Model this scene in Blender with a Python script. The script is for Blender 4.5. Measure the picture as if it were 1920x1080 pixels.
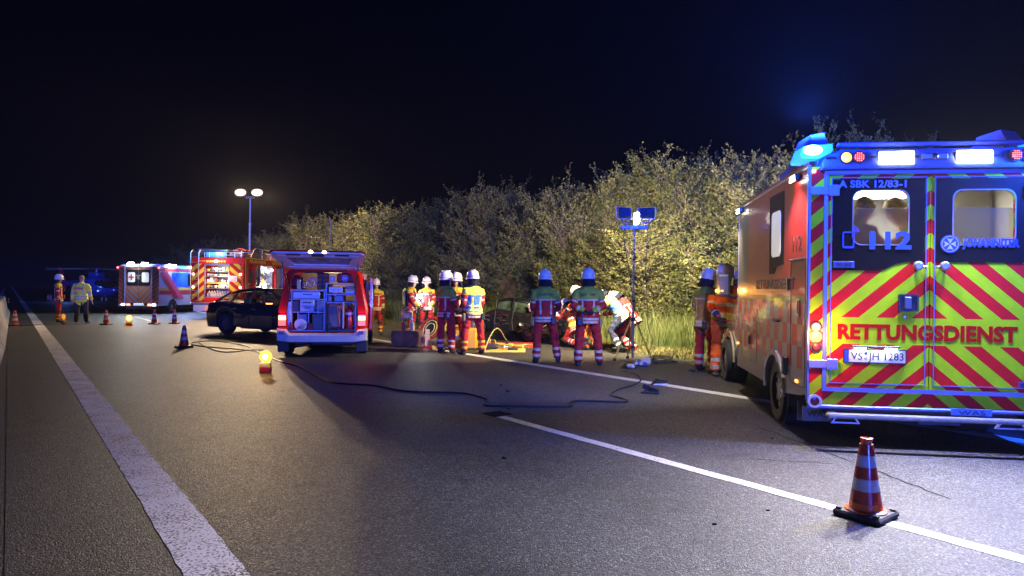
import bpy, bmesh, math, random
import numpy as np
from mathutils import Vector, Matrix, noise

for _o in list(bpy.data.objects):
    bpy.data.objects.remove(_o)
S = bpy.context.scene
COL = S.collection
R = math.radians
USE_HAZE = True

# ------------------------------------------------------------ camera
EYE = 1.55
FOC = 1270.0            # focal length in pixels of the 1920 px wide photograph
ROLL = math.atan(.012)
cam_d = bpy.data.cameras.new("camera")
cam = bpy.data.objects.new("camera", cam_d)
COL.objects.link(cam)
cam_d.sensor_width = 36
cam_d.lens = 36 * FOC / 1920
cam_d.clip_start = .05
cam_d.clip_end = 2000
cam.matrix_world = Matrix.Translation((0, 0, EYE)) @ Matrix.Rotation(R(90), 4, 'X') @ Matrix.Rotation(ROLL, 4, 'Z')
S.camera = cam
S.view_settings.view_transform = 'Standard'
S.view_settings.look = 'None'
S.view_settings.gamma = 1
S.view_settings.exposure = 2.0
S.cycles.use_denoising = True
S.cycles.max_bounces = 5
S.cycles.diffuse_bounces = 2
S.cycles.glossy_bounces = 3
S.cycles.transmission_bounces = 4
S.cycles.transparent_max_bounces = 8
S.cycles.volume_bounces = 0
S.cycles.sample_clamp_indirect = 3
S.cycles.sample_clamp_direct = 40
S.cycles.caustics_reflective = False
S.cycles.caustics_refractive = False

# ------------------------------------------------------------ night sky
W = bpy.data.worlds.new("World")
S.world = W
W.use_nodes = True
wn = W.node_tree.nodes
wl = W.node_tree.links
wn.clear()
w_out = wn.new('ShaderNodeOutputWorld')
w_bg = wn.new('ShaderNodeBackground')
w_sky = wn.new('ShaderNodeTexSky')
w_sky.sky_type = 'NISHITA'
w_sky.sun_disc = False
w_sky.sun_elevation = R(-4)
w_sky.sun_rotation = R(200)
w_mix = wn.new('ShaderNodeMixRGB')
w_mix.blend_type = 'ADD'
w_mix.inputs[0].default_value = .008
w_mix.inputs[1].default_value = (.0004, .0007, .0070, 1)
wl.new(w_sky.outputs[0], w_mix.inputs[2])
wl.new(w_mix.outputs[0], w_bg.inputs[0])
w_bg.inputs[1].default_value = .15
wl.new(w_bg.outputs[0], w_out.inputs[0])

sun_d = bpy.data.lights.new("sun", 'SUN')
sun_d.energy = .62
sun_d.angle = R(5)
sun_d.color = (.035, .09, 1)
sun = bpy.data.objects.new("sun", sun_d)
COL.objects.link(sun)
_dir = Vector((-.12, .98, -.07)).normalized()      # light travels away from the camera and down
sun.rotation_euler = _dir.to_track_quat('-Z', 'Y').to_euler()

# ------------------------------------------------------------ places
def G(px, py, h=0.0):
    """a pixel of the photograph to the ground point under it"""
    du, dv = px - 960, py - 540
    c, s = math.cos(ROLL), math.sin(ROLL)
    u = c * du + s * dv
    v = -s * du + c * dv
    return Vector(((EYE - h) * u / v, (EYE - h) * FOC / v, h))

RA = R(36.65)
RD = Vector((-math.sin(RA), math.cos(RA), 0))     # along the road
RN = Vector((math.cos(RA), math.sin(RA), 0))      # across it, to the right
def P(s, l, z=0.0):
    return Vector((RD.x * s + RN.x * l, RD.y * s + RN.y * l, z))

# ------------------------------------------------------------ materials
MATS = {}
def mat(name, col=(.5, .5, .5), rough=.5, metal=0., emit=None, es=1., bump=None, vary=None, alpha=None, trans=None, coat=0., spec=None):
    if name in MATS:
        return MATS[name]
    m = bpy.data.materials.new(name)
    m.use_nodes = True
    nt = m.node_tree
    b = nt.nodes['Principled BSDF']
    b.inputs['Base Color'].default_value = (*col, 1)
    b.inputs['Roughness'].default_value = rough
    b.inputs['Metallic'].default_value = metal
    if spec is not None:
        b.inputs['Specular IOR Level'].default_value = spec
    if coat:
        b.inputs['Coat Weight'].default_value = coat
        b.inputs['Coat Roughness'].default_value = .06
    if emit:
        b.inputs['Emission Color'].default_value = (*emit, 1)
        b.inputs['Emission Strength'].default_value = es
    if trans:
        b.inputs['Transmission Weight'].default_value = trans
        b.inputs['IOR'].default_value = 1.05
    if alpha is not None:
        b.inputs['Alpha'].default_value = alpha
    if vary or bump:
        tc = nt.nodes.new('ShaderNodeTexCoord')
    if vary:                                   # (scale, amount)
        n = nt.nodes.new('ShaderNodeTexNoise')
        n.inputs['Scale'].default_value = vary[0]
        n.inputs['Detail'].default_value = 4
        nt.links.new(tc.outputs['Object'], n.inputs['Vector'])
        r = nt.nodes.new('ShaderNodeValToRGB')
        a = vary[1]
        r.color_ramp.elements[0].position = .3
        r.color_ramp.elements[1].position = .7
        r.color_ramp.elements[0].color = (*[c * (1 - a) for c in col], 1)
        r.color_ramp.elements[1].color = (*[min(1, c * (1 + a)) for c in col], 1)
        nt.links.new(n.outputs['Fac'], r.inputs[0])
        nt.links.new(r.outputs[0], b.inputs['Base Color'])
    if bump:                                   # (scale, strength, distance)
        n2 = nt.nodes.new('ShaderNodeTexNoise')
        n2.inputs['Scale'].default_value = bump[0]
        n2.inputs['Detail'].default_value = 3
        nt.links.new(tc.outputs['Object'], n2.inputs['Vector'])
        bp = nt.nodes.new('ShaderNodeBump')
        bp.inputs['Strength'].default_value = bump[1]
        bp.inputs['Distance'].default_value = bump[2] if len(bump) > 2 else .01
        nt.links.new(n2.outputs['Fac'], bp.inputs['Height'])
        nt.links.new(bp.outputs[0], b.inputs['Normal'])
    MATS[name] = m
    return m

def math_node(nt, op, a, b=None):
    n = nt.nodes.new('ShaderNodeMath')
    n.operation = op
    for i, x in enumerate((a, b)):
        if x is None:
            continue
        if isinstance(x, (int, float)):
            n.inputs[i].default_value = x
        else:
            nt.links.new(x, n.inputs[i])
    return n.outputs[0]

def stripe_mat(name, c1, c2, kz, kx, mirror=True, off=0., band=None, rough=.35, axis='X', width=.5):
    """diagonal warning stripes in object space; band = (z0, z1) left in colour one"""
    if name in MATS:
        return MATS[name]
    m = bpy.data.materials.new(name)
    m.use_nodes = True
    nt = m.node_tree
    b = nt.nodes['Principled BSDF']
    b.inputs['Roughness'].default_value = .55
    b.inputs['Specular IOR Level'].default_value = .12
    tc = nt.nodes.new('ShaderNodeTexCoord')
    sp = nt.nodes.new('ShaderNodeSeparateXYZ')
    nt.links.new(tc.outputs['Object'], sp.inputs[0])
    x = sp.outputs[axis]
    if mirror:
        x = math_node(nt, 'ABSOLUTE', x)
    s = math_node(nt, 'ADD', math_node(nt, 'MULTIPLY', sp.outputs['Z'], kz), math_node(nt, 'MULTIPLY', x, kx))
    s = math_node(nt, 'ADD', s, 50 + off)
    f = math_node(nt, 'LESS_THAN', math_node(nt, 'FRACT', s), width)
    if band:
        lo = math_node(nt, 'LESS_THAN', sp.outputs['Z'], band[0])
        hi = math_node(nt, 'GREATER_THAN', sp.outputs['Z'], band[1])
        f = math_node(nt, 'MULTIPLY', f, math_node(nt, 'ADD', lo, hi))
    mx = nt.nodes.new('ShaderNodeMixRGB')
    mx.inputs[1].default_value = (*c1, 1)
    mx.inputs[2].default_value = (*c2, 1)
    nt.links.new(f, mx.inputs[0])
    n = nt.nodes.new('ShaderNodeTexNoise')
    n.inputs['Scale'].default_value = 9
    n.inputs['Detail'].default_value = 6
    nt.links.new(tc.outputs['Object'], n.inputs['Vector'])
    d = nt.nodes.new('ShaderNodeMixRGB')
    d.blend_type = 'MULTIPLY'
    d.inputs[0].default_value = .35
    nt.links.new(mx.outputs[0], d.inputs[1])
    nt.links.new(n.outputs['Fac'], d.inputs[2])
    nt.links.new(d.outputs[0], b.inputs['Base Color'])
    MATS[name] = m
    return m

# ------------------------------------------------------------ mesh builder
class MB:
    def __init__(s):
        s.bm = bmesh.new()

    def box(s, x0, x1, y0, y1, z0, z1, bev=0., seg=1, rot=None):
        if x0 > x1: x0, x1 = x1, x0
        if y0 > y1: y0, y1 = y1, y0
        if z0 > z1: z0, z1 = z1, z0
        r = bmesh.ops.create_cube(s.bm, size=1)
        vs = r['verts']
        c = Vector(((x0 + x1) / 2, (y0 + y1) / 2, (z0 + z1) / 2))
        d = Vector((x1 - x0, y1 - y0, z1 - z0))
        for v in vs:
            v.co = Vector((v.co.x * d.x, v.co.y * d.y, v.co.z * d.z))
        if bev:
            es = list({e for v in vs for e in v.link_edges})
            rr = bmesh.ops.bevel(s.bm, geom=es, offset=min(bev, min(d) * .45), segments=seg, affect='EDGES', profile=.5)
            vs = list({v for f in rr['faces'] for v in f.verts} | {v for v in vs if v.is_valid})
        for v in vs:
            if rot is not None:
                v.co = rot @ v.co
            v.co += c
        return s

    def prism(s, pts, a, b, axis='x'):
        """extrude polygon (two coordinates) along an axis from a to b"""
        def mk(p, t):
            if axis == 'x': return (t, p[0], p[1])
            if axis == 'y': return (p[0], t, p[1])
            return (p[0], p[1], t)
        va = [s.bm.verts.new(mk(p, a)) for p in pts]
        vb = [s.bm.verts.new(mk(p, b)) for p in pts]
        n = len(pts)
        s.bm.faces.new(va)
        s.bm.faces.new(vb[::-1])
        for i in range(n):
            s.bm.faces.new((va[i], vb[i], vb[(i + 1) % n], va[(i + 1) % n]))
        return s

    def ring(s, outer, inner, a, b, axis='y'):
        """panel with a hole, thickness a..b; outlines must both be star shaped about the hole's centre"""
        cx = sum(p[0] for p in inner) / len(inner)
        cy = sum(p[1] for p in inner) / len(inner)
        angs = sorted({round(math.atan2(p[1] - cy, p[0] - cx), 5) for p in list(inner) + list(outer)})
        def hit(poly, an):
            dx, dy = math.cos(an), math.sin(an)
            best = None
            for i in range(len(poly)):
                ax, ay = poly[i][0] - cx, poly[i][1] - cy
                bx, by = poly[(i + 1) % len(poly)][0] - cx, poly[(i + 1) % len(poly)][1] - cy
                ex, ey = bx - ax, by - ay
                den = dx * ey - dy * ex
                if abs(den) < 1e-9: continue
                t = (ax * ey - ay * ex) / den
                u = (ax * dy - ay * dx) / den
                if t > 0 and -1e-4 <= u <= 1 + 1e-4 and (best is None or t > best):
                    best = t
            best = best or .01
            return (cx + dx * best, cy + dy * best)
        def mk(p, t):
            if axis == 'x': return (t, p[0], p[1])
            if axis == 'y': return (p[0], t, p[1])
            return (p[0], p[1], t)
        O = [hit(outer, x) for x in angs]
        I = [hit(inner, x) for x in angs]
        n = len(angs)
        vo, vi = [s.bm.verts.new(mk(p, a)) for p in O], [s.bm.verts.new(mk(p, a)) for p in I]
        wo, wi = [s.bm.verts.new(mk(p, b)) for p in O], [s.bm.verts.new(mk(p, b)) for p in I]
        for i in range(n):
            j = (i + 1) % n
            s.bm.faces.new((vo[i], vo[j], vi[j], vi[i]))
            s.bm.faces.new((wo[i], wi[i], wi[j], wo[j]))
            s.bm.faces.new((vo[i], wo[i], wo[j], vo[j]))
            s.bm.faces.new((vi[i], vi[j], wi[j], wi[i]))
        return s

    def loft(s, rings, cap=True, closed=True):
        vr = [[s.bm.verts.new(p) for p in r] for r in rings]
        n = len(rings[0])
        for a, b in zip(vr, vr[1:]):
            for i in range(n if closed else n - 1):
                j = (i + 1) % n
                s.bm.faces.new((a[i], a[j], b[j], b[i]))
        if cap:
            s.bm.faces.new(vr[0][::-1])
            s.bm.faces.new(vr[-1])
        return s

    def limb(s, pts, rad, side=(1, 0, 0), n=10, cap=True):
        pts = [Vector(p) for p in pts]
        side = Vector(side)
        rings = []
        for i, p in enumerate(pts):
            a = pts[max(i - 1, 0)]
            b = pts[min(i + 1, len(pts) - 1)]
            t = (b - a)
            t = t.normalized() if t.length > 1e-9 else Vector((0, 0, 1))
            sx = side - t * side.dot(t)
            if sx.length < 1e-3:
                sx = Vector((0, 1, .01)) - t * t.y
            sx.normalize()
            sy = t.cross(sx)
            r = rad[i] if isinstance(rad, (list, tuple)) else rad
            rx, ry = r if isinstance(r, (list, tuple)) else (r, r)
            rings.append([p + sx * (math.cos(k * 2 * math.pi / n) * rx) + sy * (math.sin(k * 2 * math.pi / n) * ry) for k in range(n)])
        return s.loft(rings, cap)

    def cyl(s, a, b, r, n=14, r2=None):
        return s.limb([a, b], [r, r if r2 is None else r2], n=n, side=(.31, .2, .93))

    def lathe(s, prof, c=(0, 0, 0), n=20, axis='z', sx=1., sy=1., hollow=False):
        c = Vector(c)
        if hollow: prof = list(prof) + [prof[0]]
        rings = []
        for r, h in prof:
            r = max(r, .0004)
            rr = []
            for k in range(n):
                a = 2 * math.pi * k / n
                u, v = r * math.cos(a) * sx, r * math.sin(a) * sy
                q = (u, v, h) if axis == 'z' else ((h, u, v) if axis == 'x' else (v, h, u))
                rr.append(c + Vector(q))
            rings.append(rr)
        return s.loft(rings, not hollow)

    def ball(s, c, rx, ry=None, rz=None, n=12, m=8):
        ry, rz = ry or rx, rz or rx
        prof = [(math.sin(math.pi * i / m), -math.cos(math.pi * i / m)) for i in range(m + 1)]
        rings = []
        for r, h in prof:
            r = max(r, .01)
            rings.append([Vector(c) + Vector((rx * r * math.cos(2 * math.pi * k / n), ry * r * math.sin(2 * math.pi * k / n), rz * h)) for k in range(n)])
        return s.loft(rings)

    def quad(s, a, b, c, d):
        s.bm.faces.new([s.bm.verts.new(p) for p in (a, b, c, d)])
        return s

    def done(s, name, m, parent=None, smooth=False, loc=None):
        s.bm.normal_update()
        bmesh.ops.recalc_face_normals(s.bm, faces=s.bm.faces[:])
        me = bpy.data.meshes.new(name)
        s.bm.to_mesh(me)
        s.bm.free()
        return link(name, me, m, parent, smooth, loc)

def link(name, me, m, parent=None, smooth=False, loc=None):
    o = bpy.data.objects.new(name, me)
    COL.objects.link(o)
    if m is not None and not me.materials:
        me.materials.append(m)
    if smooth:
        me.polygons.foreach_set('use_smooth', [True] * len(me.polygons))
        if smooth != 'all':
            try:
                me.set_sharp_from_angle(angle=R(38))
            except Exception:
                pass
    if parent is not None:
        o.parent = parent
    if loc is not None:
        o.location = loc
    return o

def thing(name, label, cat, loc=(0, 0, 0), heading=0., group=None):
    o = bpy.data.objects.new(name, None)
    COL.objects.link(o)
    o.empty_display_size = .2
    o.location = loc
    o.rotation_euler = (0, 0, -R(heading))
    o['label'] = label
    o['category'] = cat
    if group:
        o['group'] = group
    return o

def tag(o, label, cat, group=None):
    o['label'] = label
    o['category'] = cat
    if group:
        o['group'] = group
    return o

def kind(o, k):
    o['kind'] = k
    return o

def copy_tree(o, parent=None):
    c = o.copy()
    COL.objects.link(c)
    c.parent = parent
    for ch in list(KIDS.get(o.name, [])):
        copy_tree(ch, c)
    return c
KIDS = {}
def index_kids():
    KIDS.clear()
    for o in bpy.data.objects:
        if o.parent:
            KIDS.setdefault(o.parent.name, []).append(o)

def text(name, body, m, parent, loc, size, width=None, rot=(90, 0, 0), bold=.0, align='CENTER', th=.0015):
    """lettering as real flat glyphs; size = cap height in metres, width squeezes the line"""
    cu = bpy.data.curves.new(name, 'FONT')
    cu.body = body
    cu.size = size / .72
    cu.align_x = align
    cu.offset = bold
    cu.extrude = th
    cu.resolution_u = 3
    cu.space_character = 1.02
    o = bpy.data.objects.new(name, cu)
    COL.objects.link(o)
    me = bpy.data.meshes.new_from_object(o)
    xs = [v.co.x for v in me.vertices]
    w = max(xs) - min(xs)
    if align == 'CENTER':
        mid = (max(xs) + min(xs)) / 2
        for v in me.vertices:
            v.co.x -= mid
    bpy.data.objects.remove(o)
    if width and w > 0:
        k = width / w
        for v in me.vertices:
            v.co.x *= k
    me.name = name
    me.materials.clear()
    q = link(name, me, m, parent, False, loc)
    q.rotation_euler = tuple(R(a) for a in rot)
    return q

def lamp(name, typ, parent, loc, power, col, aim=None, spot=None, size=.05, blend=.5):
    d = bpy.data.lights.new(name, typ)
    d.energy = power
    d.color = col
    if typ == 'AREA':
        d.size = size
    else:
        d.shadow_soft_size = size
    if typ == 'SPOT':
        d.spot_size = R(spot)
        d.spot_blend = blend
    o = bpy.data.objects.new(name, d)
    COL.objects.link(o)
    o.parent = parent
    o.location = loc
    if aim is not None:
        o.rotation_euler = Vector(aim).normalized().to_track_quat('-Z', 'Y').to_euler()
    return o

def rrect(x0, x1, z0, z1, r, n=5):
    pts = []
    for cx, cz, a0 in ((x1 - r, z1 - r, 0), (x0 + r, z1 - r, 90), (x0 + r, z0 + r, 180), (x1 - r, z0 + r, 270)):
        for k in range(n + 1):
            a = R(a0 + 90 * k / n)
            pts.append((cx + r * math.cos(a), cz + r * math.sin(a)))
    return pts

def wheel(parent, x, y, r, w, rim_mat=None, spokes=7, side=1, name='wheel', zc=None):
    """tyre with a rim set into it; side +1 has its face to +x"""
    zc = r if zc is None else zc
    t = MB().lathe([(r * .62, -w / 2), (r * .93, -w / 2), (r, -w * .36), (r, w * .36), (r * .93, w / 2), (r * .62, w / 2)], (x, y, zc), 28, 'x', hollow=True).done(name, mat('tyre rubber', (.018, .018, .02), .75, bump=(60, .3, .004)), parent, True)
    m = MB()
    f = x + side * w * .36
    m.lathe([(r * .61, -w * .3), (r * .61, w * .3), (r * .56, w * .3), (r * .55, -w * .3)], (x, y, zc), 28, 'x', hollow=True)
    m.lathe([(r * .57, -.004), (.001, -.004)], (x, y, zc), 24, 'x')
    for k in range(spokes):
        a = 2 * math.pi * k / spokes + .3
        c, s_ = math.cos(a), math.sin(a)
        m.limb([(f, y + c * r * .08, zc + s_ * r * .08), (f - side * .015, y + c * r * .57, zc + s_ * r * .57)], [(.012, r * .07), (.012, r * .1)], side=(1, 0, 0), n=6)
    m.lathe([(r * .16, -.01), (r * .16, .02), (r * .1, .03)], (f, y, zc), 14, 'x')
    m.done('rim', rim_mat or mat('wheel alloy', (.35, .35, .36), .35, .8), t, True)
    return t

def arch_line(y0, y1, zb, wheels, r, zc, n=10):
    """bottom outline from y0 to y1 with round wheel openings"""
    pts = [(y0, zb)]
    for yc in wheels:
        half = math.sqrt(max(r * r - (zb - zc) ** 2, 0))
        a0 = math.atan2(zb - zc, -half)
        a1 = math.atan2(zb - zc, half)
        if a0 < 0: a0 += 2 * math.pi
        for k in range(n + 1):
            a = a0 + (a1 - a0) * k / n
            pts.append((yc + r * math.cos(a), zc + r * math.sin(a)))
    pts.append((y1, zb))
    return pts

RUBBER = mat('black rubber', (.015, .015, .017), .6, bump=(80, .3, .003))
CHROME = mat('bright metal', (.6, .6, .62), .22, 1.)
ALU = mat('brushed aluminium', (.42, .43, .46), .38, .85, vary=(14, .12))
BLACKP = mat('black plastic', (.02, .02, .022), .45, vary=(20, .2))
GLASS_D = mat('dark glass', (.012, .014, .018), .06, spec=.8)
WHITEP = mat('white paint', (.75, .75, .76), .3, vary=(3, .06), coat=.4)
RETRO = mat('silver reflective tape', (.45, .46, .4), .5, vary=(30, .15))
E_WHITE = mat('lit white lamp', (.9, .9, .9), .3, emit=(.88, .94, 1), es=14)
E_WARM = mat('lit warm lamp', (.9, .8, .6), .3, emit=(1, .62, .25), es=16)
E_RED = mat('lit red lamp', (.6, .02, .01), .3, emit=(1, .06, .02), es=1.4)
E_REDSOFT = mat('lit tail lamp', (.6, .04, .02), .3, emit=(1, .10, .03), es=.5)
E_AMB = mat('lit amber lamp', (.9, .4, .05), .3, emit=(1, .34, .04), es=1.6)
E_BLUE = mat('lit blue beacon', (.05, .2, .9), .2, emit=(.01, .16, 1), es=.9)
E_CYAN = mat('lit beacon core', (.3, .7, 1), .2, emit=(.35, .8, 1), es=5)
RED_OFF = mat('red lamp glass', (.35, .01, .01), .2, vary=(60, .2))
# ------------------------------------------------------------ ground, road, markings
def sheet(name, quad_sl, z, m, nx=1, ny=1):
    """quad_sl: (s0, s1, l0, l1) in road coordinates"""
    s0, s1, l0, l1 = quad_sl
    mb = MB()
    vs = [[mb.bm.verts.new(P(s0 + (s1 - s0) * i / nx, l0 + (l1 - l0) * j / ny, z)) for j in range(ny + 1)] for i in range(nx + 1)]
    for i in range(nx):
        for j in range(ny):
            mb.bm.faces.new((vs[i][j], vs[i][j + 1], vs[i + 1][j + 1], vs[i + 1][j]))
    return kind(mb.done(name, m), 'structure')

def asphalt(name, base, lo, hi, tint=(1, 1, 1), rough=(.42, .72)):
    m = bpy.data.materials.new(name)
    m.use_nodes = True
    nt = m.node_tree
    L = nt.links.new
    b = nt.nodes['Principled BSDF']
    tc = nt.nodes.new('ShaderNodeTexCoord')
    n1 = nt.nodes.new('ShaderNodeTexNoise'); n1.inputs['Scale'].default_value = 95; n1.inputs['Detail'].default_value = 2
    n1.inputs['Roughness'].default_value = .7
    vo = nt.nodes.new('ShaderNodeTexVoronoi'); vo.inputs['Scale'].default_value = 104
    n2 = nt.nodes.new('ShaderNodeTexNoise'); n2.inputs['Scale'].default_value = .35; n2.inputs['Detail'].default_value = 5
    n3 = nt.nodes.new('ShaderNodeTexNoise'); n3.inputs['Scale'].default_value = 4; n3.inputs['Detail'].default_value = 4
    for n in (n1, vo, n2, n3):
        L(tc.outputs['Object'], n.inputs['Vector'])
    sp = nt.nodes.new('ShaderNodeSeparateColor')
    L(vo.outputs['Color'], sp.inputs[0])
    r = nt.nodes.new('ShaderNodeValToRGB')
    e = r.color_ramp.elements
    e[0].position, e[1].position = .05, .97
    e[0].color = (*[lo * t for t in tint], 1)
    e[1].color = (*[hi * t for t in tint], 1)
    k = e.new(.6); k.color = (*[base * t for t in tint], 1)
    k = e.new(.85); k.color = (*[base * 1.35 * t for t in tint], 1)
    L(sp.outputs[0], r.inputs[0])
    # worn patches and wheel tracks
    r2 = nt.nodes.new('ShaderNodeMapRange')
    r2.inputs['From Min'].default_value = .3; r2.inputs['From Max'].default_value = .7
    r2.inputs['To Min'].default_value = .78; r2.inputs['To Max'].default_value = 1.16
    L(n2.outputs['Fac'], r2.inputs['Value'])
    r3 = nt.nodes.new('ShaderNodeMapRange')
    r3.inputs['From Min'].default_value = .3; r3.inputs['From Max'].default_value = .7
    r3.inputs['To Min'].default_value = .88; r3.inputs['To Max'].default_value = 1.1
    L(n3.outputs['Fac'], r3.inputs['Value'])
    v = math_node(nt, 'MULTIPLY', r2.outputs[0], r3.outputs[0])
    # wheel tracks run along the lanes, oil drips down their middle
    dp = nt.nodes.new('ShaderNodeVectorMath'); dp.operation = 'DOT_PRODUCT'
    L(tc.outputs['Object'], dp.inputs[0]); dp.inputs[1].default_value = (RN.x, RN.y, 0)
    nl = nt.nodes.new('ShaderNodeTexNoise'); nl.inputs['Scale'].default_value = .8; L(tc.outputs['Object'], nl.inputs['Vector'])
    lat = math_node(nt, 'ADD', dp.outputs['Value'], math_node(nt, 'MULTIPLY', nl.outputs['Fac'], .35))
    co = math_node(nt, 'COSINE', math_node(nt, 'MULTIPLY', math_node(nt, 'SUBTRACT', lat, 2.0), 2 * math.pi / 1.88))
    v = math_node(nt, 'MULTIPLY', v, math_node(nt, 'ADD', math_node(nt, 'MULTIPLY', co, -.10), 1.0))
    st = nt.nodes.new('ShaderNodeTexNoise'); st.inputs['Scale'].default_value = 1.6; st.inputs['Detail'].default_value = 6; st.inputs['Distortion'].default_value = 1.2
    L(tc.outputs['Object'], st.inputs['Vector'])
    sr = nt.nodes.new('ShaderNodeMapRange'); sr.inputs['From Min'].default_value = .30; sr.inputs['From Max'].default_value = .38
    sr.inputs['To Min'].default_value = .62; sr.inputs['To Max'].default_value = 1
    L(st.outputs['Fac'], sr.inputs['Value'])
    v = math_node(nt, 'MULTIPLY', v, sr.outputs[0])
    mx = nt.nodes.new('ShaderNodeVectorMath'); mx.operation = 'SCALE'
    L(r.outputs[0], mx.inputs[0]); L(v, mx.inputs['Scale'])
    L(mx.outputs[0], b.inputs['Base Color'])
    rr = nt.nodes.new('ShaderNodeMapRange')
    rr.inputs['To Min'].default_value = rough[0]; rr.inputs['To Max'].default_value = rough[1]
    L(sp.outputs[1], rr.inputs['Value']); L(rr.outputs[0], b.inputs['Roughness'])
    h = math_node(nt, 'ADD', math_node(nt, 'MULTIPLY', vo.outputs['Distance'], -1.), n1.outputs['Fac'])
    bp = nt.nodes.new('ShaderNodeBump'); bp.inputs['Strength'].default_value = .75; bp.inputs['Distance'].default_value = .006
    L(h, bp.inputs['Height']); L(bp.outputs[0], b.inputs['Normal'])
    MATS[name] = m
    return m

def paint_mat(name, col, cover=.5, scale=120):
    """worn road paint: asphalt grain shows through the film"""
    m = bpy.data.materials.new(name)
    m.use_nodes = True
    nt = m.node_tree
    L = nt.links.new
    b = nt.nodes['Principled BSDF']
    tc = nt.nodes.new('ShaderNodeTexCoord')
    n = nt.nodes.new('ShaderNodeTexNoise'); n.inputs['Scale'].default_value = scale; n.inputs['Detail'].default_value = 3
    n2 = nt.nodes.new('ShaderNodeTexNoise'); n2.inputs['Scale'].default_value = 3; n2.inputs['Detail'].default_value = 5
    L(tc.outputs['Object'], n.inputs['Vector']); L(tc.outputs['Object'], n2.inputs['Vector'])
    s = math_node(nt, 'ADD', n.outputs['Fac'], math_node(nt, 'MULTIPLY', math_node(nt, 'SUBTRACT', n2.outputs['Fac'], .5), .35))
    r = nt.nodes.new('ShaderNodeValToRGB')
    e = r.color_ramp.elements
    e[0].position = cover - .07; e[0].color = (.07, .07, .075, 1)
    e[1].position = cover + .03; e[1].color = (*col, 1)
    L(s, r.inputs[0]); L(r.outputs[0], b.inputs['Base Color'])
    b.inputs['Roughness'].default_value = .6
    bp = nt.nodes.new('ShaderNodeBump'); bp.inputs['Strength'].default_value = .5; bp.inputs['Distance'].default_value = .004
    L(n.outputs['Fac'], bp.inputs['Height']); L(bp.outputs[0], b.inputs['Normal'])
    MATS[name] = m
    return m

ASPH = asphalt('lane asphalt', .055, .016, .21, (1, .985, .98))
ASPH2 = asphalt('shoulder asphalt', .045, .015, .16, (1, .93, .86))
soil = mat('verge soil and grass', (.06, .07, .025), .95, vary=(3, .5), bump=(12, .8, .05))
mb = MB()
mb.quad((-330, -110, -.09), (230, -110, -.09), (230, 340, -.09), (-330, 340, -.09))
kind(mb.done('ground', soil), 'structure')
sheet('road', (-60, 330, .0, 8.72), 0, ASPH, 40, 4)
sheet('hard_shoulder', (-60, 330, 8.72, 12.1), 0, ASPH2, 40, 2)
sheet('road_margin', (-60, 330, -14, .0), -.004, ASPH, 40, 2)
WP = paint_mat('worn white road paint', (.85, .83, .86), .46, 62)
WP2 = paint_mat('white road paint', (.60, .58, .53), .40, 60)
def line(s0, s1, l0, l1, m, name='edge_line', jit=.007):
    mb = MB(); rnd = random.Random(s0 * 7 + l0)
    n = int(max(8, (min(s1, 60) - s0) * 9))
    prev = None
    for i in range(n + 2):
        s_ = s0 + (min(s1, 60) - s0) * i / n if i <= n else s1
        if i > n and s1 <= 60: break
        cur = (mb.bm.verts.new(P(s_, l0 + rnd.uniform(-jit, jit), .004)), mb.bm.verts.new(P(s_, l1 + rnd.uniform(-jit, jit), .004)))
        if prev: mb.bm.faces.new((prev[0], prev[1], cur[1], cur[0]))
        prev = cur
    return kind(mb.done(name, m), 'structure')
line(-30, 300, .765, 1.055, WP)
line(-30, 300, 8.47, 8.70, WP2)
for a, b_ in ((.55, 6.6), (30.2, 36.2), (47, 53), (64, 70), (81, 87)):
    line(a, b_, 4.70, 4.83, WP2, 'lane_line', .005)
TAR = mat('tar seam', (.012, .012, .013), .95, spec=.05)
def strip(name, pts, w, z, m):
    mb = MB()
    vs = []
    for i, p in enumerate(pts):
        a = Vector(pts[max(i - 1, 0)]); b_ = Vector(pts[min(i + 1, len(pts) - 1)])
        t = (b_ - a).normalized(); nn = Vector((-t.y, t.x, 0)) * w * .5
        q = Vector((p[0], p[1], z))
        vs.append((mb.bm.verts.new(q + nn), mb.bm.verts.new(q - nn)))
    for a, b_ in zip(vs, vs[1:]):
        mb.bm.faces.new((a[0], b_[0], b_[1], a[1]))
    return kind(mb.done(name, m), 'structure')
sheet('tar_patch', (6.62, 6.92, 4.68, 4.98), .0035, TAR)
random.seed(4)
def wander(a, b_, n, amp):
    a, b_ = Vector(a[:2]).to_3d(), Vector(b_[:2]).to_3d()
    o = []
    for i in range(n + 1):
        o.append(a.lerp(b_, i / n) + Vector((random.uniform(-amp, amp), random.uniform(-amp, amp), 0)))
    return o
strip('road_crack', wander(G(1420, 800), G(1780, 935), 26, .02), .012, .003, TAR)
strip('road_crack', wander(G(1400, 860), G(1560, 870), 14, .02), .01, .003, TAR)
strip('road_joint', [P(-40, 8.735), P(200, 8.735)], .02, .0025, TAR)

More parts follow.
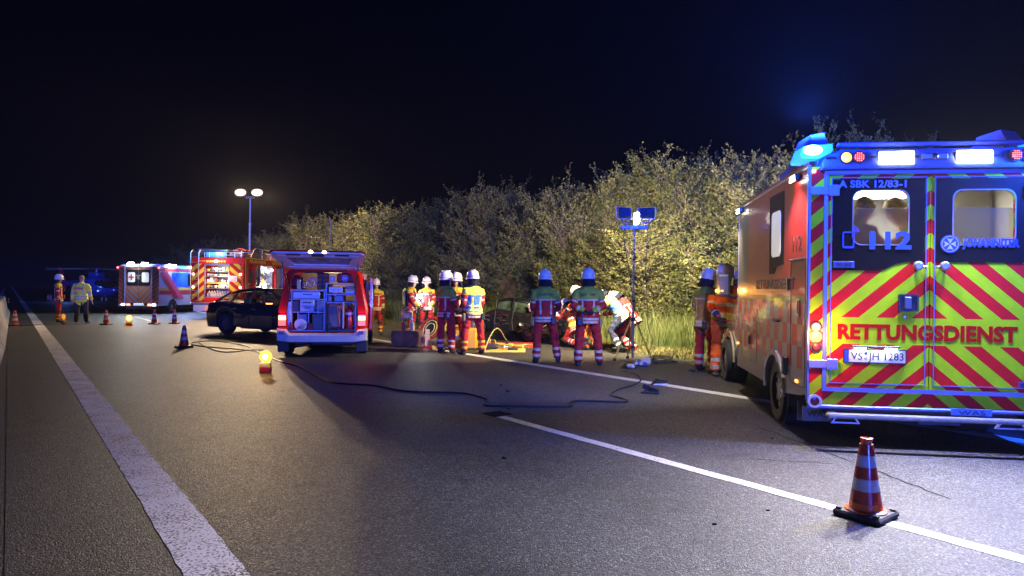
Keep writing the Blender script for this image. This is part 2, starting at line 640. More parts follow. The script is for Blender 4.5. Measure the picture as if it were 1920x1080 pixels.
# verge bank
def bank_z(l, s=0):
    t = l - 12.1
    if t <= 0: return 0
    prof = [(0, 0), (1.0, .03), (2.2, .12), (4.5, .62), (8, 1.15), (16, 1.5), (60, 1.8)]
    for (a, za), (b_, zb) in zip(prof, prof[1:]):
        if t <= b_:
            return za + (zb - za) * (t - a) / (b_ - a)
    return 1.8
LS = [12.1, 12.5, 13.0, 13.6, 14.3, 15.2, 16.4, 18, 20, 24, 28, 45, 72]
mb = MB()
rows = []
for i in range(0, 90):
    s_ = -50 + i * 4
    rows.append([mb.bm.verts.new(P(s_, l, bank_z(l) + (0 if l < 12.3 else .06 * noise.noise(Vector((s_ * .3, l * .4, 0)))) - .02 * (l < 12.3))) for l in LS])
for a, b_ in zip(rows, rows[1:]):
    for j in range(len(LS) - 1):
        mb.bm.faces.new((a[j], a[j + 1], b_[j + 1], b_[j]))
kind(mb.done('verge_bank', soil, None, True), 'structure')

# grass
GR = bpy.data.materials.new('grass blades')
GR.use_nodes = True
nt = GR.node_tree
b = nt.nodes['Principled BSDF']
tc = nt.nodes.new('ShaderNodeTexCoord')
n = nt.nodes.new('ShaderNodeTexNoise'); n.inputs['Scale'].default_value = 1.3; n.inputs['Detail'].default_value = 8
nt.links.new(tc.outputs['Object'], n.inputs['Vector'])
r = nt.nodes.new('ShaderNodeValToRGB')
e = r.color_ramp.elements
e[0].position = .35; e[0].color = (.055, .09, .018, 1)
e[1].position = .68; e[1].color = (.19, .2, .06, 1)
nt.links.new(n.outputs['Fac'], r.inputs[0]); nt.links.new(r.outputs[0], b.inputs['Base Color'])
b.inputs['Roughness'].default_value = .6
MATS['grass blades'] = GR
GR2 = mat('mown dry grass', (.17, .15, .045), .8, vary=(5, .45))

def grass(name, n, s0, s1, l0, l1, h0, h1, w, m, seed, lean=.35, skew=1.0):
    rng = np.random.default_rng(seed)
    s_ = s0 + (s1 - s0) * rng.random(n) ** skew
    l = l0 + (l1 - l0) * rng.random(n)
    base = np.stack([RD.x * s_ + RN.x * l, RD.y * s_ + RN.y * l, np.array([bank_z(x) for x in l]) - .02], 1)
    clump = np.array([noise.noise(Vector((a * .9, b_ * .9, 3))) for a, b_ in zip(s_, l)])
    h = (h0 + (h1 - h0) * rng.random(n)) * (1 + .55 * clump)
    a = rng.random(n) * 2 * np.pi
    side = np.stack([np.cos(a), np.sin(a), 0 * a], 1) * (w * (.6 + .8 * rng.random(n)))[:, None]
    la = rng.random(n) * 2 * np.pi
    ln = lean * (rng.random(n) + .2)
    off = np.stack([np.cos(la) * ln * h, np.sin(la) * ln * h, 0 * a], 1)
    up = np.zeros((n, 3)); up[:, 2] = h
    V = np.stack([base - side, base + side, base + side * .7 + off * .35 + up * .55, base - side * .7 + off * .35 + up * .55, base + off + up * .96], 1).reshape(-1, 3)
    F = []
    idx = (np.arange(n) * 5)[:, None]
    q = np.concatenate([idx, idx + 1, idx + 2, idx + 3], 1)
    t = np.concatenate([idx + 3, idx + 2, idx + 4], 1)
    me = bpy.data.meshes.new(name)
    me.vertices.add(len(V)); me.vertices.foreach_set('co', V.ravel())
    loops = np.concatenate([q, t], 1).ravel()
    me.loops.add(len(loops)); me.loops.foreach_set('vertex_index', loops.astype(np.int32))
    st = np.stack([np.arange(n) * 7, np.arange(n) * 7 + 4], 1).ravel()
    me.polygons.add(len(st)); me.polygons.foreach_set('loop_start', st.astype(np.int32))
    me.update(calc_edges=True)
    o = link(name, me, m)
    return kind(o, 'stuff')
grass('tall_grass', 52000, -9, 30, 13.2, 18.5, .5, 1.05, .009, GR, 1, .4)
grass('tall_grass', 24000, 30, 90, 13.4, 18.0, .6, 1.1, .022, GR, 2, .4, 1.6)
grass('mown_grass', 26000, -7, 32, 12.12, 13.4, .05, .16, .008, GR2, 3, .9)
grass('mown_grass', 8000, 32, 80, 12.12, 13.6, .06, .2, .02, GR2, 4, .9, 1.6)

# ------------------------------------------------------------ shrubs and trees beyond the verge
def leaf_mat(name, c0, c1, c2):
    m = bpy.data.materials.new(name)
    m.use_nodes = True
    nt = m.node_tree
    L = nt.links.new
    b = nt.nodes['Principled BSDF']
    tc = nt.nodes.new('ShaderNodeTexCoord')
    n = nt.nodes.new('ShaderNodeTexNoise'); n.inputs['Scale'].default_value = 1.7; n.inputs['Detail'].default_value = 3
    n2 = nt.nodes.new('ShaderNodeTexNoise'); n2.inputs['Scale'].default_value = 14; n2.inputs['Detail'].default_value = 2
    L(tc.outputs['Object'], n.inputs['Vector']); L(tc.outputs['Object'], n2.inputs['Vector'])
    oi = nt.nodes.new('ShaderNodeObjectInfo')
    s = math_node(nt, 'ADD', math_node(nt, 'ADD', math_node(nt, 'MULTIPLY', n.outputs['Fac'], .7), math_node(nt, 'MULTIPLY', n2.outputs['Fac'], .6)), math_node(nt, 'MULTIPLY', math_node(nt, 'SUBTRACT', oi.outputs['Random'], .5), .16))
    r = nt.nodes.new('ShaderNodeValToRGB')
    e = r.color_ramp.elements
    e[0].position = .48; e[0].color = (*c0, 1)
    e[1].position = .84; e[1].color = (*c2, 1)
    k = e.new(.64); k.color = (*c1, 1)
    L(s, r.inputs[0]); L(r.outputs[0], b.inputs['Base Color'])
    b.inputs['Roughness'].default_value = .55
    b.inputs['Specular IOR Level'].default_value = .3
    MATS[name] = m
    return m
LEAF = leaf_mat('leaves olive', (.025, .04, .010), (.11, .12, .03), (.22, .19, .075))
BARK = mat('shrub bark', (.13, .1, .075), .85, vary=(20, .3), bump=(30, .6, .01))

def make_shrub(seed, H, Rr, nl):
    rng = np.random.default_rng(seed)
    stems = []
    br = MB()
    ns = 7
    for k in range(ns):
        a = 2 * math.pi * (k + rng.random() * .7) / ns
        out = Rr * (.25 + .6 * rng.random())
        hh = H * (.62 + .34 * rng.random())
        pts = []
        for i in range(7):
            t = i / 6
            pts.append(Vector((math.cos(a) * (.12 + out * t ** 1.3) + rng.normal(0, .05) * t, math.sin(a) * (.12 + out * t ** 1.3) + rng.normal(0, .05) * t, hh * t)))
        stems.append(pts)
        br.limb(pts, [.055 * (1 - t / 7.5) + .006 for t in range(7)], n=5)
    V = []
    def tw(pts, r0):
        br.limb(pts, [r0 * (1 - .75 * i / (len(pts) - 1)) for i in range(len(pts))], n=3, cap=False)
    LP, LD = [], []
    nsh = 640
    for k in range(nsh):
        st = stems[rng.integers(ns)]
        t = rng.random() ** .75 * 5.99
        i = int(t)
        p = st[i].lerp(st[i + 1], t - i)
        a = rng.random() * 2 * math.pi
        top = p.z / H
        up = .25 + .9 * top ** 2 * rng.random() + .35 * rng.random()
        ln = (.55 + .95 * rng.random()) * (1.25 - .45 * top) * Rr / 2.0
        if rng.random() < .03:
            ln *= 1.35; up += .8
        d = Vector((math.cos(a), math.sin(a), up)).normalized()
        q1 = p + d * ln * .5 + Vector(rng.normal(0, .04, 3))
        q2 = p + d * ln + Vector((0, 0, .12 * ln)) + Vector(rng.normal(0, .06, 3))
        if q2.z < .1: q2.z = .1
        tw([p, q1, q2], .012)
        for j in range(3):
            tt = .35 + .6 * rng.random()
            b0 = p.lerp(q2, tt)
            d2 = (d + Vector(rng.normal(0, .6, 3))).normalized()
            b1 = b0 + d2 * (.22 + .3 * rng.random())
            tw([b0, b1], .006)
            for u in np.linspace(.15, 1.0, int(nl * .18)):
                LP.append(b0.lerp(b1, u)); LD.append(d2)
        for u in np.linspace(.42, 1.0, int(nl * .46)):
            c = (p.lerp(q1, u * 2) if u < .5 else q1.lerp(q2, u * 2 - 1))
            LP.append(c); LD.append(d)
    LP = np.array([tuple(x) for x in LP]); LD = np.array([tuple(x) for x in LD])
    n = len(LP)
    LP = LP + rng.normal(0, .035, (n, 3))
    ax = LD + rng.normal(0, .75, (n, 3)); ax /= np.linalg.norm(ax, axis=1)[:, None]
    sd = np.cross(ax, rng.normal(0, 1, (n, 3))); sd /= np.linalg.norm(sd, axis=1)[:, None] + 1e-9
    sz = (.026 + .03 * rng.random(n))[:, None]
    a0 = LP; a1 = LP + ax * sz * 1.1 + sd * sz * .62; a2 = LP + ax * sz * 2.3; a3 = LP + ax * sz * 1.1 - sd * sz * .62
    Vv = np.stack([a0, a1, a2, a3], 1).reshape(-1, 3)
    me = bpy.data.meshes.new('crown')
    me.vertices.add(len(Vv)); me.vertices.foreach_set('co', Vv.ravel())
    me.loops.add(4 * n); me.loops.foreach_set('vertex_index', np.arange(4 * n, dtype=np.int32))
    me.polygons.add(n); me.polygons.foreach_set('loop_start', np.arange(0, 4 * n, 4, dtype=np.int32))
    me.update(calc_edges=True)
    me.materials.append(LEAF)
    br.bm.normal_update()
    mt = bpy.data.meshes.new('trunk'); br.bm.to_mesh(mt); br.bm.free()
    mt.materials.append(BARK)
    return me, mt
SHR = [make_shrub(11 + i, H_, R_, 52) for i, (H_, R_) in enumerate([(5.6, 2.1), (5.2, 2.4), (6.2, 1.9), (4.8, 2.3)])]
TREE_HS = [5.6, 5.2, 6.2, 4.8]
tree_i = 0
def plant(px, z_lat, top_y, var, rot, lab, wide=1., rowk=0):
    """shrub seen at column px standing at road offset z_lat with its top at image height top_y"""
    u = (px - 960) / FOC
    den = RN.x * u + RN.y
    y = z_lat / den
    x = u * y
    hor = 540 + .012 * (px - 960)
    toph = EYE + (hor - top_y) * y / FOC
    gz = bank_z(z_lat) - .05
    k = (toph - gz) / TREE_HS[var] * (.955 if px < 1480 else .87)
    t = thing('shrub_tree', lab, 'tree', (x, y, gz), 0, 'shrubs and small trees along the verge bank')
    t.rotation_euler = (0, 0, rot)
    t.scale = (k * wide, k * wide, k)
    link('crown', SHR[var][0], None, t)
    link('trunk', SHR[var][1], None, t)
    return t
rows = [
    # px, lateral, top y, variant, rotation, width, label
    (300, 17.5, 474, 0, .3, 1.2, 'dim leafy shrub far off, farthest left of the bank row'),
    (350, 17, 462, 1, 1.3, 1.1, 'dim shrub far off above the fire engine roof ladder'),
    (400, 17, 455, 3, 2.3, 1.1, 'dark shrub far off just left of the light mast'),
    (452, 17, 445, 2, .9, 1.1, 'brownish far shrub right behind the light mast pole'),
    (505, 16.8, 428, 0, 4.1, 1.1, 'warm lit rounded shrub just right of the light mast'),
    (560, 16.6, 410, 1, 2.2, 1.05, 'warm lit shrub above the left end of the raised van tailgate'),
    (610, 17, 420, 3, 5.2, 1.0, 'grey lit low shrub directly above the van antenna'),
    (660, 16.6, 398, 2, .4, 1.15, 'grey lit shrub above the right end of the raised van tailgate'),
    (740, 17, 372, 0, 3.0, 1.15, 'tall grey lit shrub above the two firefighters with breathing gear'),
    (800, 17, 372, 2, 1.0, .9, 'narrow pale shrub left of the dark gap in the hedge'),
    (848, 18, 385, 3, 2.0, 1.0, 'dark shrub set back in the gap of the hedge'),
    (905, 17, 362, 1, .6, .95, 'green shrub above the man in blue and yellow vest'),
    (955, 17.3, 345, 2, 2.6, 1.0, 'brown topped shrub left of the tall hedge peak'),
    (1015, 17.0, 336, 0, 4.4, .95, 'brown topped shrub above the left firefighter seen from behind'),
    (1060, 18.2, 368, 3, .2, 1.0, 'lower shrub in the dip of the hedge'),
    (1105, 17, 342, 1, 3.7, .95, 'olive shrub above the firefighter with hands behind the back'),
    (1160, 17, 318, 2, 5.5, 1.0, 'tall olive shrub right behind the floodlight stand'),
    (1215, 17.2, 305, 0, 1.9, .95, 'olive shrub with slim shoots right of the floodlight stand'),
    (1280, 17, 284, 2, 3.3, 1.05, 'tallest olive shrub with a forked top'),
    (1340, 17.2, 318, 1, 4.9, .95, 'olive shrub above the man in yellow jacket'),
    (1395, 16.8, 300, 0, .7, .95, 'olive shrub just left of the ambulance box'),
    (1450, 17, 300, 3, 2.9, .95, 'shrub rising over the side roof edge of the ambulance'),
    (1505, 16.5, 250, 2, 1.5, .8, 'bluish shrub shoot beside the blue beacon of the ambulance'),
    (1590, 16.5, 200, 2, 4.2, .75, 'tall shrub rising behind the blue beacon fairing'),
    (1668, 18, 235, 2, 5.9, .7, 'dim shrub above the rear lights of the ambulance'),
    (1800, 18.5, 300, 1, 2.4, .9, 'dim shrub right of the others behind the ambulance roof'),
    # second row filling the hedge behind
    (530, 21, 440, 1, 5.0, 1.2, 'shrub of the rear row behind the warm lit shrubs'),
    (700, 21, 402, 3, 1.1, 1.2, 'shrub of the rear row in the grey lit part of the hedge'),
    (980, 21, 362, 1, 5.7, 1.2, 'shrub of the rear row behind the brown topped shrubs'),
    (1190, 21, 330, 3, 2.2, 1.2, 'shrub of the rear row behind the floodlight stand'),
    (1370, 21, 322, 3, 3.9, 1.2, 'shrub of the rear row left of the ambulance'),
]
for px, zl, ty, var, rot, wd, lab in rows:
    plant(px, zl, ty, var, rot, lab, wd)
# low bushes in front of the row
for px, zl, ty, var, rot, wd, lab in [
    (700, 15.8, 468, 1, .5, 1.3, 'low dark bush at the foot of the hedge right of the van'),
    (790, 15.6, 462, 3, 2.5, 1.4, 'low bush behind the firefighter with the chest lamp'),
    (880, 15.6, 470, 1, 3.9, 1.4, 'low bush behind the wrecked car bonnet'),
    (970, 15.5, 460, 3, 1.9, 1.4, 'low green bush over the roof of the wrecked car'),
    (1060, 15.5, 445, 0, 4.6, 1.3, 'low green bush between the two firefighters seen from behind'),
    (1150, 15.3, 448, 1, .1, 1.4, 'low green bush left of the floodlight pole'),
    (1240, 15.3, 430, 3, 5.1, 1.4, 'low green bush right of the floodlight pole'),
    (1330, 15.3, 425, 0, 2.7, 1.4, 'low green bush behind the man in yellow jacket'),
    (1420, 15.0, 420, 1, 1.7, 1.3, 'low green bush beside the ambulance cab')]:
    plant(px, zl, ty, var, rot, lab, wd)

# ------------------------------------------------------------ concrete median barrier
CONC = mat('barrier concrete', (.28, .26, .26), .85, vary=(3.5, .55), bump=(25, .5, .006))
bar = thing('median_barrier', 'pale concrete median barrier ending at the left edge of the road', 'barrier', (0, 0, 0))
bar_l = [(-12, -.42), (-2, -.34), (6, -.26), (13.7, -.14), (19.6, -.04), (30, .02), (42, .1)]
def barrier_ring(s_, l0):
    prof = [(0, 0), (0, .08), (-.11, .28), (-.2, .84), (-.23, .86), (-.38, .86), (-.41, .84), (-.5, .28), (-.61, .08), (-.61, 0)]
    return [P(s_, l0 + a, b_) for a, b_ in prof]
for i, ((sa, la), (sb, lb)) in enumerate(zip(bar_l, bar_l[1:])):
    n = max(1, round((sb - sa) / 4))
    for k in range(n):
        s0, s1 = sa + (sb - sa) * k / n, sa + (sb - sa) * (k + 1) / n
        MB().loft([barrier_ring(s0 + .015, la + (lb - la) * k / n), barrier_ring(s1 - .015, la + (lb - la) * (k + 1) / n)]).done('barrier_block', CONC, bar)
rail = thing('guard_rail', 'dark steel guard rail running on beyond the concrete barrier', 'guard rail', (0, 0, 0))
STEEL = mat('dull galvanised steel', (.2, .2, .21), .5, .6, vary=(6, .25))
mb = MB()
mb.loft([[P(s_, l + a, z_) for a, z_ in ((.0, .5), (.05, .56), (.0, .62), (.05, .69), (.0, .75), (-.02, .75), (-.02, .5))] for s_, l in ((42.2, .02), (43, -.1), (46, -.3), (160, -.3))])
mb.done('rail_beam', STEEL, rail, True)
for k in range(16):
    q = P(43.5 + k * 4, -.36 if k else -.2)
    MB().box(q.x - .04, q.x + .04, q.y - .03, q.y + .03, -.05, .72).done('post', STEEL, rail)

# ------------------------------------------------------------ the near ambulance
LIME = (.55, .97, .012)
SRED = (.85, .018, .018)
CHEV = stripe_mat('lime and red chevrons', LIME, SRED, 1 / .28, 1 / .325, True, .35, (1.035, 1.30))
CHEV2 = stripe_mat('lime and red edge stripes', LIME, SRED, 1 / .28, 1 / .325, True, .35)
LIMEM = mat('lime film', LIME, .35)
NAVY = mat('black film panel', (.006, .006, .008), .62, spec=.08, bump=(90, .1, .002))
BLUEL = mat('blue reflective lettering', (.03, .07, .75), .35)
PBLUE = mat('pale blue reflective lettering', (.14, .2, .6), .35)
REDL = mat('red lettering', (.50, .010, .008), .6, spec=.08)
FRAMEB = mat('blue lit frame metal', (.16, .2, .42), .35, .3)  # blue light falling on the bare metal is put into its base colour
HOUS = mat('rear lamp housing', (.10, .14, .42), .45, .1)
DRED = mat('deep red paint', (.26, .012, .02), .16, coat=.8, vary=(2, .08))
SILV = mat('silver grey paint', (.42, .4, .38), .2, .25, coat=.7, vary=(3, .06))

A = thing('ambulance', 'ambulance with lime and red chevron rear doors reading RETTUNGSDIENST', 'ambulance', (2.977 + 1.114, 6.8 - .157, 0), 8.0)
HW = 1.125
# side walls as one profile with a wheel opening: (y, z)
bot = arch_line(0.02, 3.7, .40, [1.33], .43, .36)
bot = [(0.02, .52), (.25, .47)] + bot[1:]
side = bot + [(3.7, 2.78), (3.5, 2.86), (.02, 2.86)]
def slit(x0, x1, name, m, parent=A):
    mb = MB(); mb.prism(side, x0, x1, 'x')
    return mb.done(name, m, parent)
# checker pattern on the flank
CHK = bpy.data.materials.new('flank film red with chequered lower half')
CHK.use_nodes = True
nt = CHK.node_tree
b = nt.nodes['Principled BSDF']
b.inputs['Roughness'].default_value = .38
b.inputs['Specular IOR Level'].default_value = .3
b.inputs['Coat Weight'].default_value = .16
b.inputs['Coat Roughness'].default_value = .04
tc = nt.nodes.new('ShaderNodeTexCoord'); sp = nt.nodes.new('ShaderNodeSeparateXYZ')
nt.links.new(tc.outputs['Object'], sp.inputs[0])
cy = math_node(nt, 'LESS_THAN', math_node(nt, 'FRACT', math_node(nt, 'MULTIPLY', sp.outputs['Y'], 1 / .40)), .5)
zz = math_node(nt, 'MULTIPLY', math_node(nt, 'SUBTRACT', 1.43, sp.outputs['Z']), 1 / .46)
cz = math_node(nt, 'LESS_THAN', math_node(nt, 'FRACT', math_node(nt, 'ADD', zz, 4)), .5)
x = math_node(nt, 'ABSOLUTE', math_node(nt, 'SUBTRACT', cy, cz))
low = math_node(nt, 'GREATER_THAN', sp.outputs['Z'], .74)
x = math_node(nt, 'MULTIPLY', x, low)
mx = nt.nodes.new('ShaderNodeMixRGB'); mx.inputs[1].default_value = (.30, .27, .25, 1); mx.inputs[2].default_value = (.45, .014, .014, 1)
nt.links.new(x, mx.inputs[0])
up = math_node(nt, 'GREATER_THAN', sp.outputs['Z'], 1.50)
front = math_node(nt, 'LESS_THAN', sp.outputs['Y'], 2.95)
m2 = nt.nodes.new('ShaderNodeMixRGB'); m2.inputs[1].default_value = (.10, .09, .085, 1); m2.inputs[2].default_value = (.40, .008, .012, 1)
nt.links.new(front, m2.inputs[0])
m3 = nt.nodes.new('ShaderNodeMixRGB')
nt.links.new(up, m3.inputs[0]); nt.links.new(mx.outputs[0], m3.inputs[1]); nt.links.new(m2.outputs[0], m3.inputs[2])
gb = math_node(nt, 'MULTIPLY', math_node(nt, 'GREATER_THAN', sp.outputs['Z'], 1.43), math_node(nt, 'LESS_THAN', sp.outputs['Z'], 1.50))
m4 = nt.nodes.new('ShaderNodeMixRGB'); m4.inputs[2].default_value = (.12, .17, .03, 1)
nt.links.new(gb, m4.inputs[0]); nt.links.new(m3.outputs[0], m4.inputs[1]); nt.links.new(m4.outputs[0], b.inputs['Base Color'])
MATS['flank'] = CHK
slit(-HW, -HW + .045, 'side_wall', CHK)
slit(HW - .045, HW, 'side_wall', CHK)
INW = mat('interior white panel', (.72, .72, .7), .5)
mb = MB(); mb.box(-HW + .045, HW - .045, .03, 3.7, 2.80, 2.9, .03); mb.box(-HW + .1, HW - .1, .1, 3.6, 2.9, 2.93, .02)
mb.done('roof', SILV, A)
MB().box(-HW + .045, HW - .045, 3.64, 3.7, .45, 2.8).done('front_wall', SILV, A)
MB().box(-.98, HW - .05, 2.4, 2.45, .45, 2.79).done('partition', INW, A)
MB().box(-HW + .05, HW - .05, .05, 3.63, .5, .56).done('floor', BLACKP, A)
mb = MB(); mb.box(-HW + .048, -HW + .06, .2, 3.6, .57, 2.79); mb.box(HW - .06, HW - .048, .2, 3.6, .57, 2.79); mb.done('lining', INW, A)
MB().box(-1.05, 1.05, .2, 2.4, 2.78, 2.795).done('ceiling_panel', mat('ceiling grey', (.25, .25, .26), .6), A)
# rear face frame
Z0, Z1 = .42, 2.80
outer = rrect(-HW, HW, Z0, Z1, .03, 2)
inner = [(-.985, .575), (.985, .575), (.985, 2.74), (-.985, 2.74)]
MB().ring(outer, inner, 0, .05).done('rear_surround', CHEV2, A)
mb = MB()
mb.ring([(-.99, .56), (.99, .56), (.99, 2.755), (-.99, 2.755)], [(-.955, .60), (.955, .60), (.955, 2.72), (-.955, 2.72)], -.022, .02)
mb.done('door_frame', FRAMEB, A)
mb = MB()
for sx in (-1, 1):
    mb.box(sx * HW - .014, sx * HW + .014, -.012, .03, .45, 2.82, .008)
mb.box(-HW, HW, -.02, .03, .385, .422, .01)
mb.done('edge_trim', FRAMEB, A)
for sx in (-1, 1):
    x0, x1 = (-.953, -.006) if sx < 0 else (.006, .953)
    d = MB()
    zt = 2.718
    # lower door leaf, with the step in the black panel's lower edge on the left
    win = rrect(-.72, -.20, 2.02, 2.56, .09) if sx < 0 else rrect(.2, .76, 2.02, 2.56, .09)
    leaf = d.ring([(x0, .602), (x1, .602), (x1, zt), (x0, zt)], win, -.012, .03).done('rear_door', CHEV, A)
    if sx < 0:
        pan = [(x0 + .045, 1.765), (-.50, 1.765), (-.42, 1.775), (-.32, 1.83), (-.22, 1.852), (-.052, 1.852), (-.052, 2.672), (x0 + .045, 2.672)]
    else:
        pan = [(.045, 1.852), (x1 - .045, 1.852), (x1 - .045, 2.672), (.045, 2.672)]
    MB().ring(pan, win, -.0165, -.0125).done('film_panel', NAVY, leaf)
    wc = rrect(-.725, -.195, 2.015, 2.565, .09) if sx < 0 else rrect(.195, .765, 2.015, 2.565, .09)
    MB().ring(wc, [(a * .965 + (sum(p[0] for p in wc) / len(wc)) * .035, b_ * .965 + 2.29 * .035) for a, b_ in wc], -.0195, -.0145).done('window_seal', mat('window rim', (.28, .28, .26), .4), leaf)
    # glass: clear above, frosted film below
    fz = 2.385
    g = MB(); g.box(win[0][0] if False else min(p[0] for p in win), max(p[0] for p in win), .006, .011, fz, 2.56)
    g.done('window_pane', mat('clear glass', (1, 1, 1), .02, trans=1.0, alpha=.25), leaf)
    g = MB(); g.box(min(p[0] for p in win), max(p[0] for p in win), .006, .011, 2.02, fz)
    FRO = mat('frosted glass film', (.55, .53, .45), .7)
    fb = FRO.node_tree.nodes['Principled BSDF']
    fb.inputs['Transmission Weight'].default_value = .95
    fb.inputs['IOR'].default_value = 1.02
    g.done('frosted_pane', FRO, leaf)
    # raised bead round the leaf
    MB().ring([(x0 + .03, .64), (x1 - .03, .64), (x1 - .03, 2.69), (x0 + .03, 2.69)], [(x0 + .037, .647), (x1 - .037, .647), (x1 - .037, 2.683), (x0 + .037, 2.683)], -.019, -.0125).done('door_bead', FRAMEB, leaf)
    for hz in (.83, 2.56):
        mb = MB()
        xx = sx * HW
        mb.box(xx - sx * .0, xx - sx * .27, -.035, -.016, hz - .04, hz + .04, .004)
        mb.box(xx - sx * .17, xx - sx * .27, -.045, -.03, hz - .055, hz + .055, .004)
        for a in (.2, .245):
            for q in (-.028, .028):
                mb.cyl((xx - sx * a, -.05, hz + q), (xx - sx * a, -.04, hz + q), .011, 8)
        mb.done('hinge', FRAMEB, leaf)
    k = MB()
    k.lathe([(.028, 0), (.045, -.02), (.045, -.04), (.03, -.05)], (sx * .12, -.015, 1.815), 18, 'y')
    k.cyl((sx * .12, -.03, 1.815), (sx * .045, -.05, 1.80), .014, 8)
    k.done('door_stop', mat('knob metal', (.35, .35, .36), .3, .7), leaf)
# handle, lock, number plate, plate lamp on the left leaf
h = MB(); h.ring(rrect(-.29, -.105, 1.365, 1.535, .015, 2), rrect(-.272, -.125, 1.38, 1.52, .01, 2), -.03, -.013); h.box(-.272, -.125, -.018, -.0135, 1.38, 1.52)
hd = h.done('door_handle', BLACKP, A)
MB().box(-.235, -.17, -.035, -.02, 1.39, 1.51, .01).done('handle_lever', mat('blue grey plastic', (.06, .08, .16), .35), hd)
MB().lathe([(.02, -.012), (.02, -.022), (.012, -.024)], (-.228, 0, 1.315), 14, 'y').done('lock', CHROME, A)
pl = MB().box(-.79, -.215, -.026, -.0135, .853, .985, .006).done('number_plate', mat('plate white', (.8, .8, .8), .4), A)
MB().box(-.788, -.745, -.0275, -.0262, .857, .981).done('plate_band', BLUEL, pl)
MB().ring(rrect(-.795, -.21, .848, .99, .01, 2), rrect(-.786, -.219, .857, .981, .008, 2), -.0285, -.013).done('plate_frame', BLACKP, pl)
INK = mat('black ink', (.008, .008, .01), .5)
text('plate_text', 'VS', INK, pl, (-.672, -.0265, .882), .076, .105)
text('plate_text', 'JH 1283', INK, pl, (-.40, -.0265, .882), .076, .325)
MB().lathe([(.016, -.026), (.016, -.0275)], (-.587, 0, .945), 14, 'y').done('plate_seal', BLUEL, pl)
MB().lathe([(.016, -.026), (.016, -.0275)], (-.587, 0, .895), 14, 'y').done('plate_seal', RETRO, pl)
mb = MB(); mb.box(-.73, -.275, -.06, -.0135, 1.0, 1.025, .008); mb.done('plate_lamp_bar', BLACKP, A)
for x in (-.645, -.36):
    l = MB().box(x - .05, x + .05, -.055, -.03, .992, .9995).done('plate_lamp', E_WHITE, A)
lamp('plate_lamp_light', 'SPOT', A, (-.5, -.09, 1.01), .35, (.85, .92, 1), (.0, .35, -1), 150, .03)
# lettering
text('sign_text', 'RETTUNGSDIENST', REDL, A, (-.028, -.0135, 1.088), .145, 1.64, bold=.009)
text('unit_text', 'A SBK 12/83-1', PBLUE, A, (-.54, -.0185, 2.59), .070, .63, bold=.003)
text('emergency_number', '112', BLUEL, A, (-.37, -.0225, 1.985), .165, .387, bold=.010)
text('service_text', 'JOHANNITER', BLUEL, A, (.539, -.0225, 2.005), .078, .508, bold=.005)
ph = MB(); ph.ring(rrect(-.815, -.705, 1.985, 2.15, .018, 3), rrect(-.803, -.717, 2.005, 2.137, .01, 3), -.0225, -.0185)
for r_ in (.03, .05, .07):
    for k in range(5):
        a = R(15 + 60 * k / 5); a2 = R(15 + 60 * (k + 1) / 5)
        c = (-.735, 2.13)
        ph.prism([(c[0] + r_ * math.cos(a), c[1] + r_ * math.sin(a)), (c[0] + (r_ + .01) * math.cos(a), c[1] + (r_ + .01) * math.sin(a)), (c[0] + (r_ + .01) * math.cos(a2), c[1] + (r_ + .01) * math.sin(a2)), (c[0] + r_ * math.cos(a2), c[1] + r_ * math.sin(a2))], -.0225, -.0185, 'y')
ph.box(-.775, -.745, -.0225, -.0185, 1.99, 1.998)
ph.done('phone_symbol', BLUEL, A)
em = MB()
em.lathe([(.001, -.0185), (.088, -.0185), (.088, -.0225), (.001, -.0225)], (.175, 0, 2.03), 28, 'y')
emb = em.done('round_emblem', BLUEL, A)
em = MB()
for k in range(4):
    a = math.pi / 4 + k * math.pi / 2 - math.pi / 4
    ca, sa = math.cos(a), math.sin(a)
    pts = [(0.004, 0), (.058, .03), (.045, 0), (.058, -.03)]
    em.prism([(.175 + ca * p - sa * q, 2.03 + sa * p + ca * q) for p, q in pts], -.0245, -.0227, 'y')
em.ring([(.175 + .078 * math.cos(t * math.pi / 12), 2.03 + .078 * math.sin(t * math.pi / 12)) for t in range(24)], [(.175 + .072 * math.cos(t * math.pi / 12), 2.03 + .072 * math.sin(t * math.pi / 12)) for t in range(24)], -.0245, -.0227)
em.done('emblem_cross', mat('emblem pale', (.4, .45, .8), .4), emb)
def was(x0, x1, z0, z1, y=-.0225, m=None):
    p = MB().box(x0, x1, y, y + .005, z0, z1, .002).done('maker_plate', m or mat('maker plate blue', (.05, .08, .3), .4), A)
    text('maker_text', 'WAS', INK if m is None else INK, p, ((x0 + x1) / 2, y - .0015, z0 + (z1 - z0) * .22), (z1 - z0) * .6, (x1 - x0) * .7)
was(-.90, -.70, 1.79, 1.855); was(.80, .93, .655, .705)
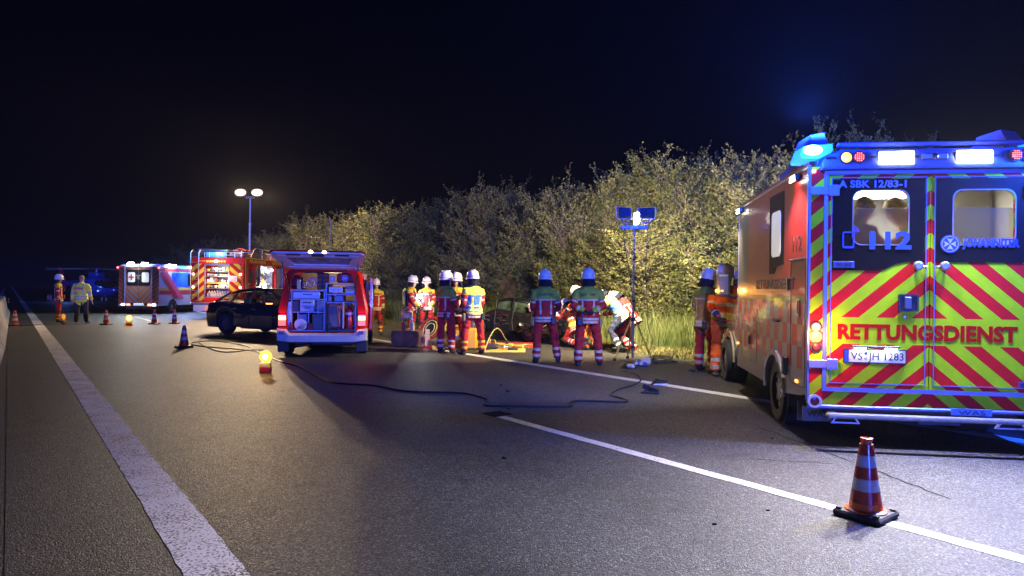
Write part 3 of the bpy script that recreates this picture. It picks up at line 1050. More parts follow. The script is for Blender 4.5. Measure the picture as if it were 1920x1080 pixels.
# housing along the top with its lamps
prof = [(.0, 2.76), (-.075, 2.765), (-.085, 2.80), (-.06, 2.93), (-.02, 2.965), (.3, 2.97), (.3, 2.76)]
mb = MB()
rings = []
for x, kk in ((-1.03, 0), (-1.0, .5), (-.93, .85), (-.84, 1.), (.84, 1.), (.93, .85), (1.0, .5), (1.03, 0)):
    rings.append([(x, y, 2.76 + (z - 2.76) * (.35 + .65 * kk)) for y, z in prof])
mb.loft(rings)
hs = mb.done('lamp_housing', HOUS, A, True)
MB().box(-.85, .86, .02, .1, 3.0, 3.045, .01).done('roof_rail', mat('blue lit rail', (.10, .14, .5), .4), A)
mb = MB()
for x in (-.7, 0, .7): mb.box(x - .02, x + .02, .05, .08, 2.96, 3.0)
mb.done('rail_foot', BLACKP, A)
def round_lamp(x, z, r, m, y=-.09, name='lamp_lens'):
    MB().ring([(x + (r + .014) * math.cos(t * math.pi / 10), z + (r + .014) * math.sin(t * math.pi / 10)) for t in range(20)], [(x + r * math.cos(t * math.pi / 10), z + r * math.sin(t * math.pi / 10)) for t in range(20)], y - .004, y + .03).done('lamp_ring', BLACKP, A)
    return MB().lathe([(r, .02), (r, 0), (r * .8, -.012), (.001, -.018)], (x, y, z), 20, 'y').done(name, m, A, True)
E_AMB2 = mat('bright amber lamp', (.9, .4, .05), .3, emit=(1, .36, .04), es=1.1)
round_lamp(-.81, 2.875, .05, E_AMB2)
round_lamp(.83, 2.875, .05, mat('unlit amber lens', (.25, .1, .06), .25))
for x in (-.695, .715):
    round_lamp(x, 2.875, .05, RED_OFF)
    mb = MB()
    for i in range(-2, 3):
        for j in range(-2, 3):
            if i * i + j * j <= 5:
                mb.lathe([(.007, -.108), (.001, -.112)], (x + i * .018, 0, 2.875 + j * .018), 6, 'y')
    mb.done('lamp_diodes', mat('red diode', (.8, .1, .05), .3, emit=(1, .12, .04), es=1), A)
for x in (-.35, .35):
    MB().box(x - .17, x + .17, -.088, -.06, 2.80, 2.925, .015).done('floodlight_box', BLACKP, A)
    MB().box(x - .16, x + .16, -.100, -.088, 2.805, 2.925, .02).done('floodlight_glass', mat('rear floodlight lamp', (.9, .9, .9), .3, emit=(.92, .96, 1), es=10), A)
    lamp('floodlight_light', 'SPOT', A, (x, -.20, 2.85), 320, (.98, .93, .88), (0, -1, -.72), 150, .09, .95)
for x in (-1.0 + .04, -.55, -.19, .55 + .02, .96):
    mb = MB(); mb.box(x - .05, x + .05, -.088, -.07, 2.868, 2.888, .006); mb.done('vent_slot', BLACKP, A)
cm = MB(); cm.box(-.12, .12, -.092, -.07, 2.845, 2.905, .025, 2); cm.done('camera_pod', mat('pod grey', (.3, .32, .35), .25, .5), A)
MB().ball((-.0, -.095, 2.875), .03, .02, .03).done('camera_lens', CHROME, A)
for sx in (-1,):
    round_lamp(sx * 1.052, 1.195, .042, mat('red stop lamp', (.8, .1, .05), .3, emit=(1, .22, .12), es=1.3), -.012)
    round_lamp(sx * 1.052, 1.10, .056, E_AMB2, -.012)
    lamp('indicator_light', 'POINT', A, (sx * 1.06, -.18, 1.10), 4, (1, .45, .08), size=.05)
    round_lamp(sx * 1.052, .995, .042, mat('unlit lens', (.12, .02, .02), .25), -.012)
    MB().lathe([(.02, -.002), (.016, -.012)], (sx * 1.085, 0, 2.755), 12, 'y').done('marker_lamp', mat('marker lamp glow', (.9, .2, .2), .3, emit=(1, .12, .12), es=1.6), A)
round_lamp(1.052, 1.195, .042, RED_OFF, -.012); round_lamp(1.052, 1.10, .056, E_AMB2, -.012)
for sx in (-1, 1):
    MB().ring([(sx * 1.06 + .07 * math.cos(t * math.pi / 10), .455 + .065 * math.sin(t * math.pi / 10)) for t in range(20)], [(sx * 1.06 + .045 * math.cos(t * math.pi / 10), .455 + .045 * math.sin(t * math.pi / 10)) for t in range(20)], -.03, .03).done('reflector_ring', mat('pale ring', (.5, .55, .7), .3), A)
    MB().lathe([(.047, -.01), (.047, -.02), (.02, -.024)], (sx * 1.06, 0, .455), 18, 'y').done('reflector', mat('dark red reflector', (.12, .01, .02), .2), A)
# blue beacons on the roof corners and the fairing
for sx in (-1, 1):
    mb = MB()
    pts = [(-.16, .01), (-.17, .05), (-.14, .13), (.13, .15), (.11, .10), (.0, .0)]
    mb.loft([[(sx * (1.06) + px * (1 if sx < 0 else -1), y, 2.87 + pz * s_) for px, pz in pts] for y, s_ in ((-.07, .55), (-.05, 1), (.28, 1.1), (.34, .6))])
    mb.done('beacon', E_BLUE, A, True)
    if sx < 0:
        MB().ball((-1.12, -.075, 2.955), .09, .035, .05).done('beacon_core', E_CYAN, A, True)
    mb = MB(); mb.loft([[(sx * .84, y0, 2.95), (sx * 1.13, y0, 2.86), (sx * 1.12, y0, 2.93), (sx * 1.0, y0, 3.0 + dz), (sx * .86, y0, 3.02 + dz)] for y0, dz in ((.28, .02), (.45, .22), (.9, .24), (1.2, -.02))])
    mb.done('roof_fairing', mat('dark blue fairing', (.03, .05, .2), .4), A, True)
lamp('beacon_light', 'SPOT', A, (-1.30, .05, 3.0), 420, (.03, .12, 1), (-.8, 1, -.05), 110, .07, .6)
lamp('beacon_upward_light', 'SPOT', A, (-1.15, .1, 3.3), 2400, (.03, .12, 1), (.25, .5, 1), 160, .07, .5)
lamp('beacon_glow_light', 'POINT', A, (-1.32, -.30, 3.02), 40, (.02, .10, 1), size=.07)
lamp('beacon_light', 'SPOT', A, (1.3, -.30, 3.0), 330, (.012, .08, 1), (-.6, -.55, -1.0), 150, .07, .5)
# bumper step and underride
STEP = mat('step aluminium', (.3, .32, .38), .35, .7, vary=(10, .2))
mb = MB(); mb.box(-1.0, 1.05, -.23, -.14, .325, .372, .02, 2); mb.done('rear_step', STEP, A)
mb = MB(); mb.box(-.95, -.87, -.14, .2, .33, .36); mb.box(.87, .95, -.14, .2, .33, .36); mb.box(-1.0, 1.0, .12, .2, .26, .40); mb.done('bumper_beam', BLACKP, A)
for x in (-.78, .72):
    mb = MB(); mb.ring([(x - .14, .25), (x + .14, .25), (x + .1, .31), (x - .1, .31)], [(x - .11, .265), (x + .11, .265), (x + .085, .3), (x - .085, .3)], -.06, -.03); mb.done('tow_eye', STEP, A)
for x0, x1 in ((-.86, -.36), (.05, .45)):
    z0, z1 = (.27, .395)
    p = MB().box(x0 if x0 > 0 else -1.13, x1 if x0 > 0 else -.83, .32, .335, .2, .4).done('mud_flap', mat('flap rubber', (.09, .09, .1), .6), A)
mf = MB().box(-1.14, -.86, .10, .115, .235, .385).done('mud_flap', mat('flap rubber grey', (.12, .12, .13), .6), A)
text('flap_text', 'WAS', INK, mf, (-1.0, .097, .275), .07, .2)
mf = MB().box(.17, .53, -.10, -.085, .376, .44).done('maker_strip', mat('maker strip blue', (.08, .2, .7), .4), A)
text('strip_text', 'WAS', INK, mf, (.35, -.103, .385), .042, .24)
wheel(A, -.98, 1.33, .36, .25, side=-1); wheel(A, .98, 1.33, .36, .25, side=1)
for sx in (-1, 1):
    mb = MB()
    pts_o = [(1.33 + .485 * math.cos(a), .36 + .5 * math.sin(a)) for a in [math.pi * k / 16 for k in range(17)]]
    pts_i = [(1.33 + .43 * math.cos(a), .36 + .43 * math.sin(a)) for a in [math.pi * k / 16 for k in range(17)]]
    mb.prism(pts_o + pts_i[::-1], sx * HW, sx * (HW + .03), 'x')
    mb.done('wheel_arch', SILV, A)
mb = MB()
for sx in (-1, 1):
    mb.lathe([(.43, sx * .75), (.43, sx * 1.08), (.42, sx * 1.08), (.42, sx * .75)], (0, 1.33, .36), 24, 'x', hollow=True)
mb.box(-.6, .6, .3, 5.2, .3, .45)
mb.done('underbody', BLACKP, A)
# left flank fittings
X = -HW
MB().prism([(.98, 1.86), (.98, 2.71), (1.66, 2.71), (1.66, 1.76), (1.42, 1.76), (1.30, 1.84)], X - .006, X - .0005, 'x').done('side_panel', NAVY, A)
sw = MB().prism(rrect(1.10, 1.52, 1.96, 2.50, .07), X - .014, X - .0065, 'x').done('side_window', mat('lit frosted side window', (.5, .5, .48), .4, emit=(1, .96, .86), es=.10), A)
mb = MB(); mb.box(X - .012, X - .002, .09, .62, .53, 1.87); 
mb.bm.free()
fr = MB(); fr.ring([(.1, .56), (.66, .56), (.66, 1.87), (.1, 1.87)], [(.108, .568), (.652, .568), (.652, 1.862), (.108, 1.862)], X - .004, X - .0005, 'x'); fr.done('locker_seam', BLACKP, A)
fr = MB(); fr.ring([(2.35, .58), (3.35, .58), (3.35, 1.12), (2.35, 1.12)], [(2.358, .588), (3.342, .588), (3.342, 1.112), (2.358, 1.112)], X - .004, X - .0005, 'x'); fr.done('locker_seam', BLACKP, A)
MB().box(X - .03, X - .001, .1, .66, 1.875, 1.9, .008).done('locker_rail', CHROME, A)
hh = MB(); hh.ring(rrect(.30, .38, 1.29, 1.47, .012, 2), rrect(.315, .365, 1.31, 1.45, .01, 2), X - .012, X - .0005, 'x'); hh.box(X - .004, X - .001, .315, .365, 1.31, 1.45); hh.done('locker_handle', mat('handle frame', (.5, .4, .2), .3, .8), A)
MB().box(X - .03, X - .002, .70, .76, 1.56, 1.70, .01).done('side_latch', CHROME, A)
MB().box(X - .05, X - .002, 1.10, 1.30, 1.19, 1.225, .012).done('grab_handle', BLACKP, A)
MB().box(X - .05, X - .002, .74, .84, .62, .82, .01).done('socket_cover', BLACKP, A)
MB().box(X - .02, X - .002, 2.75, 2.85, .80, .93, .01).done('filler_flap', BLACKP, A)
q = text('side_text', 'RETTUNGSDIENST', mat('dark side lettering', (.02, .004, .005), .6), A, (X - .002, 1.45, 1.58), .12, 1.9, (90, 0, -90), .004)
q = text('side_number', '112', mat('dark side lettering'), A, (X - .002, .43, 1.98), .17, .33, (90, 0, -90), .0)
for y, p_ in ((.42, 50), (3.45, 90)):
    MB().box(X - .06, X - .005, y - .10, y + .10, 2.72, 2.79, .012).done('side_floodlight', BLACKP, A)
    MB().box(X - .068, X - .058, y - .085, y + .085, 2.715, 2.775, .003).done('side_floodlight_glass', mat('side flood lamp', (.9, .9, .8), .3, emit=(1, .93, .75), es=14), A)
    lamp('side_floodlight_light', 'SPOT', A, (X - .14, y, 2.72), p_ * .8, (1, .9, .7), (-.42, .35 if y > 1 else -.1, -1), 100 if y > 1 else 140, .06, .6)
for y, z in ((.38, .60), (3.62, .75)):
    MB().box(X - .012, X - .001, y - .04, y + .04, z - .015, z + .015, .004).done('side_marker', E_AMB, A)
MB().box(X - .014, X - .001, 3.35, 3.42, 1.50, 1.54, .004).done('side_marker', E_AMB, A)
gl = mat('gutter metal', (.35, .33, .33), .3, .6)
mb = MB(); mb.box(X - .012, X + .02, .02, 3.66, 2.80, 2.83, .006); mb.box(X - .006, X + .01, .04, .075, .55, 2.8, .003); mb.box(X - .006, X + .01, 3.66, 3.69, .5, 2.8, .003); mb.done('edge_profile', gl, A)
# cab
CW = .98
cab_sec = lambda y, zr, w, wr: [(-w, y, .42), (-w - .03, y, .8), (-w, y, 1.30), (-wr, y, zr - .08), (-wr + .14, y, zr), (wr - .14, y, zr), (wr, y, zr - .08), (w, y, 1.30), (w + .03, y, .8), (w, y, .42)]
c = MB()
c.loft([cab_sec(3.7, 2.45, CW, .84), cab_sec(4.6, 2.45, CW, .84), cab_sec(5.0, 2.3, CW, .80), cab_sec(5.55, 1.5, CW - .03, .74), cab_sec(6.1, 1.22, CW - .1, .7), cab_sec(6.25, .9, CW - .18, .6)])
c.done('cab', SILV, A, True)
MB().prism([(3.95, 1.32), (4.95, 1.32), (4.75, 2.1), (3.95, 2.2)], -CW - .012, -CW + .18, 'x').done('cab_window', GLASS_D, A)
mb = MB()
pts_o = [(4.98 + .47 * math.cos(a), .36 + .5 * math.sin(a)) for a in [math.pi * k / 16 for k in range(17)]]
pts_i = [(4.98 + .40 * math.cos(a), .36 + .40 * math.sin(a)) for a in [math.pi * k / 16 for k in range(17)]]
for k in range(16):
    mb.prism([pts_o[k], pts_o[k + 1], pts_i[k + 1], pts_i[k]], -CW - .035, -CW - .065, 'x')
mb.done('front_arch', SILV, A)
MB().lathe([(.41, -CW - .04), (.41, -CW + .2), (.001, -CW + .2), (.001, -CW + .19), (.40, -CW + .19), (.40, -CW - .04)], (0, 4.98, .36), 24, 'x', hollow=True).done('arch_recess', BLACKP, A)
wheel(A, -CW - .02, 4.98, .355, .22, side=-1); wheel(A, .95, 4.98, .355, .22)
m_ = MB(); m_.box(-CW - .32, -CW - .10, 4.62, 4.78, 1.45, 1.83, .04, 2); m_.cyl((-CW - .15, 4.7, 1.5), (-CW + .02, 4.72, 1.42), .03, 8)
mr = m_.done('wing_mirror', BLACKP, A)
MB().box(-CW - .335, -CW - .2, 4.62, 4.70, 1.52, 1.57, .01).done('mirror_indicator', E_AMB2, mr)
lamp('mirror_indicator_light', 'POINT', A, (-CW - .38, 4.55, 1.55), 3, (1, .4, .06), size=.04)
lamp('interior_light', 'AREA', A, (0, 1.2, 2.70), 20, (1, .97, .9), (0, 0, -1), size=.9)
MB().box(-.45, .45, .7, 1.7, 2.755, 2.775).done('ceiling_lamp', mat('ceiling lamp glow', (.9, .9, .85), .4, emit=(1, .97, .9), es=.12), A)
mb = MB()
for x in (-.22, -.17):
    mb.limb([(x, .5, 2.78), (x + .01, .5, 2.7), (x - .02, .52, 2.55), (x - .04, .5, 2.4)], .006, n=6)
mb.done('infusion_tube', mat('clear tubing', (.7, .7, .68), .3), A)
MB().box(-.105, -.08, .5, .53, 2.6, 2.72, .006).done('infusion_bag', mat('infusion bag', (.75, .75, .75), .3), A)
mb = MB(); mb.box(.5, .53, 1.0, 1.05, .6, 2.78); mb.box(.55, 1.03, .9, 1.5, 1.9, 2.75, .02); mb.done('cabinet', mat('cabinet grey', (.4, .41, .42), .4), A)
# ------------------------------------------------------------ red and white van with open tailgate
VRED = mat('van red paint', (.55, .010, .003), .5, spec=.08, vary=(3, .06))
SHELF = mat('shelf aluminium', (.28, .29, .33), .45, .3, vary=(12, .1))
DBOX = mat('dark grey case', (.04, .042, .05), .45, vary=(9, .3))
vp = G(605, 664)
V = thing('rescue_van', 'red and white van with its tailgate raised over a shelved equipment load', 'van', (-4.12, 14.75, 0), -9.5)
def vsec(y, k=1., zt=1.94, zb=.42, wk=1.):
    w = .92 * wk
    return [(-w * .95, zb), (-w, .62), (-w, 1.02), (-w * .93, 1.35), (-w * .83, zt - .14), (-w * .76, zt - .05), (-w * .6, zt), (w * .6, zt), (w * .76, zt - .05), (w * .83, zt - .14), (w * .93, 1.35), (w, 1.02), (w, .62), (w * .95, zb)]
def shell(y0, y1):
    mb = MB()
    a = vsec(0); 
    inn = [(x * .95, z if z > .5 else .5) for x, z in a]
    inn = [(x, min(z, 1.88)) for x, z in inn]
    ra = [(x, y0, z) for x, z in a]; rb = [(x, y1, z) for x, z in a]
    ia = [(x, y0, z) for x, z in inn]; ib = [(x, y1, z) for x, z in inn]
    v = [[mb.bm.verts.new(p) for p in r_] for r_ in (ra, rb, ib, ia)]
    n = len(a)
    for q in range(4):
        A_, B_ = v[q], v[(q + 1) % 4]
        for i in range(n):
            j = (i + 1) % n
            mb.bm.faces.new((A_[i], A_[j], B_[j], B_[i]))
    return mb
shell(.06, 3.3).done('body', VRED, V, True)
OPN = [(-.70, .56), (.70, .56), (.745, .98), (.73, 1.10), (.66, 1.62), (.60, 1.80), (.50, 1.835), (-.50, 1.835), (-.60, 1.80), (-.66, 1.62), (-.73, 1.10), (-.745, .98)]
MB().ring([(x, z) for x, z in vsec(0)], OPN, .0, .06).done('rear_frame', VRED, V)
MB().ring([(x * 1.02, (z - 1.2) * 1.02 + 1.2) for x, z in OPN], OPN, -.012, .02).done('door_seal', RUBBER, V)
# nose with windscreen
c = MB()
def nsec(y, zt, wk, zb=.3):
    return [(x, y, z) for x, z in [(p[0] * wk, zb + (p[1] - .42) * (zt - zb) / (1.94 - .42)) for p in vsec(0)]]
c.loft([nsec(3.3, 1.94, 1), nsec(3.7, 1.86, .99), nsec(4.3, 1.1, .97), nsec(4.72, .9, .9), nsec(4.8, .7, .85)])
c.done('nose', VRED, V, True)
# bumper, lights
mb = MB()
mb.loft([[(x, yo, z0), (x, yo - .14 * f, z0 + .02), (x, yo - .15 * f, z1 - .05), (x, yo - .11 * f, z1), (x, yo + .02, z1)] for x, f, yo, z0, z1 in ((-.96, .3, .12, .36, .62), (-.93, .9, .03, .35, .62), (-.75, 1, 0, .33, .60), (-.68, 1, 0, .32, .52), (.68, 1, 0, .32, .52), (.75, 1, 0, .33, .60), (.93, .9, .03, .35, .62), (.96, .3, .12, .36, .62))])
BMP = mat('white bumper', (.5, .48, .46), .4, vary=(5, .1))
mb.done('rear_bumper', BMP, V, True)
for sx in (-1, 1):
    MB().box(sx * .83 - .055, sx * .83 + .055, -.158, -.145, .50, .575, .005).done('bumper_reflector', mat('dark reflector', (.16, .01, .01), .3), V)
    t = MB().box(sx * .84 - .085, sx * .84 + .085, -.02, .06, .66, .95, .02).done('tail_lamp', RED_OFF, V)
    MB().box(sx * .84 - .078, sx * .84 + .078, -.026, -.018, .80, .90, .004).done('tail_lamp_glow', mat('tail lamp amber glow', (.9, .5, .3), .3, emit=(1, .36, .06), es=.7), t)
    MB().box(sx * .84 - .078, sx * .84 + .078, -.025, -.018, .68, .795, .004).done('tail_lamp_glow', E_REDSOFT, t)
    lamp('tail_light', 'POINT', V, (sx * .84, -.12, .84), .8, (1, .3, .08), size=.04)
    MB().box(sx * .83 - .12, sx * .83 + .12, .12, .14, .1, .38, .01).done('mud_flap', RUBBER, V)
    wheel(V, sx * .83, .88, .32, .2, side=sx); wheel(V, sx * .83, 3.85, .32, .2, side=sx)
    MB().prism([(1.2, 1.12), (2.9, 1.12), (2.9, 1.62), (1.2, 1.62)], sx * .86, sx * .925, 'x').done('side_glass', GLASS_D, V)
mb = MB(); mb.cyl((-.55, -.06, .24), (-.30, .2, .26), .035); mb.cyl((-.6, .5, .25), (.6, .5, .25), .05); mb.box(-.75, .75, .3, 4.2, .28, .42); mb.done('underbody', BLACKP, V)
# open sliding door seen on the right flank
mb = MB(); mb.prism([(1.3, .5), (2.4, .5), (2.4, 1.05), (2.35, 1.75), (1.35, 1.75), (1.3, 1.05)], .96, 1.0, 'x')
sd = mb.done('sliding_door', mat('dull violet red paint', (.35, .03, .06), .3, coat=.4), V)
MB().prism([(1.42, 1.08), (2.28, 1.08), (2.25, 1.6), (1.45, 1.6)], 1.001, 1.008, 'x').done('sliding_door_glass', GLASS_D, sd)
# left mirror
m_ = MB(); m_.box(-1.16, -.95, 3.35, 3.45, 1.12, 1.38, .03, 2); m_.done('wing_mirror', BLACKP, V)
# tailgate
TG = bpy.data.objects.new('tailgate', None); COL.objects.link(TG); TG.parent = V
TG.location = (0, -.0, 1.90); TG.rotation_euler = (R(0), 0, 0)
ang = R(15.5)
def tg(x, d, th=0):   # distance d from the hinge toward the rear, th = thickness upward
    return (x, -d * math.cos(ang) - th * math.sin(ang), d * math.sin(ang) + th * math.cos(ang))
def tilt(mb):
    rot = Matrix.Rotation(-ang, 4, 'X')
    for v in mb.bm.verts:
        x, y, z = v.co
        v.co = Vector(tg(x, y, z))
    return mb
outl = [(-.62, .0), (.62, .0), (.80, .22), (.90, .70), (.93, 1.02), (.86, 1.12), (-.86, 1.12), (-.93, 1.02), (-.90, .70), (-.80, .22)]
winl = [(-.56, .30), (.56, .30), (.68, .82), (-.68, .82)]
TGI = mat('tailgate inner skin', (.75, .76, .8), .4, vary=(6, .08))
tilt(MB().ring(outl, winl, 0, .03, 'z')).done('inner_skin', TGI, TG)
tilt(MB().ring([(x * 1.01, d * 1.01) for x, d in outl], winl, .031, .06, 'z')).done('outer_skin', VRED, TG)
tilt(MB().box(-.66, .66, .32, .80, .034, .04)).done('tailgate_glass', mat('hazy tailgate glass', (.25, .3, .36), .25, vary=(8, .4)), TG)
for x in (-.48, .48): tilt(MB().box(x - .14, x + .14, 1.0, 1.06, -.012, 0)).done('trim_recess', BLACKP, TG)
tilt(MB().box(-.12, .12, 1.0, 1.08, -.03, 0)).done('tailgate_latch', BLACKP, TG)
mb = MB(); mb.box(-.7, .7, .16, .2, -.015, 0); mb.box(-.8, .8, .93, .96, -.012, 0); tilt(mb).done('inner_rib', TGI, TG)
for sx in (-1, 1):
    a = Vector((sx * .70, -.02, 1.45)); b_ = Vector(tg(sx * .78, .55)) + Vector((0, 0, 1.90))
    mb = MB(); mb.cyl(a, a.lerp(b_, .55), .016, 8); mb.cyl(a.lerp(b_, .5), b_, .008, 8)
    mb.done('gas_strut', BLACKP, V)
for x in (-.13, .14):
    mb = MB(); mb.box(x - .07, x + .07, -.03, .03, 2.20, 2.26, .015); mb.done('roof_work_lamp', BLACKP, V, loc=(0, -1.05, 0))
    MB().ball((x, -1.09, 2.235), .045, .02, .03).done('roof_work_lamp_glass', mat('warm small lamp', (.9, .8, .6), .3, emit=(1, .8, .5), es=6), V)
mb = MB(); mb.cyl((0, 1.2, 1.94), (0, 1.2, 2.02), .03); mb.limb([(0, 1.2, 2.0), (0.02, 1.22, 3.1)], [.012, .007], n=6); mb.done('antenna', mat('blue lit antenna', (.12, .14, .35), .4), V)  # antenna colour carries the blue light that falls on it
mb = MB(); mb.box(-.6, .6, 2.6, 2.85, 1.95, 2.07, .03, 2); mb.done('light_bar', mat('light bar blue', (.03, .06, .45), .25), V)
# load bay
FL = mat('van floor', (.10, .10, .11), .6, vary=(10, .3))
MB().box(-.86, .86, .02, 3.0, .5, .54).done('load_floor', FL, V)
MB().box(-.84, .84, 2.0, 2.04, .54, 1.86).done('bulkhead', mat('bulkhead beige', (.35, .3, .24), .7, vary=(4, .2)), V)
sh = MB()
for x in (-.80, -.655, -.10, .03): sh.box(x - .014, x + .014, .05, 1.4, .55, 1.44)
for x in (-.52, -.30): sh.box(x - .012, x + .012, .05, 1.4, .58, .96)
sh.box(-.33, -.29, .05, 1.4, .98, 1.2)
for z in (.57, .97, 1.25, 1.44): sh.box(-.83, .05, .05, 1.4, z - .012, z + .012)
sh.done('rack', SHELF, V)
rk = MB()
for x in (.07, .70): rk.box(x - .016, x + .016, .05, 1.4, .55, 1.60)
for z in (1.60, 1.36, 1.18): rk.box(.06, .71, .05, 1.4, z - .012, z + .012)
rk.box(.33, .36, .06, .1, .56, 1.2)
rk.done('rack', SHELF, V)
def vb(n, x0, x1, z0, z1, m, y0=.04, y1=.7, bev=.012, lab=None):
    o = MB().box(x0, x1, y0, y1, z0, z1, bev).done(n, m, V)
    return o
dr = vb('drawer', -.63, -.06, 1.265, 1.41, mat('drawer front grey', (.36, .38, .45), .4, .3), .03)
MB().box(-.42, -.22, .022, .03, 1.35, 1.37).done('drawer_grip', BLACKP, dr)
vb('drawer', -.79, -.67, 1.27, 1.41, DBOX)
vb('case', -.63, -.50, .99, 1.22, DBOX); c_ = vb('case', -.48, -.18, .985, 1.24, mat('pale tool case', (.4, .43, .55), .4), .02)
MB().box(-.42, -.24, .012, .02, 1.17, 1.195).done('case_grip', BLACKP, c_)
mb = MB()
for i, z in enumerate((1.10, 1.07, 1.04)): mb.box(-.43 + .03 * i, -.23 - .02 * i, .014, .0195, z, z + .012)
mb.done('case_print', INK, c_)
vb('case', -.09, .01, 1.0, 1.23, mat('blue grey case', (.12, .14, .22), .4)); vb('case', -.28, -.105, 1.0, 1.23, DBOX)
vb('case', -.50, -.33, .60, .93, mat('blue case', (.10, .13, .28), .4)); vb('case', -.22, .01, .59, .94, DBOX); vb('case', -.78, -.67, .60, 1.2, mat('perforated side', (.3, .32, .4), .4, .5))
MB().lathe([(.001, 0), (.13, 0), (.13, -.02), (.11, -.03)], (-.46, .03, .70), 20, 'y').done('reel_rim', mat('pale rim', (.5, .5, .55), .4), V)
MB().prism([(-.55, .62), (-.4, .59), (-.33, .72), (-.42, .74)], .0, .012, 'y').done('green_bag', mat('green cloth', (.03, .3, .12), .7), V)
for x in (-.66, -.26): MB().box(x - .05, x + .05, .03, .2, .58, .74, .02).done('red_strap', mat('red webbing', (.3, .03, .03), .7), V)
d2 = vb('drawer', .12, .42, 1.40, 1.53, mat('drawer front grey'), .03); MB().box(.2, .36, .022, .03, 1.46, 1.49).done('drawer_grip', mat('yellow label', (.5, .4, .1), .5), d2)
vb('drawer', .47, .68, 1.38, 1.45, mat('drawer front grey'), .03); vb('drawer', .47, .68, 1.48, 1.55, mat('blue grey case'), .03)
vb('case', .10, .18, 1.2, 1.34, mat('blue case')); vb('case', .24, .44, 1.2, 1.34, mat('blue case')); 
rc = vb('roll_container', .10, .40, .62, 1.16, mat('grey equipment cover', (.12, .12, .15), .6, vary=(5, .3), bump=(8, .6, .03)), .0, .5, .04)
mb = MB(); mb.limb([(.08, -.02, 1.12), (.16, -.04, 1.16), (.38, -.04, 1.16), (.42, -.02, 1.0)], .02, n=6); mb.limb([(.30, -.04, 1.15), (.33, -.05, .9), (.37, -.03, .66)], .012, n=6); mb.done('red_strap', mat('red webbing'), V)
mb = MB(); mb.lathe([(.001, .60), (.085, .60), (.09, .64), (.09, 1.0), (.06, 1.08), (.03, 1.1), (.03, 1.16), (.001, 1.16)], (.56, .12, 0), 18); ex = mb.done('fire_extinguisher', mat('extinguisher red', (.35, .01, .015), .3, coat=.5), V, True)
mb = MB(); mb.box(.50, .62, .02, .10, 1.12, 1.18, .01); mb.limb([(.56, .05, 1.14), (.67, .02, 1.1), (.66, .03, .8)], .014, n=6); mb.done('extinguisher_head', BLACKP, ex)
MB().lathe([(.091, .92), (.091, .97)], (.56, .12, 0), 18).done('extinguisher_band', mat('pale band', (.4, .6, .7), .4), ex)
MB().box(.42, .455, .0, .04, .6, 1.2, .005).done('support_post', SHELF, V)
mb = MB(); mb.box(.10, .68, -.02, .12, .545, .6, .01); mb.limb([(.12, -.04, .66), (.5, -.05, .60), (.66, -.04, .68)], .018, n=6); mb.box(.1, .2, -.05, .0, .6, .72, .02); mb.done('hydraulic_foot', BLACKP, V)
MB().box(.055, .085, -.04, .0, .50, 1.2).done('slide_rail', BLACKP, V)
# things on top of the racks
vb('red_bag', -.74, -.45, 1.47, 1.78, mat('dark red cloth', (.22, .02, .025), .7, bump=(9, .6, .03)), .2, .6, .08)
vb('beige_box', -.56, -.48, 1.46, 1.68, mat('beige label box', (.5, .42, .28), .6), .08, .2)
vb('dark_bag', -.47, -.38, 1.46, 1.66, DBOX, .08, .3, .03)
mb = MB()
for k in range(3):
    mb.lathe([(.075, -.01), (.085, 0), (.075, .01), (.066, 0)], (-.28 + .03 * k, .10 + .05 * k, 1.60 + .03 * k), 16, 'y', sy=1.2, hollow=True)
mb.done('coiled_hose', mat('violet white hose', (.4, .36, .5), .4), V)
vt = vb('orange_vest', -.16, .10, 1.46, 1.83, mat('orange vest cloth', (.5, .11, .02), .7, vary=(12, .5), bump=(10, .8, .03)), .3, .4, .02)
mb = MB()
for z in (1.52, 1.62, 1.72): mb.box(-.155, .095, .292, .3, z, z + .03)
mb.box(-.05, -.02, .292, .3, 1.46, 1.83); mb.done('vest_strap', INK, vt)
bp_ = vb('red_backpack', .28, .66, 1.62, 1.83, mat('bright red cloth', (.5, .025, .02), .6, bump=(10, .5, .02)), .12, .4, .03)
mb = MB(); mb.lathe([(.07, .12), (.07, .112), (.055, .112), (.055, .12)], (.46, 0, 1.72), 20, 'y', hollow=True); mb.box(.42, .50, .112, .118, 1.69, 1.75); mb.done('backpack_emblem', mat('emblem pale'), bp_)
vb('white_cup', .13, .24, 1.64, 1.76, mat('white plastic', (.65, .65, .7), .4), .1, .22, .02)
lamp('load_light', 'POINT', V, (.1, 1.2, 1.78), 4, (1, .8, .55), size=.1)
MB().box(-.1, .3, 1.15, 1.25, 1.855, 1.87).done('load_lamp', mat('load bay lamp', (.9, .85, .7), .4, emit=(1, .85, .65), es=.6), V)

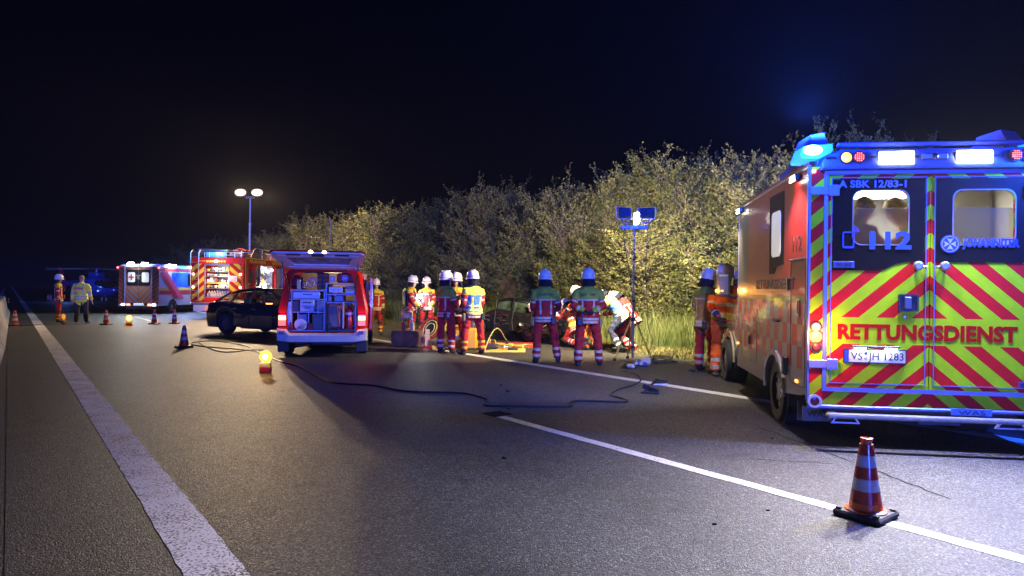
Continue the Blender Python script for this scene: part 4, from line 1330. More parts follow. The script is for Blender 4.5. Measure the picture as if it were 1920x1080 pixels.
# ------------------------------------------------------------ cars
def make_car(name, label, loc, heading, paint, L_=4.7, Wd=1.8, rim=None, wheels=True, indicator=False, roof_m=None):
    t = thing(name, label, 'car', loc, heading)
    hw = Wd / 2
    r, zc = .33, .33
    ya, yb = 1.02, 3.78
    ys = [0, .04, .15, .4]
    ys += [ya + .39 * math.cos(a) for a in [math.pi * (1 - k / 10) for k in range(11)]]
    ys += [1.7, 2.0, 2.4, 2.8, 3.2]
    ys += [yb + .39 * math.cos(a) for a in [math.pi * (1 - k / 10) for k in range(11)]]
    ys += [4.35, 4.55, L_ - .04, L_]
    ys = sorted(set(round(y, 3) for y in ys))
    def interp(tab, y):
        for (a, za), (b_, zb) in zip(tab, tab[1:]):
            if y <= b_: return za + (zb - za) * (y - a) / (b_ - a)
        return tab[-1][1]
    belt = [(0, .84), (.06, .97), (.5, 1.03), (1.1, 1.0), (2.5, .96), (3.3, .94), (3.6, .92), (4.3, .78), (4.6, .66), (L_, .56)]
    wd = [(0, .80), (.1, .9), (.5, .98), (1.2, 1), (3.5, 1), (4.2, .96), (4.55, .86), (L_, .7)]
    rings = []
    for y in ys:
        zb = .20 if .1 < y < L_ - .1 else .30
        for yc in (ya, yb):
            if abs(y - yc) < .39:
                zb = max(zb, zc + math.sqrt(max(.39 ** 2 - (y - yc) ** 2, 0)))
        w = hw * interp(wd, y); zt = interp(belt, y)
        zb = min(zb, zt - .12)
        m = zb + (zt - zb) * .45
        rings.append([(-w * .94, y, zb), (-w * .99, y, m), (-w * .985, y, m + (zt - m) * .3), (-w * .9, y, zt - .03), (-w * .8, y, zt), (0, y, zt + .035), (w * .8, y, zt), (w * .9, y, zt - .03), (w * .985, y, m + (zt - m) * .3), (w * .99, y, m), (w * .94, y, zb), (0, y, zb if zb > .3 else .2)])
    MB().loft(rings).done('body', paint, t, True)
    # greenhouse
    def roof(y): return interp([(.45, 1.02), (1.0, 1.32), (1.5, 1.42), (2.1, 1.45), (2.6, 1.42), (3.45, .95)], y)
    gr = []
    for y in (.5, .75, 1.0, 1.3, 1.7, 2.1, 2.5, 2.8, 3.1, 3.4):
        z = roof(y); bz = interp(belt, y) - .02
        wr = hw * (.88 - .26 * (z - bz) / .5)
        gr.append([(-hw * .87, y, bz), (-wr, y, z - .05), (-wr * .85, y, z), (wr * .85, y, z), (wr, y, z - .05), (hw * .87, y, bz)])
    MB().loft(gr).done('window_glass', mat('car window glass', (.012, .016, .015), .05, spec=1., alpha=.5), t, True)
    rf = []
    for y in (1.0, 1.3, 1.7, 2.1, 2.5, 2.62):
        z = roof(y) + .012; bz = interp(belt, y)
        wr = hw * (.88 - .26 * (z - bz) / .5) + .01
        rf.append([(-wr - .004, y, z - .09), (-wr * .85, y, z), (wr * .85, y, z), (wr + .004, y, z - .09), (wr * .8, y, z - .03), (-wr * .8, y, z - .03)])
    MB().loft(rf).done('roof', roof_m or paint, t, True)
    mb = MB()
    for sx in (-1, 1):
        for y0, z0, y1, z1 in ((2.58, 1.41, 3.45, .95), (1.0, 1.30, .5, 1.0)):
            k0 = hw * (.88 - .26 * (z0 - .96) / .5); 
            mb.limb([(sx * (k0 + .01), y0, z0), (sx * (hw * .87 + .01), y1, z1)], [.028, .035], n=6)
        for yy, wdt in ((1.95, .035), (1.22, .03)):
            z0 = roof(yy) - .06
            mb.limb([(sx * (hw * .63), yy, z0), (sx * (hw * .88), yy - .06, .97)], [wdt, wdt], n=6)
    mb.done('pillars', BLACKP, t)
    for sx in (-1, 1):
        for y0, y1 in ((1.24, 2.02), (2.03, 2.98)):
            mb = MB()
            mb.loft([[(sx * hw * 1.0, y, z) for y, z in ((y0 + (.18 if y0 < 1.3 else .0), .27), (y1, .27))] + [(sx * hw * 1.004, y1, .62), (sx * hw * .93, y1, .955), (sx * hw * .93, y0 + .0, .965), (sx * hw * 1.004, y0 + .08, .62)],
                     [(sx * (hw * 1.0 - .03), y, z) for y, z in ((y0 + (.18 if y0 < 1.3 else .0), .27), (y1, .27))] + [(sx * (hw * 1.004 - .03), y1, .62), (sx * (hw * .93 - .03), y1, .955), (sx * (hw * .93 - .03), y0, .965), (sx * (hw * 1.004 - .03), y0 + .08, .62)]])
            d = mb.done('door', paint, t)
            MB().box(sx * (hw + .012) - .012, sx * (hw + .012) + .012, y0 + .14, y0 + .30, .80, .825, .008).done('door_handle', CHROME, d)
        mm = MB(); mm.box(sx * (hw + .02), sx * (hw + .19), 2.92, 3.03, .95, 1.08, .03, 2)
        mm = mm.done('wing_mirror', paint, t)
        if indicator and sx > 0:
            MB().box(hw + .05, hw + .195, 3.02, 3.045, .98, 1.01, .004).done('mirror_indicator', E_AMB, mm)
            MB().box(hw + .18, hw + .2, 2.93, 3.03, .98, 1.01, .004).done('mirror_indicator', E_AMB, mm)
    for x in (-.38, .38):
        for y in (1.55, 2.45):
            MB().box(x - .24, x + .24, y - .08, y + .06, .6, 1.12, .05).done('seat', mat('seat cloth', (.12, .13, .10), .8), t)
            MB().box(x - .12, x + .12, y - .07, y + .03, 1.14, 1.28, .04).done('headrest', mat('seat cloth'), t)
    MB().lathe([(.16, -.01), (.18, 0), (.16, .01), (.15, 0)], (-.38, 2.95, .98), 16, 'y', hollow=True).done('steering_wheel', BLACKP, t)
    for x in (-hw * .68, hw * .68):
        MB().box(x - .16, x + .16, -.01, .12, .72, .85, .03).done('tail_lamp', E_REDSOFT if indicator else RED_OFF, t)
        MB().box(x - .16, x + .16, L_ - .25, L_ - .05, .56, .68, .04).done('headlamp', mat('headlamp glass', (.3, .3, .3), .1), t)
    if wheels:
        for sx in (-1, 1):
            for y in (ya, yb):
                wheel(t, sx * (hw - .12), y, r, .21, rim, 9, sx)
    MB().box(-hw + .28, hw - .28, .3, L_ - .4, .22, .5).done('underbody', BLACKP, t)
    return t
BLKCAR = mat('black car paint', (.03, .03, .032), .2, .3, coat=1., vary=(1.2, .5))
sed = make_car('black_sedan', 'black saloon car standing behind the open van, its side mirror indicator lit', (-9.51, 22.43, 0), 115, BLKCAR, 4.75, 1.84, mat('dark alloy', (.12, .12, .13), .4, .6), True, True)
# ------------------------------------------------------------ fire engine
FRED = mat('fire engine red', (.62, .014, .008), .4, coat=.15, vary=(3, .06))
YEL = (.72, .5, .04)
FSTR = stripe_mat('yellow and red diagonal film', YEL, (.38, .012, .012), 1 / .42, 1 / .5, True, .1)
YELM = mat('yellow film', (.85, .65, .05), .4)
F = thing('fire_engine', 'red fire engine with yellow diagonal stripes and open equipment lockers', 'fire engine', (-13.5, 31.05, 0), 3.0)
FW = 1.25
LK = mat('locker lining', (.42, .42, .43), .5, .3)
# body as panels round the lockers
mb = MB()
mb.box(-FW, FW, .0, 5.2, .72, .95); mb.box(-FW, FW, 0, 5.2, 2.50, 2.80)
mb.box(-FW, FW, 1.2, 1.25, .95, 2.5); mb.box(-FW, FW, 3.6, 3.65, .95, 2.5); mb.box(-FW, -FW + .05, 0, 5.2, .95, 2.5)
mb.box(FW - .06, FW, 0, .45, .95, 2.5); mb.box(FW - .06, FW, 4.75, 5.2, .95, 2.5)
mb.box(-FW, -.62, .0, .05, .95, 2.5); mb.box(.55, FW, .0, .05, .95, 2.5)
mb.done('body', FRED, F)
MB().box(-FW + .02, FW - .02, .05, 1.19, .953, .97).done('locker_floor', LK, F)
MB().box(-.60, .53, 1.15, 1.195, .96, 2.5).done('locker_back', LK, F)
# rear stripe panels, roller shutter, shelves
MB().box(-1.20, -.64, -.012, -.001, .80, 2.50).done('stripe_panel', FSTR, F)
MB().box(.57, 1.08, -.012, -.001, .80, 2.50).done('stripe_panel', FSTR, F)
MB().box(-.62, .55, -.01, .04, 2.42, 2.5).done('shutter_roll', ALU, F)
for x in (-.62, .52): MB().box(x, x + .03, -.015, .06, .9, 2.46).done('shutter_guide', ALU, F)
for z in (1.36, 1.62, 1.92, 2.14): MB().box(-.60, .53, .08, 1.1, z - .012, z + .012).done('shelf', ALU, F)
random.seed(8)
cols = [mat('gear grey', (.3, .3, .32), .5), mat('gear dark', (.04, .04, .045), .5), mat('gear red', (.45, .03, .03), .5), mat('gear yellow', (.55, .4, .06), .5), mat('gear pale', (.6, .6, .55), .5), mat('gear steel', (.4, .4, .42), .3, .7)]
for z, hmax, n in ((2.16, .2, 6), (1.94, .16, 9), (1.64, .24, 8), (1.38, .2, 6), (.97, .34, 7)):
    x = -.57
    for k in range(n):
        w = 1.08 / n * random.uniform(.7, 1.0)
        c_ = random.choice(cols)
        m = MB(); h = hmax * random.uniform(.5, 1)
        if random.random() < .5:
            m.lathe([(w * .45, 0), (w * .45, .3), (w * .3, .34), (.001, .34)], (x + w / 2, .12, z + w * .5 + .01), 12, 'y')
        else:
            m.box(x, x + w * .92, .12, .6, z + .01, z + h, .015)
        m.done('equipment', c_, F)
        x += 1.08 / n
mb = MB()
for k in range(9):
    x = -.5 + k * .12
    mb.limb([(x, .1, 1.0), (x + random.uniform(-.05, .05), .06, 1.12), (x + .08, .08, 1.26), (x + .14, .12, 1.0)], .018, n=6)
mb.done('hose_bundle', mat('pale hose', (.6, .55, .4), .6), F)
MB().box(-.58, .5, .075, .085, 1.60, 1.625).done('shelf_edge', YELM, F)
lamp('rear_locker_light', 'AREA', F, (-.03, .12, 2.38), 8, (1, .95, .85), (0, .4, -1), size=.5)
lamp('rear_low_light', 'POINT', F, (.15, .05, 1.5), 2, (.9, 1, .85), size=.1)
MB().box(.12, .3, .1, .2, 1.52, 1.56).done('shelf_lamp', mat('greenish lamp', (.8, 1, .8), .4, emit=(.8, 1, .75), es=1.5), F)
# lamps on the rear
for i in range(7):
    MB().box(-.53 + i * .135, -.42 + i * .135, -.035, -.01, 2.56, 2.66, .006).done('warning_lamp', mat('orange warning glow', (.9, .25, .05), .3, emit=(1, .2, .03), es=.5) if i != 3 else mat('yellow warning glow', (.9, .8, .3), .3, emit=(1, .8, .35), es=8), F)
for x in (-1.14, 1.14):
    for z in (2.02, 1.42):
        MB().lathe([(.06, 0), (.055, -.03), (.001, -.04)], (x - (.0 if x < 0 else .07), -.001, z), 16, 'y').done('rear_lamp', mat('red white lamp', (.9, .4, .3), .3, emit=(1, .35, .22), es=3), F)
for z, m_ in ((2.3, 'orange lens'), (1.85, 'orange lens'), (1.72, 'orange lens')):
    MB().box(1.10, 1.2, -.02, -.001, z - .05, z + .05, .004).done('rear_lens', mat(m_, (.4, .1, .03), .3), F)
lamp('rear_lamp_light', 'POINT', F, (0, -.6, 1.8), 26, (1, .6, .35), size=.2)
pb = MB().box(.58, .92, -.026, -.014, 1.70, 1.95, .01).done('notice_panel', mat('white notice', (.7, .66, .68), .5), F)
text('notice_text', '112', REDL, pb, (.75, -.028, 1.83), .08, .24)
mb = MB()
for i in range(3): mb.box(.62, .88 - .03 * i, -.029, -.0262, 1.73 + i * .025, 1.74 + i * .025)
mb.done('notice_print', REDL, pb)
text('rear_text', 'FEUERWEHR', YELM, F, (-.72, -.014, 2.60), .05, .3)
# ladder on the left rear
mb = MB()
for x in (-1.22, -.84): mb.limb([(x, -.10, .85), (x, -.12, 2.2), (x, -.12, 3.0), (x + .0, .05, 3.12), (x, .2, 3.1)], .02, n=6)
lad = mb.done('roof_ladder', ALU, F)
for k in range(8): MB().cyl((-1.22, -.115, 1.0 + k * .26), (-.84, -.115, 1.0 + k * .26), .014, 6).done('rung', ALU, lad)
mb = MB()
for x in (-.62, -.4, .0, .4, .8, 1.1): mb.cyl((x, .0, 2.8), (x, .0, 3.02), .014, 6)
mb.cyl((-1.2, 0, 3.02), (1.2, 0, 3.02), .014, 6); mb.cyl((-1.2, 0, 2.9), (1.2, 0, 2.9), .01, 6)
mb.done('roof_rail', ALU, F)
MB().box(-.62, .25, .1, .3, 2.82, 3.02, .03).done('rear_light_bar', mat('cyan lit bar', (.05, .3, .6), .3, emit=(.06, .4, .9), es=.25), F)
for x in (-.05, .12): MB().ball((x, .06, 2.98), .06, .04, .05).done('beacon_core', E_CYAN, F)
lamp('rear_beacon_light', 'POINT', F, (.0, -.3, 3.0), 22, (.1, .4, 1), size=.1)
mb = MB(); mb.box(-1.1, .2, .5, 4.6, 3.08, 3.18, .02); mb.box(-1.15, -1.1, .4, 4.7, 3.0, 3.2); mb.done('stowed_ladder', ALU, F)
lr = MB()
for k in range(14): lr.box(-1.1, -.55, .6 + k * .28, .63 + k * .28, 3.19, 3.22)
lr.done('stowed_ladder_rungs', ALU, F)
MB().box(.45, 1.05, .2, 1.4, 2.82, 3.02, .04).done('roof_box', mat('roof gear', (.22, .18, .16), .6, vary=(5, .5)), F)
for k in range(10):
    MB().box(.35 + random.uniform(0, .6), .5 + random.uniform(.1, .7), .2 + random.uniform(0, .6), .9, 3.03 + .02 * k, 3.06 + .02 * k, .01).done('roof_gear', random.choice(cols), F)
mb = MB(); mb.limb([(1.1, 1.0, 2.85), (1.12, 1.3, 3.22), (1.12, 1.5, 3.3)], .02, n=6)
mb.limb([(1.12, 1.5, 3.3), (1.12, 5.0, 3.22)], .022, n=6)
for y in (2.2, 3.2, 4.2, 5.0): mb.cyl((1.12, y, 2.8), (1.12, y, 3.26), .018, 6)
mb.done('side_rail', mat('lit rail', (.5, .42, .35), .4, .4), F)
MB().box(.2, 1.05, 1.5, 5.0, 2.81, 3.12, .03).done('roof_panel', mat('roof gear'), F)
# side locker with gear
X = FW
mb = MB(); mb.box(X - .001, X + .012, .1, 5.1, 2.76, 2.80); mb.box(X - .001, X + .012, .1, .14, .9, 2.76); mb.done('yellow_outline', YELM, F)
q = text('side_text', 'FEUERWEHR', YELM, F, (X + .006, 1.45, 2.58), .13, 1.8, (90, 0, 90), .004)
q = text('side_text', 'ROTTWEIL', YELM, F, (X + .006, 3.85, 2.58), .13, 1.4, (90, 0, 90), .004)
MB().box(.5, .55, .5, 4.7, .96, 2.5).done('locker_back', LK, F)
for y in (.5, 1.9, 3.3, 4.7): MB().box(.6, X - .07, y - .012, y + .012, .96, 2.5).done('locker_divider', ALU, F)
for z in (1.45, 1.95):
    MB().box(.6, X - .08, .52, 1.88, z - .01, z + .01).done('shelf', ALU, F)
random.seed(3)
for k in range(46):
    y = random.uniform(.6, 4.55); z = random.uniform(.98, 2.25); h = random.uniform(.08, .34); w = random.uniform(.06, .26)
    m = MB()
    if k % 3 == 0: m.lathe([(w * .7, 0), (w * .7, .2), (.001, .2)], (.80 + random.random() * .2, y, z), 12, 'x')
    else: m.box(.75, 1.0 + random.random() * .15, y, y + w, z, z + h, .012)
    m.done('equipment', random.choice(cols[:1] + cols), F)
MB().lathe([(.30, 0), (.32, .04), (.1, .05), (.1, .14), (.32, .15), (.30, .2)], (.98, .85, 1.95), 20, 'x').done('hose_reel', mat('reel dark', (.08, .05, .05), .5), F)
lamp('side_locker_light', 'AREA', F, (1.0, 2.6, 2.45), 9, (.95, .97, 1), (-.2, 0, -1), size=.8)
MB().ball((1.2, 2.35, 1.5), .09, .09, .13).done('hand_lamp', E_WHITE, F)
MB().ball((1.2, 3.2, 2.3), .07, .08, .06).done('locker_lamp', mat('locker lamp glow', (.9, .9, .9), .4, emit=(.9, .95, 1), es=3), F)
lamp('hand_lamp_light', 'POINT', F, (1.3, 2.35, 1.5), 5, (1, .97, .85), size=.1)
MB().box(.62, 1.1, 4.2, 4.6, 1.0, 2.4, .02).done('shutter_box', mat('pale violet panel', (.45, .4, .5), .4), F)
# cab and chassis
c = MB()
def csec(y, zt, w): return [(-w, y, .75), (-w, y, 1.6), (-w * .93, y, zt - .1), (-w * .8, y, zt), (w * .8, y, zt), (w * .93, y, zt - .1), (w, y, 1.6), (w, y, .75)]
c.loft([csec(5.3, 2.85, FW - .02), csec(7.2, 2.85, FW - .02), csec(7.5, 2.5, FW - .06), csec(7.62, 1.6, FW - .05), csec(7.6, .8, FW - .08)])
c.done('cab', FRED, F, True)
for y0, y1 in ((5.5, 6.3), (6.45, 7.2)):
    MB().prism([(y0, 1.65), (y1, 1.65), (y1 - .03, 2.4), (y0, 2.4)], FW - .12, FW - .01, 'x').done('cab_window', mat('blue dark glass', (.02, .03, .08), .1), F)
MB().prism([(5.4, 2.3), (5.6, 2.3), (6.6, .9), (6.4, .9)], FW - .022, FW - .008, 'x').done('yellow_slash', YELM, F)
MB().box(-1.0, 1.0, .1, 7.4, .5, .72).done('chassis', BLACKP, F)
MB().box(-1.2, 1.2, -.12, .0, .62, .72, .02).done('rear_bumper', STEP, F)
for sx in (-1, 1):
    wheel(F, sx * 1.05, 1.9, .5, .3, side=sx); wheel(F, sx * 1.05, 6.3, .5, .3, side=sx)
MB().box(-1.1, -.3, -.1, .2, .3, .62, .03).done('hose_coupling_box', mat('pale white cloth', (.6, .6, .55), .6), F)
# light mast on the engine
mp = MB(); mp.cyl((.72, 1.7, 2.8), (.72, 1.7, 4.5), .055, 12); mp.cyl((.72, 1.7, 4.5), (.72, 1.7, 5.75), .04, 12); mp.cyl((.72, 1.7, 4.45), (.72, 1.7, 4.55), .07, 12)
mast = mp.done('light_mast', mat('mast aluminium', (.5, .46, .44), .4, .5), F)
MB().box(.52, .92, 1.64, 1.76, 5.72, 5.84, .02).done('mast_crosshead', ALU, mast)
for x in (.30, 1.12):
    MB().box(x - .30, x + .30, 1.55, 1.75, 5.80, 6.18, .08, 2).done('mast_floodlight', BLACKP, mast)
    MB().ball((x, 1.55, 5.99), .28, .06, .17).done('mast_floodlight_glass', mat('warm floodlight glow', (.9, .8, .6), .3, emit=(1, .60, .25), es=.65), mast)
    lamp('mast_light', 'SPOT', F, (x, 1.40, 5.95), 760, (1, .72, .42), (.42, -1, -.36), 150, .12, .8)
lamp('mast_side_light', 'SPOT', F, (1.3, 2.1, 5.95), 1900, (1, .74, .5), (.25, 1, -.22), 150, .12, .9)

# ------------------------------------------------------------ the far ambulance
B = thing('ambulance', 'distant ambulance with red cross in its rear window and brown chevrons', 'ambulance', (-19.05, 34.55, 0), 4.0)
OSTR = stripe_mat('orange and grey chevrons', (.34, .10, .03), (.19, .16, .14), -1 / .30, 1 / .30, True, 0)
BW_ = 1.06
bots = arch_line(.02, 4.0, .42, [1.3], .40, .36)
bside = bots + [(4.0, 2.45), (.02, 2.45)]
BSD = mat('white flank', (.5, .5, .52), .3, coat=.3)
for a, b_ in ((-BW_, -BW_ + .04), (BW_ - .04, BW_)):
    MB().prism(bside, a, b_, 'x').done('side_wall', BSD, B)
MB().box(-BW_ + .04, BW_ - .04, .03, 4.0, 2.38, 2.5, .03).done('roof', BSD, B)
MB().box(-BW_ + .04, BW_ - .04, 3.95, 4.0, .5, 2.4).done('front_wall', BSD, B)
MB().box(-BW_, -.72, -.0, .03, .5, 2.42).done('corner_column', stripe_mat('orange column stripes', (.4, .12, .03), (.2, .06, .03), 1 / .22, 1 / .3, False, 0), B)
MB().box(.72, BW_, -.0, .03, .5, 2.42).done('corner_column', stripe_mat('orange column stripes right', (.4, .12, .03), (.2, .06, .03), 1 / .22, -1 / .3, False, 0), B)
for sx in (-1, 1):
    d = MB().box(sx * .01, sx * .70, -.01, .03, .55, 2.40).done('rear_door', OSTR, B)
    MB().box(sx * .01, sx * .62, -.016, -.0105, 1.45, 2.25, .003).done('film_panel', NAVY, d)
    MB().prism(rrect(sx * .18 if sx > 0 else -.56, .56 if sx > 0 else -.18, 1.62, 2.12, .07), -.021, -.0165, 'y').done('rear_window', mat('lit far window', (.5, .5, .4), .4, emit=(1, .92, .7), es=.05), d)
    MB().cyl((sx * .715, -.03, .55), (sx * .715, -.03, 2.4), .02, 6).done('door_bar', FRAMEB, B)
mb = MB(); mb.box(-.41, -.33, -.026, -.0215, 1.72, 2.02); mb.box(-.52, -.22, -.0262, -.0216, 1.83, 1.91); mb.done('red_cross', mat('dark red cross', (.3, .01, .01), .4), B)
text('organisation_text', 'Deutsches\nRotes\nKreuz', mat('grey lettering', (.3, .3, .32), .5), B, (0, -.018, 1.94), .06, .28)
for x in (-.80, -.52, .60, .84): MB().box(x - .1, x + .1, -.05, -.0, .42, .52, .02).done('tail_lamp', mat('bright red tail glow', (.9, .2, .1), .3, emit=(1, .12, .08), es=2) if abs(x) < .7 else mat('tail lamp white', (.9, .9, .9), .3, emit=(.9, .93, 1), es=2), B)
MB().box(-.25, .3, -.04, -.0, .43, .54, .01).done('number_plate', mat('lit plate', (.7, .72, .75), .4, emit=(.7, .85, 1), es=.12), B)
MB().box(-1.04, 1.04, -.1, 0.0, .33, .42, .02).done('bumper', BLACKP, B)
for x in (-.42, .32):
    MB().box(x - .16, x + .16, -.06, .04, 2.50, 2.62, .03).done('floodlight_glass', mat('far flood lamp', (.9, .9, .9), .3, emit=(.88, 1, .97), es=24), B)
lamp('floodlight_light', 'SPOT', B, (-.05, -.2, 2.56), 110, (.85, .95, 1), (0, -.9, -1), 150, .15, .6)
for y in (1.1, 3.3): MB().box(BW_ + .0, BW_ + .12, y - .3, y + .3, 2.46, 2.56, .02).done('side_floodlight', mat('far flood lamp'), B)
lamp('side_flood_light', 'SPOT', B, (BW_ + .25, 2.2, 2.5), 45, (.8, .9, 1), (1, 0, -1.1), 160, .1, .6)
for x in (-1.1, 1.08): MB().ball((x, -.03, 2.36), .05).done('marker_lamp', mat('marker lamp glow'), B)
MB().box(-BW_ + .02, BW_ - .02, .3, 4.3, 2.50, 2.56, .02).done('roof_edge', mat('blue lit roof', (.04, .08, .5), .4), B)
X = BW_
MB().box(X + .001, X + .006, .05, 3.98, 2.20, 2.38).done('red_band', mat('red film', (.6, .04, .04), .4), B)
MB().box(X + .001, X + .006, .05, 3.98, 1.22, 1.36).done('yellow_band', mat('yellow film far', (.6, .55, .1), .4), B)
MB().box(X + .001, X + .006, .05, 3.98, 1.0, 1.2).done('red_band', mat('red film'), B)
MB().box(X + .002, X + .009, 1.2, 3.6, 1.4, 2.15).done('blue_panel', mat('blue panel', (.03, .12, .65), .3), B)
MB().prism([(.3, 2.19), (.75, 2.19), (2.3, .8), (1.85, .8)], X + .0095, X + .014, 'x').done('pink_slash', mat('pink film', (.7, .08, .16), .4), B)
MB().prism([(.0 + .1, 2.1), (.28, 2.19), (1.8, .8), (1.4, .8)], X + .0095, X + .014, 'x').done('red_slash', mat('red film'), B)
MB().prism([(2.7, 1.45), (3.5, 1.45), (3.5, 2.1), (2.7, 2.1)], X + .0095, X + .012, 'x').done('side_window', GLASS_D, B)
c = MB(); c.loft([[(-w, y, .5), (-w, y, 1.3), (-w * .88, y, zt), (w * .88, y, zt), (w, y, 1.3), (w, y, .5)] for y, w, zt in ((4.0, .97, 2.3), (4.8, .97, 2.3), (5.7, .93, 1.3), (6.1, .8, 1.0))]); c.done('cab', BSD, B, True)
for sx in (-1, 1):
    wheel(B, sx * .93, 1.3, .34, .24, side=sx); wheel(B, sx * .9, 4.9, .34, .24, side=sx)
MB().box(-.7, .7, .1, 5.5, .25, .45).done('underbody', BLACKP, B)
MB().box(-.3, .3, 4.1, 4.5, 2.32, 2.42, .03).done('beacon', E_BLUE, B)
lamp('beacon_light', 'POINT', B, (1.6, 2.4, 2.9), 130, (.05, .2, 1), size=.1)

# ------------------------------------------------------------ helicopter far down the road
hp = G(178, 567)
HC = thing('helicopter', 'dark rescue helicopter with a red tail fin parked far down the road', 'helicopter', (hp.x * 1.06, hp.y * 1.06, 0), 120)
HB = mat('helicopter blue paint', (.02, .04, .22), .3, coat=.5)
secs = []
for y, w, z0, z1 in ((3.2, .1, .9, 1.1), (2.9, .5, .6, 1.4), (2.2, .72, .42, 1.85), (1.0, .78, .4, 2.15), (-.4, .72, .42, 2.15), (-1.4, .5, .7, 1.95), (-2.2, .3, 1.1, 1.8), (-5.2, .14, 1.4, 1.7)):
    zc = (z0 + z1) / 2; h = (z1 - z0) / 2
    secs.append([(w * math.cos(a), y, zc + h * math.sin(a)) for a in [2 * math.pi * k / 14 for k in range(14)]])
MB().loft(secs).done('fuselage', HB, HC, True)
MB().loft([[(w * .92 * math.cos(a), y, z_ + .42 * math.sin(a)) for a in [2 * math.pi * k / 12 for k in range(12)]] for y, w, z_ in ((3.05, .35, 1.1), (2.6, .72, 1.3), (1.9, .86, 1.45), (1.3, .86, 1.5))]).done('canopy', GLASS_D, HC, True)
MB().prism([(-4.6, 1.5), (-5.3, 1.5), (-5.9, 2.9), (-5.5, 2.9)], -.06, .06, 'x').done('tail_fin', mat('fin red', (.6, .03, .05), .4), HC)
MB().ring([(-5.2 + .55 * math.cos(a), 1.45 + .55 * math.sin(a)) for a in [k * math.pi / 8 for k in range(16)]], [(-5.2 + .42 * math.cos(a), 1.45 + .42 * math.sin(a)) for a in [k * math.pi / 8 for k in range(16)]], -.12, .12, 'x').done('tail_shroud', mat('fin red'), HC)
MB().cyl((0, .2, 2.1), (0, .2, 2.75), .12).done('rotor_mast', HB, HC)
MB().box(-.35, .35, -.6, .9, 2.1, 2.45, .1).done('engine_cowl', HB, HC)
for k in range(4):
    a = R(20 + 90 * k)
    MB().limb([(0, .2, 2.75), (4.9 * math.cos(a), .2 + 4.9 * math.sin(a), 2.66)], [(.02, .12), (.02, .14)], side=(0, 0, 1), n=6).done('rotor_blade', mat('blade grey', (.3, .3, .32), .5), HC)
mb = MB()
for sx in (-1, 1):
    mb.limb([(sx * .95, -1.2, .06), (sx * .95, 2.2, .06), (sx * .95, 2.5, .2)], .04, n=6)
    for y in (-.5, 1.5): mb.limb([(sx * .95, y, .06), (sx * .5, y, .5)], .03, n=6)
mb.done('landing_skid', BLACKP, HC)
text('side_number', '112', mat('pale hull lettering', (.5, .55, .8), .4), HC, (.80, 0.2, 1.0), .35, 1.0, (90, 0, 90), .01)
MB().ball((.8, 1.9, .9), .07).done('position_lamp', mat('blue position glow', (.1, .2, 1), .3, emit=(.1, .2, 1), es=1), HC)
lamp('position_light', 'POINT', HC, (2.6, .5, 1.6), 22, (.1, .25, 1), size=.2)

# ------------------------------------------------------------ wrecked car on the verge
WR = thing('wrecked_car', 'crushed black car on the verge with its bonnet torn upright', 'car', (0, 0, 0), 0)
DIRTY = mat('scratched black paint', (.012, .012, .014), .2, vary=(6, .5), bump=(4, .2, .02), coat=.5)
p0 = G(903, 632); p1 = G(1092, 646)
WR.location = (p1.x + .15, p1.y - .0, .06)
hdg = math.degrees(math.atan2(p0.x - p1.x, p0.y - p1.y))
WR.rotation_euler = (0, 0, -R(hdg))
# local: y from crushed rear (right in view) to the front wheel (left in view); left flank faces the camera
WL = (p0 - p1).length
random.seed(21)
def crump(v, a=.05, f=1.7):
    return v + Vector((noise.noise(v * f), noise.noise(v * f + Vector((9, 0, 0))), noise.noise(v * f + Vector((0, 9, 0))))) * a
rings = []
nst = 22
for i in range(nst + 1):
    y = .75 + (WL - .75) * i / nst
    top = .86 - .24 * max(0, (y - (WL - 1.3)) / 1.3)
    zb = .22
    for yc in (WL - .42,):
        if abs(y - yc) < .38: zb = max(zb, .33 + math.sqrt(.38 ** 2 - (y - yc) ** 2))
    zb = min(zb, top - .12)
    w = .88
    base = [(-w * .95, zb), (-w, zb + (top - zb) * .5), (-w * .97, top - .06), (-w * .86, top), (0, top + .03), (w * .86, top), (w * .97, top - .06), (w, zb + (top - zb) * .5), (w * .95, zb), (0, zb)]
    rings.append([crump(Vector((x, y, z)), .09 + .12 * max(0, 1.6 - y) / 1.6) for x, z in base])
MB().loft(rings).done('body', DIRTY, WR, True)
gr = []
for y, z, w in ((1.5, 1.0, .6), (1.8, 1.12, .62), (2.3, 1.16, .62), (2.7, 1.10, .62), (WL - 1.2, .84, .7)):
    gr.append([crump(Vector(p), .05) for p in [(-.8, y, .8), (-w, y, z - .04), (-w * .8, y, z), (w * .8, y, z), (w, y, z - .04), (.8, y, .8)]])
MB().loft(gr).done('cabin_glass', mat('green tinted glass', (.05, .07, .045), .15, spec=.7, vary=(3, .9)), WR, True)
mb = MB()
mb.limb([(-.80, WL - 1.1, .85), (-.66, 2.75, 1.11), (-.66, 2.2, 1.19), (-.66, 1.6, 1.12), (-.72, 1.1, 1.0), (-.8, .7, 1.12)], .035, n=6)
mb.limb([(-.67, 2.1, 1.17), (-.82, 2.05, .85)], .03, n=6)
mb.limb([(-.5, 1.6, 1.16), (-.1, 1.3, 1.35), (-.3, .6, 1.2)], .03, n=6)
mb.done('roof_rail', DIRTY, WR)
MB().box(-.62, .62, 1.65, 2.6, 1.165, 1.195, .02).done('roof_skin', DIRTY, WR)
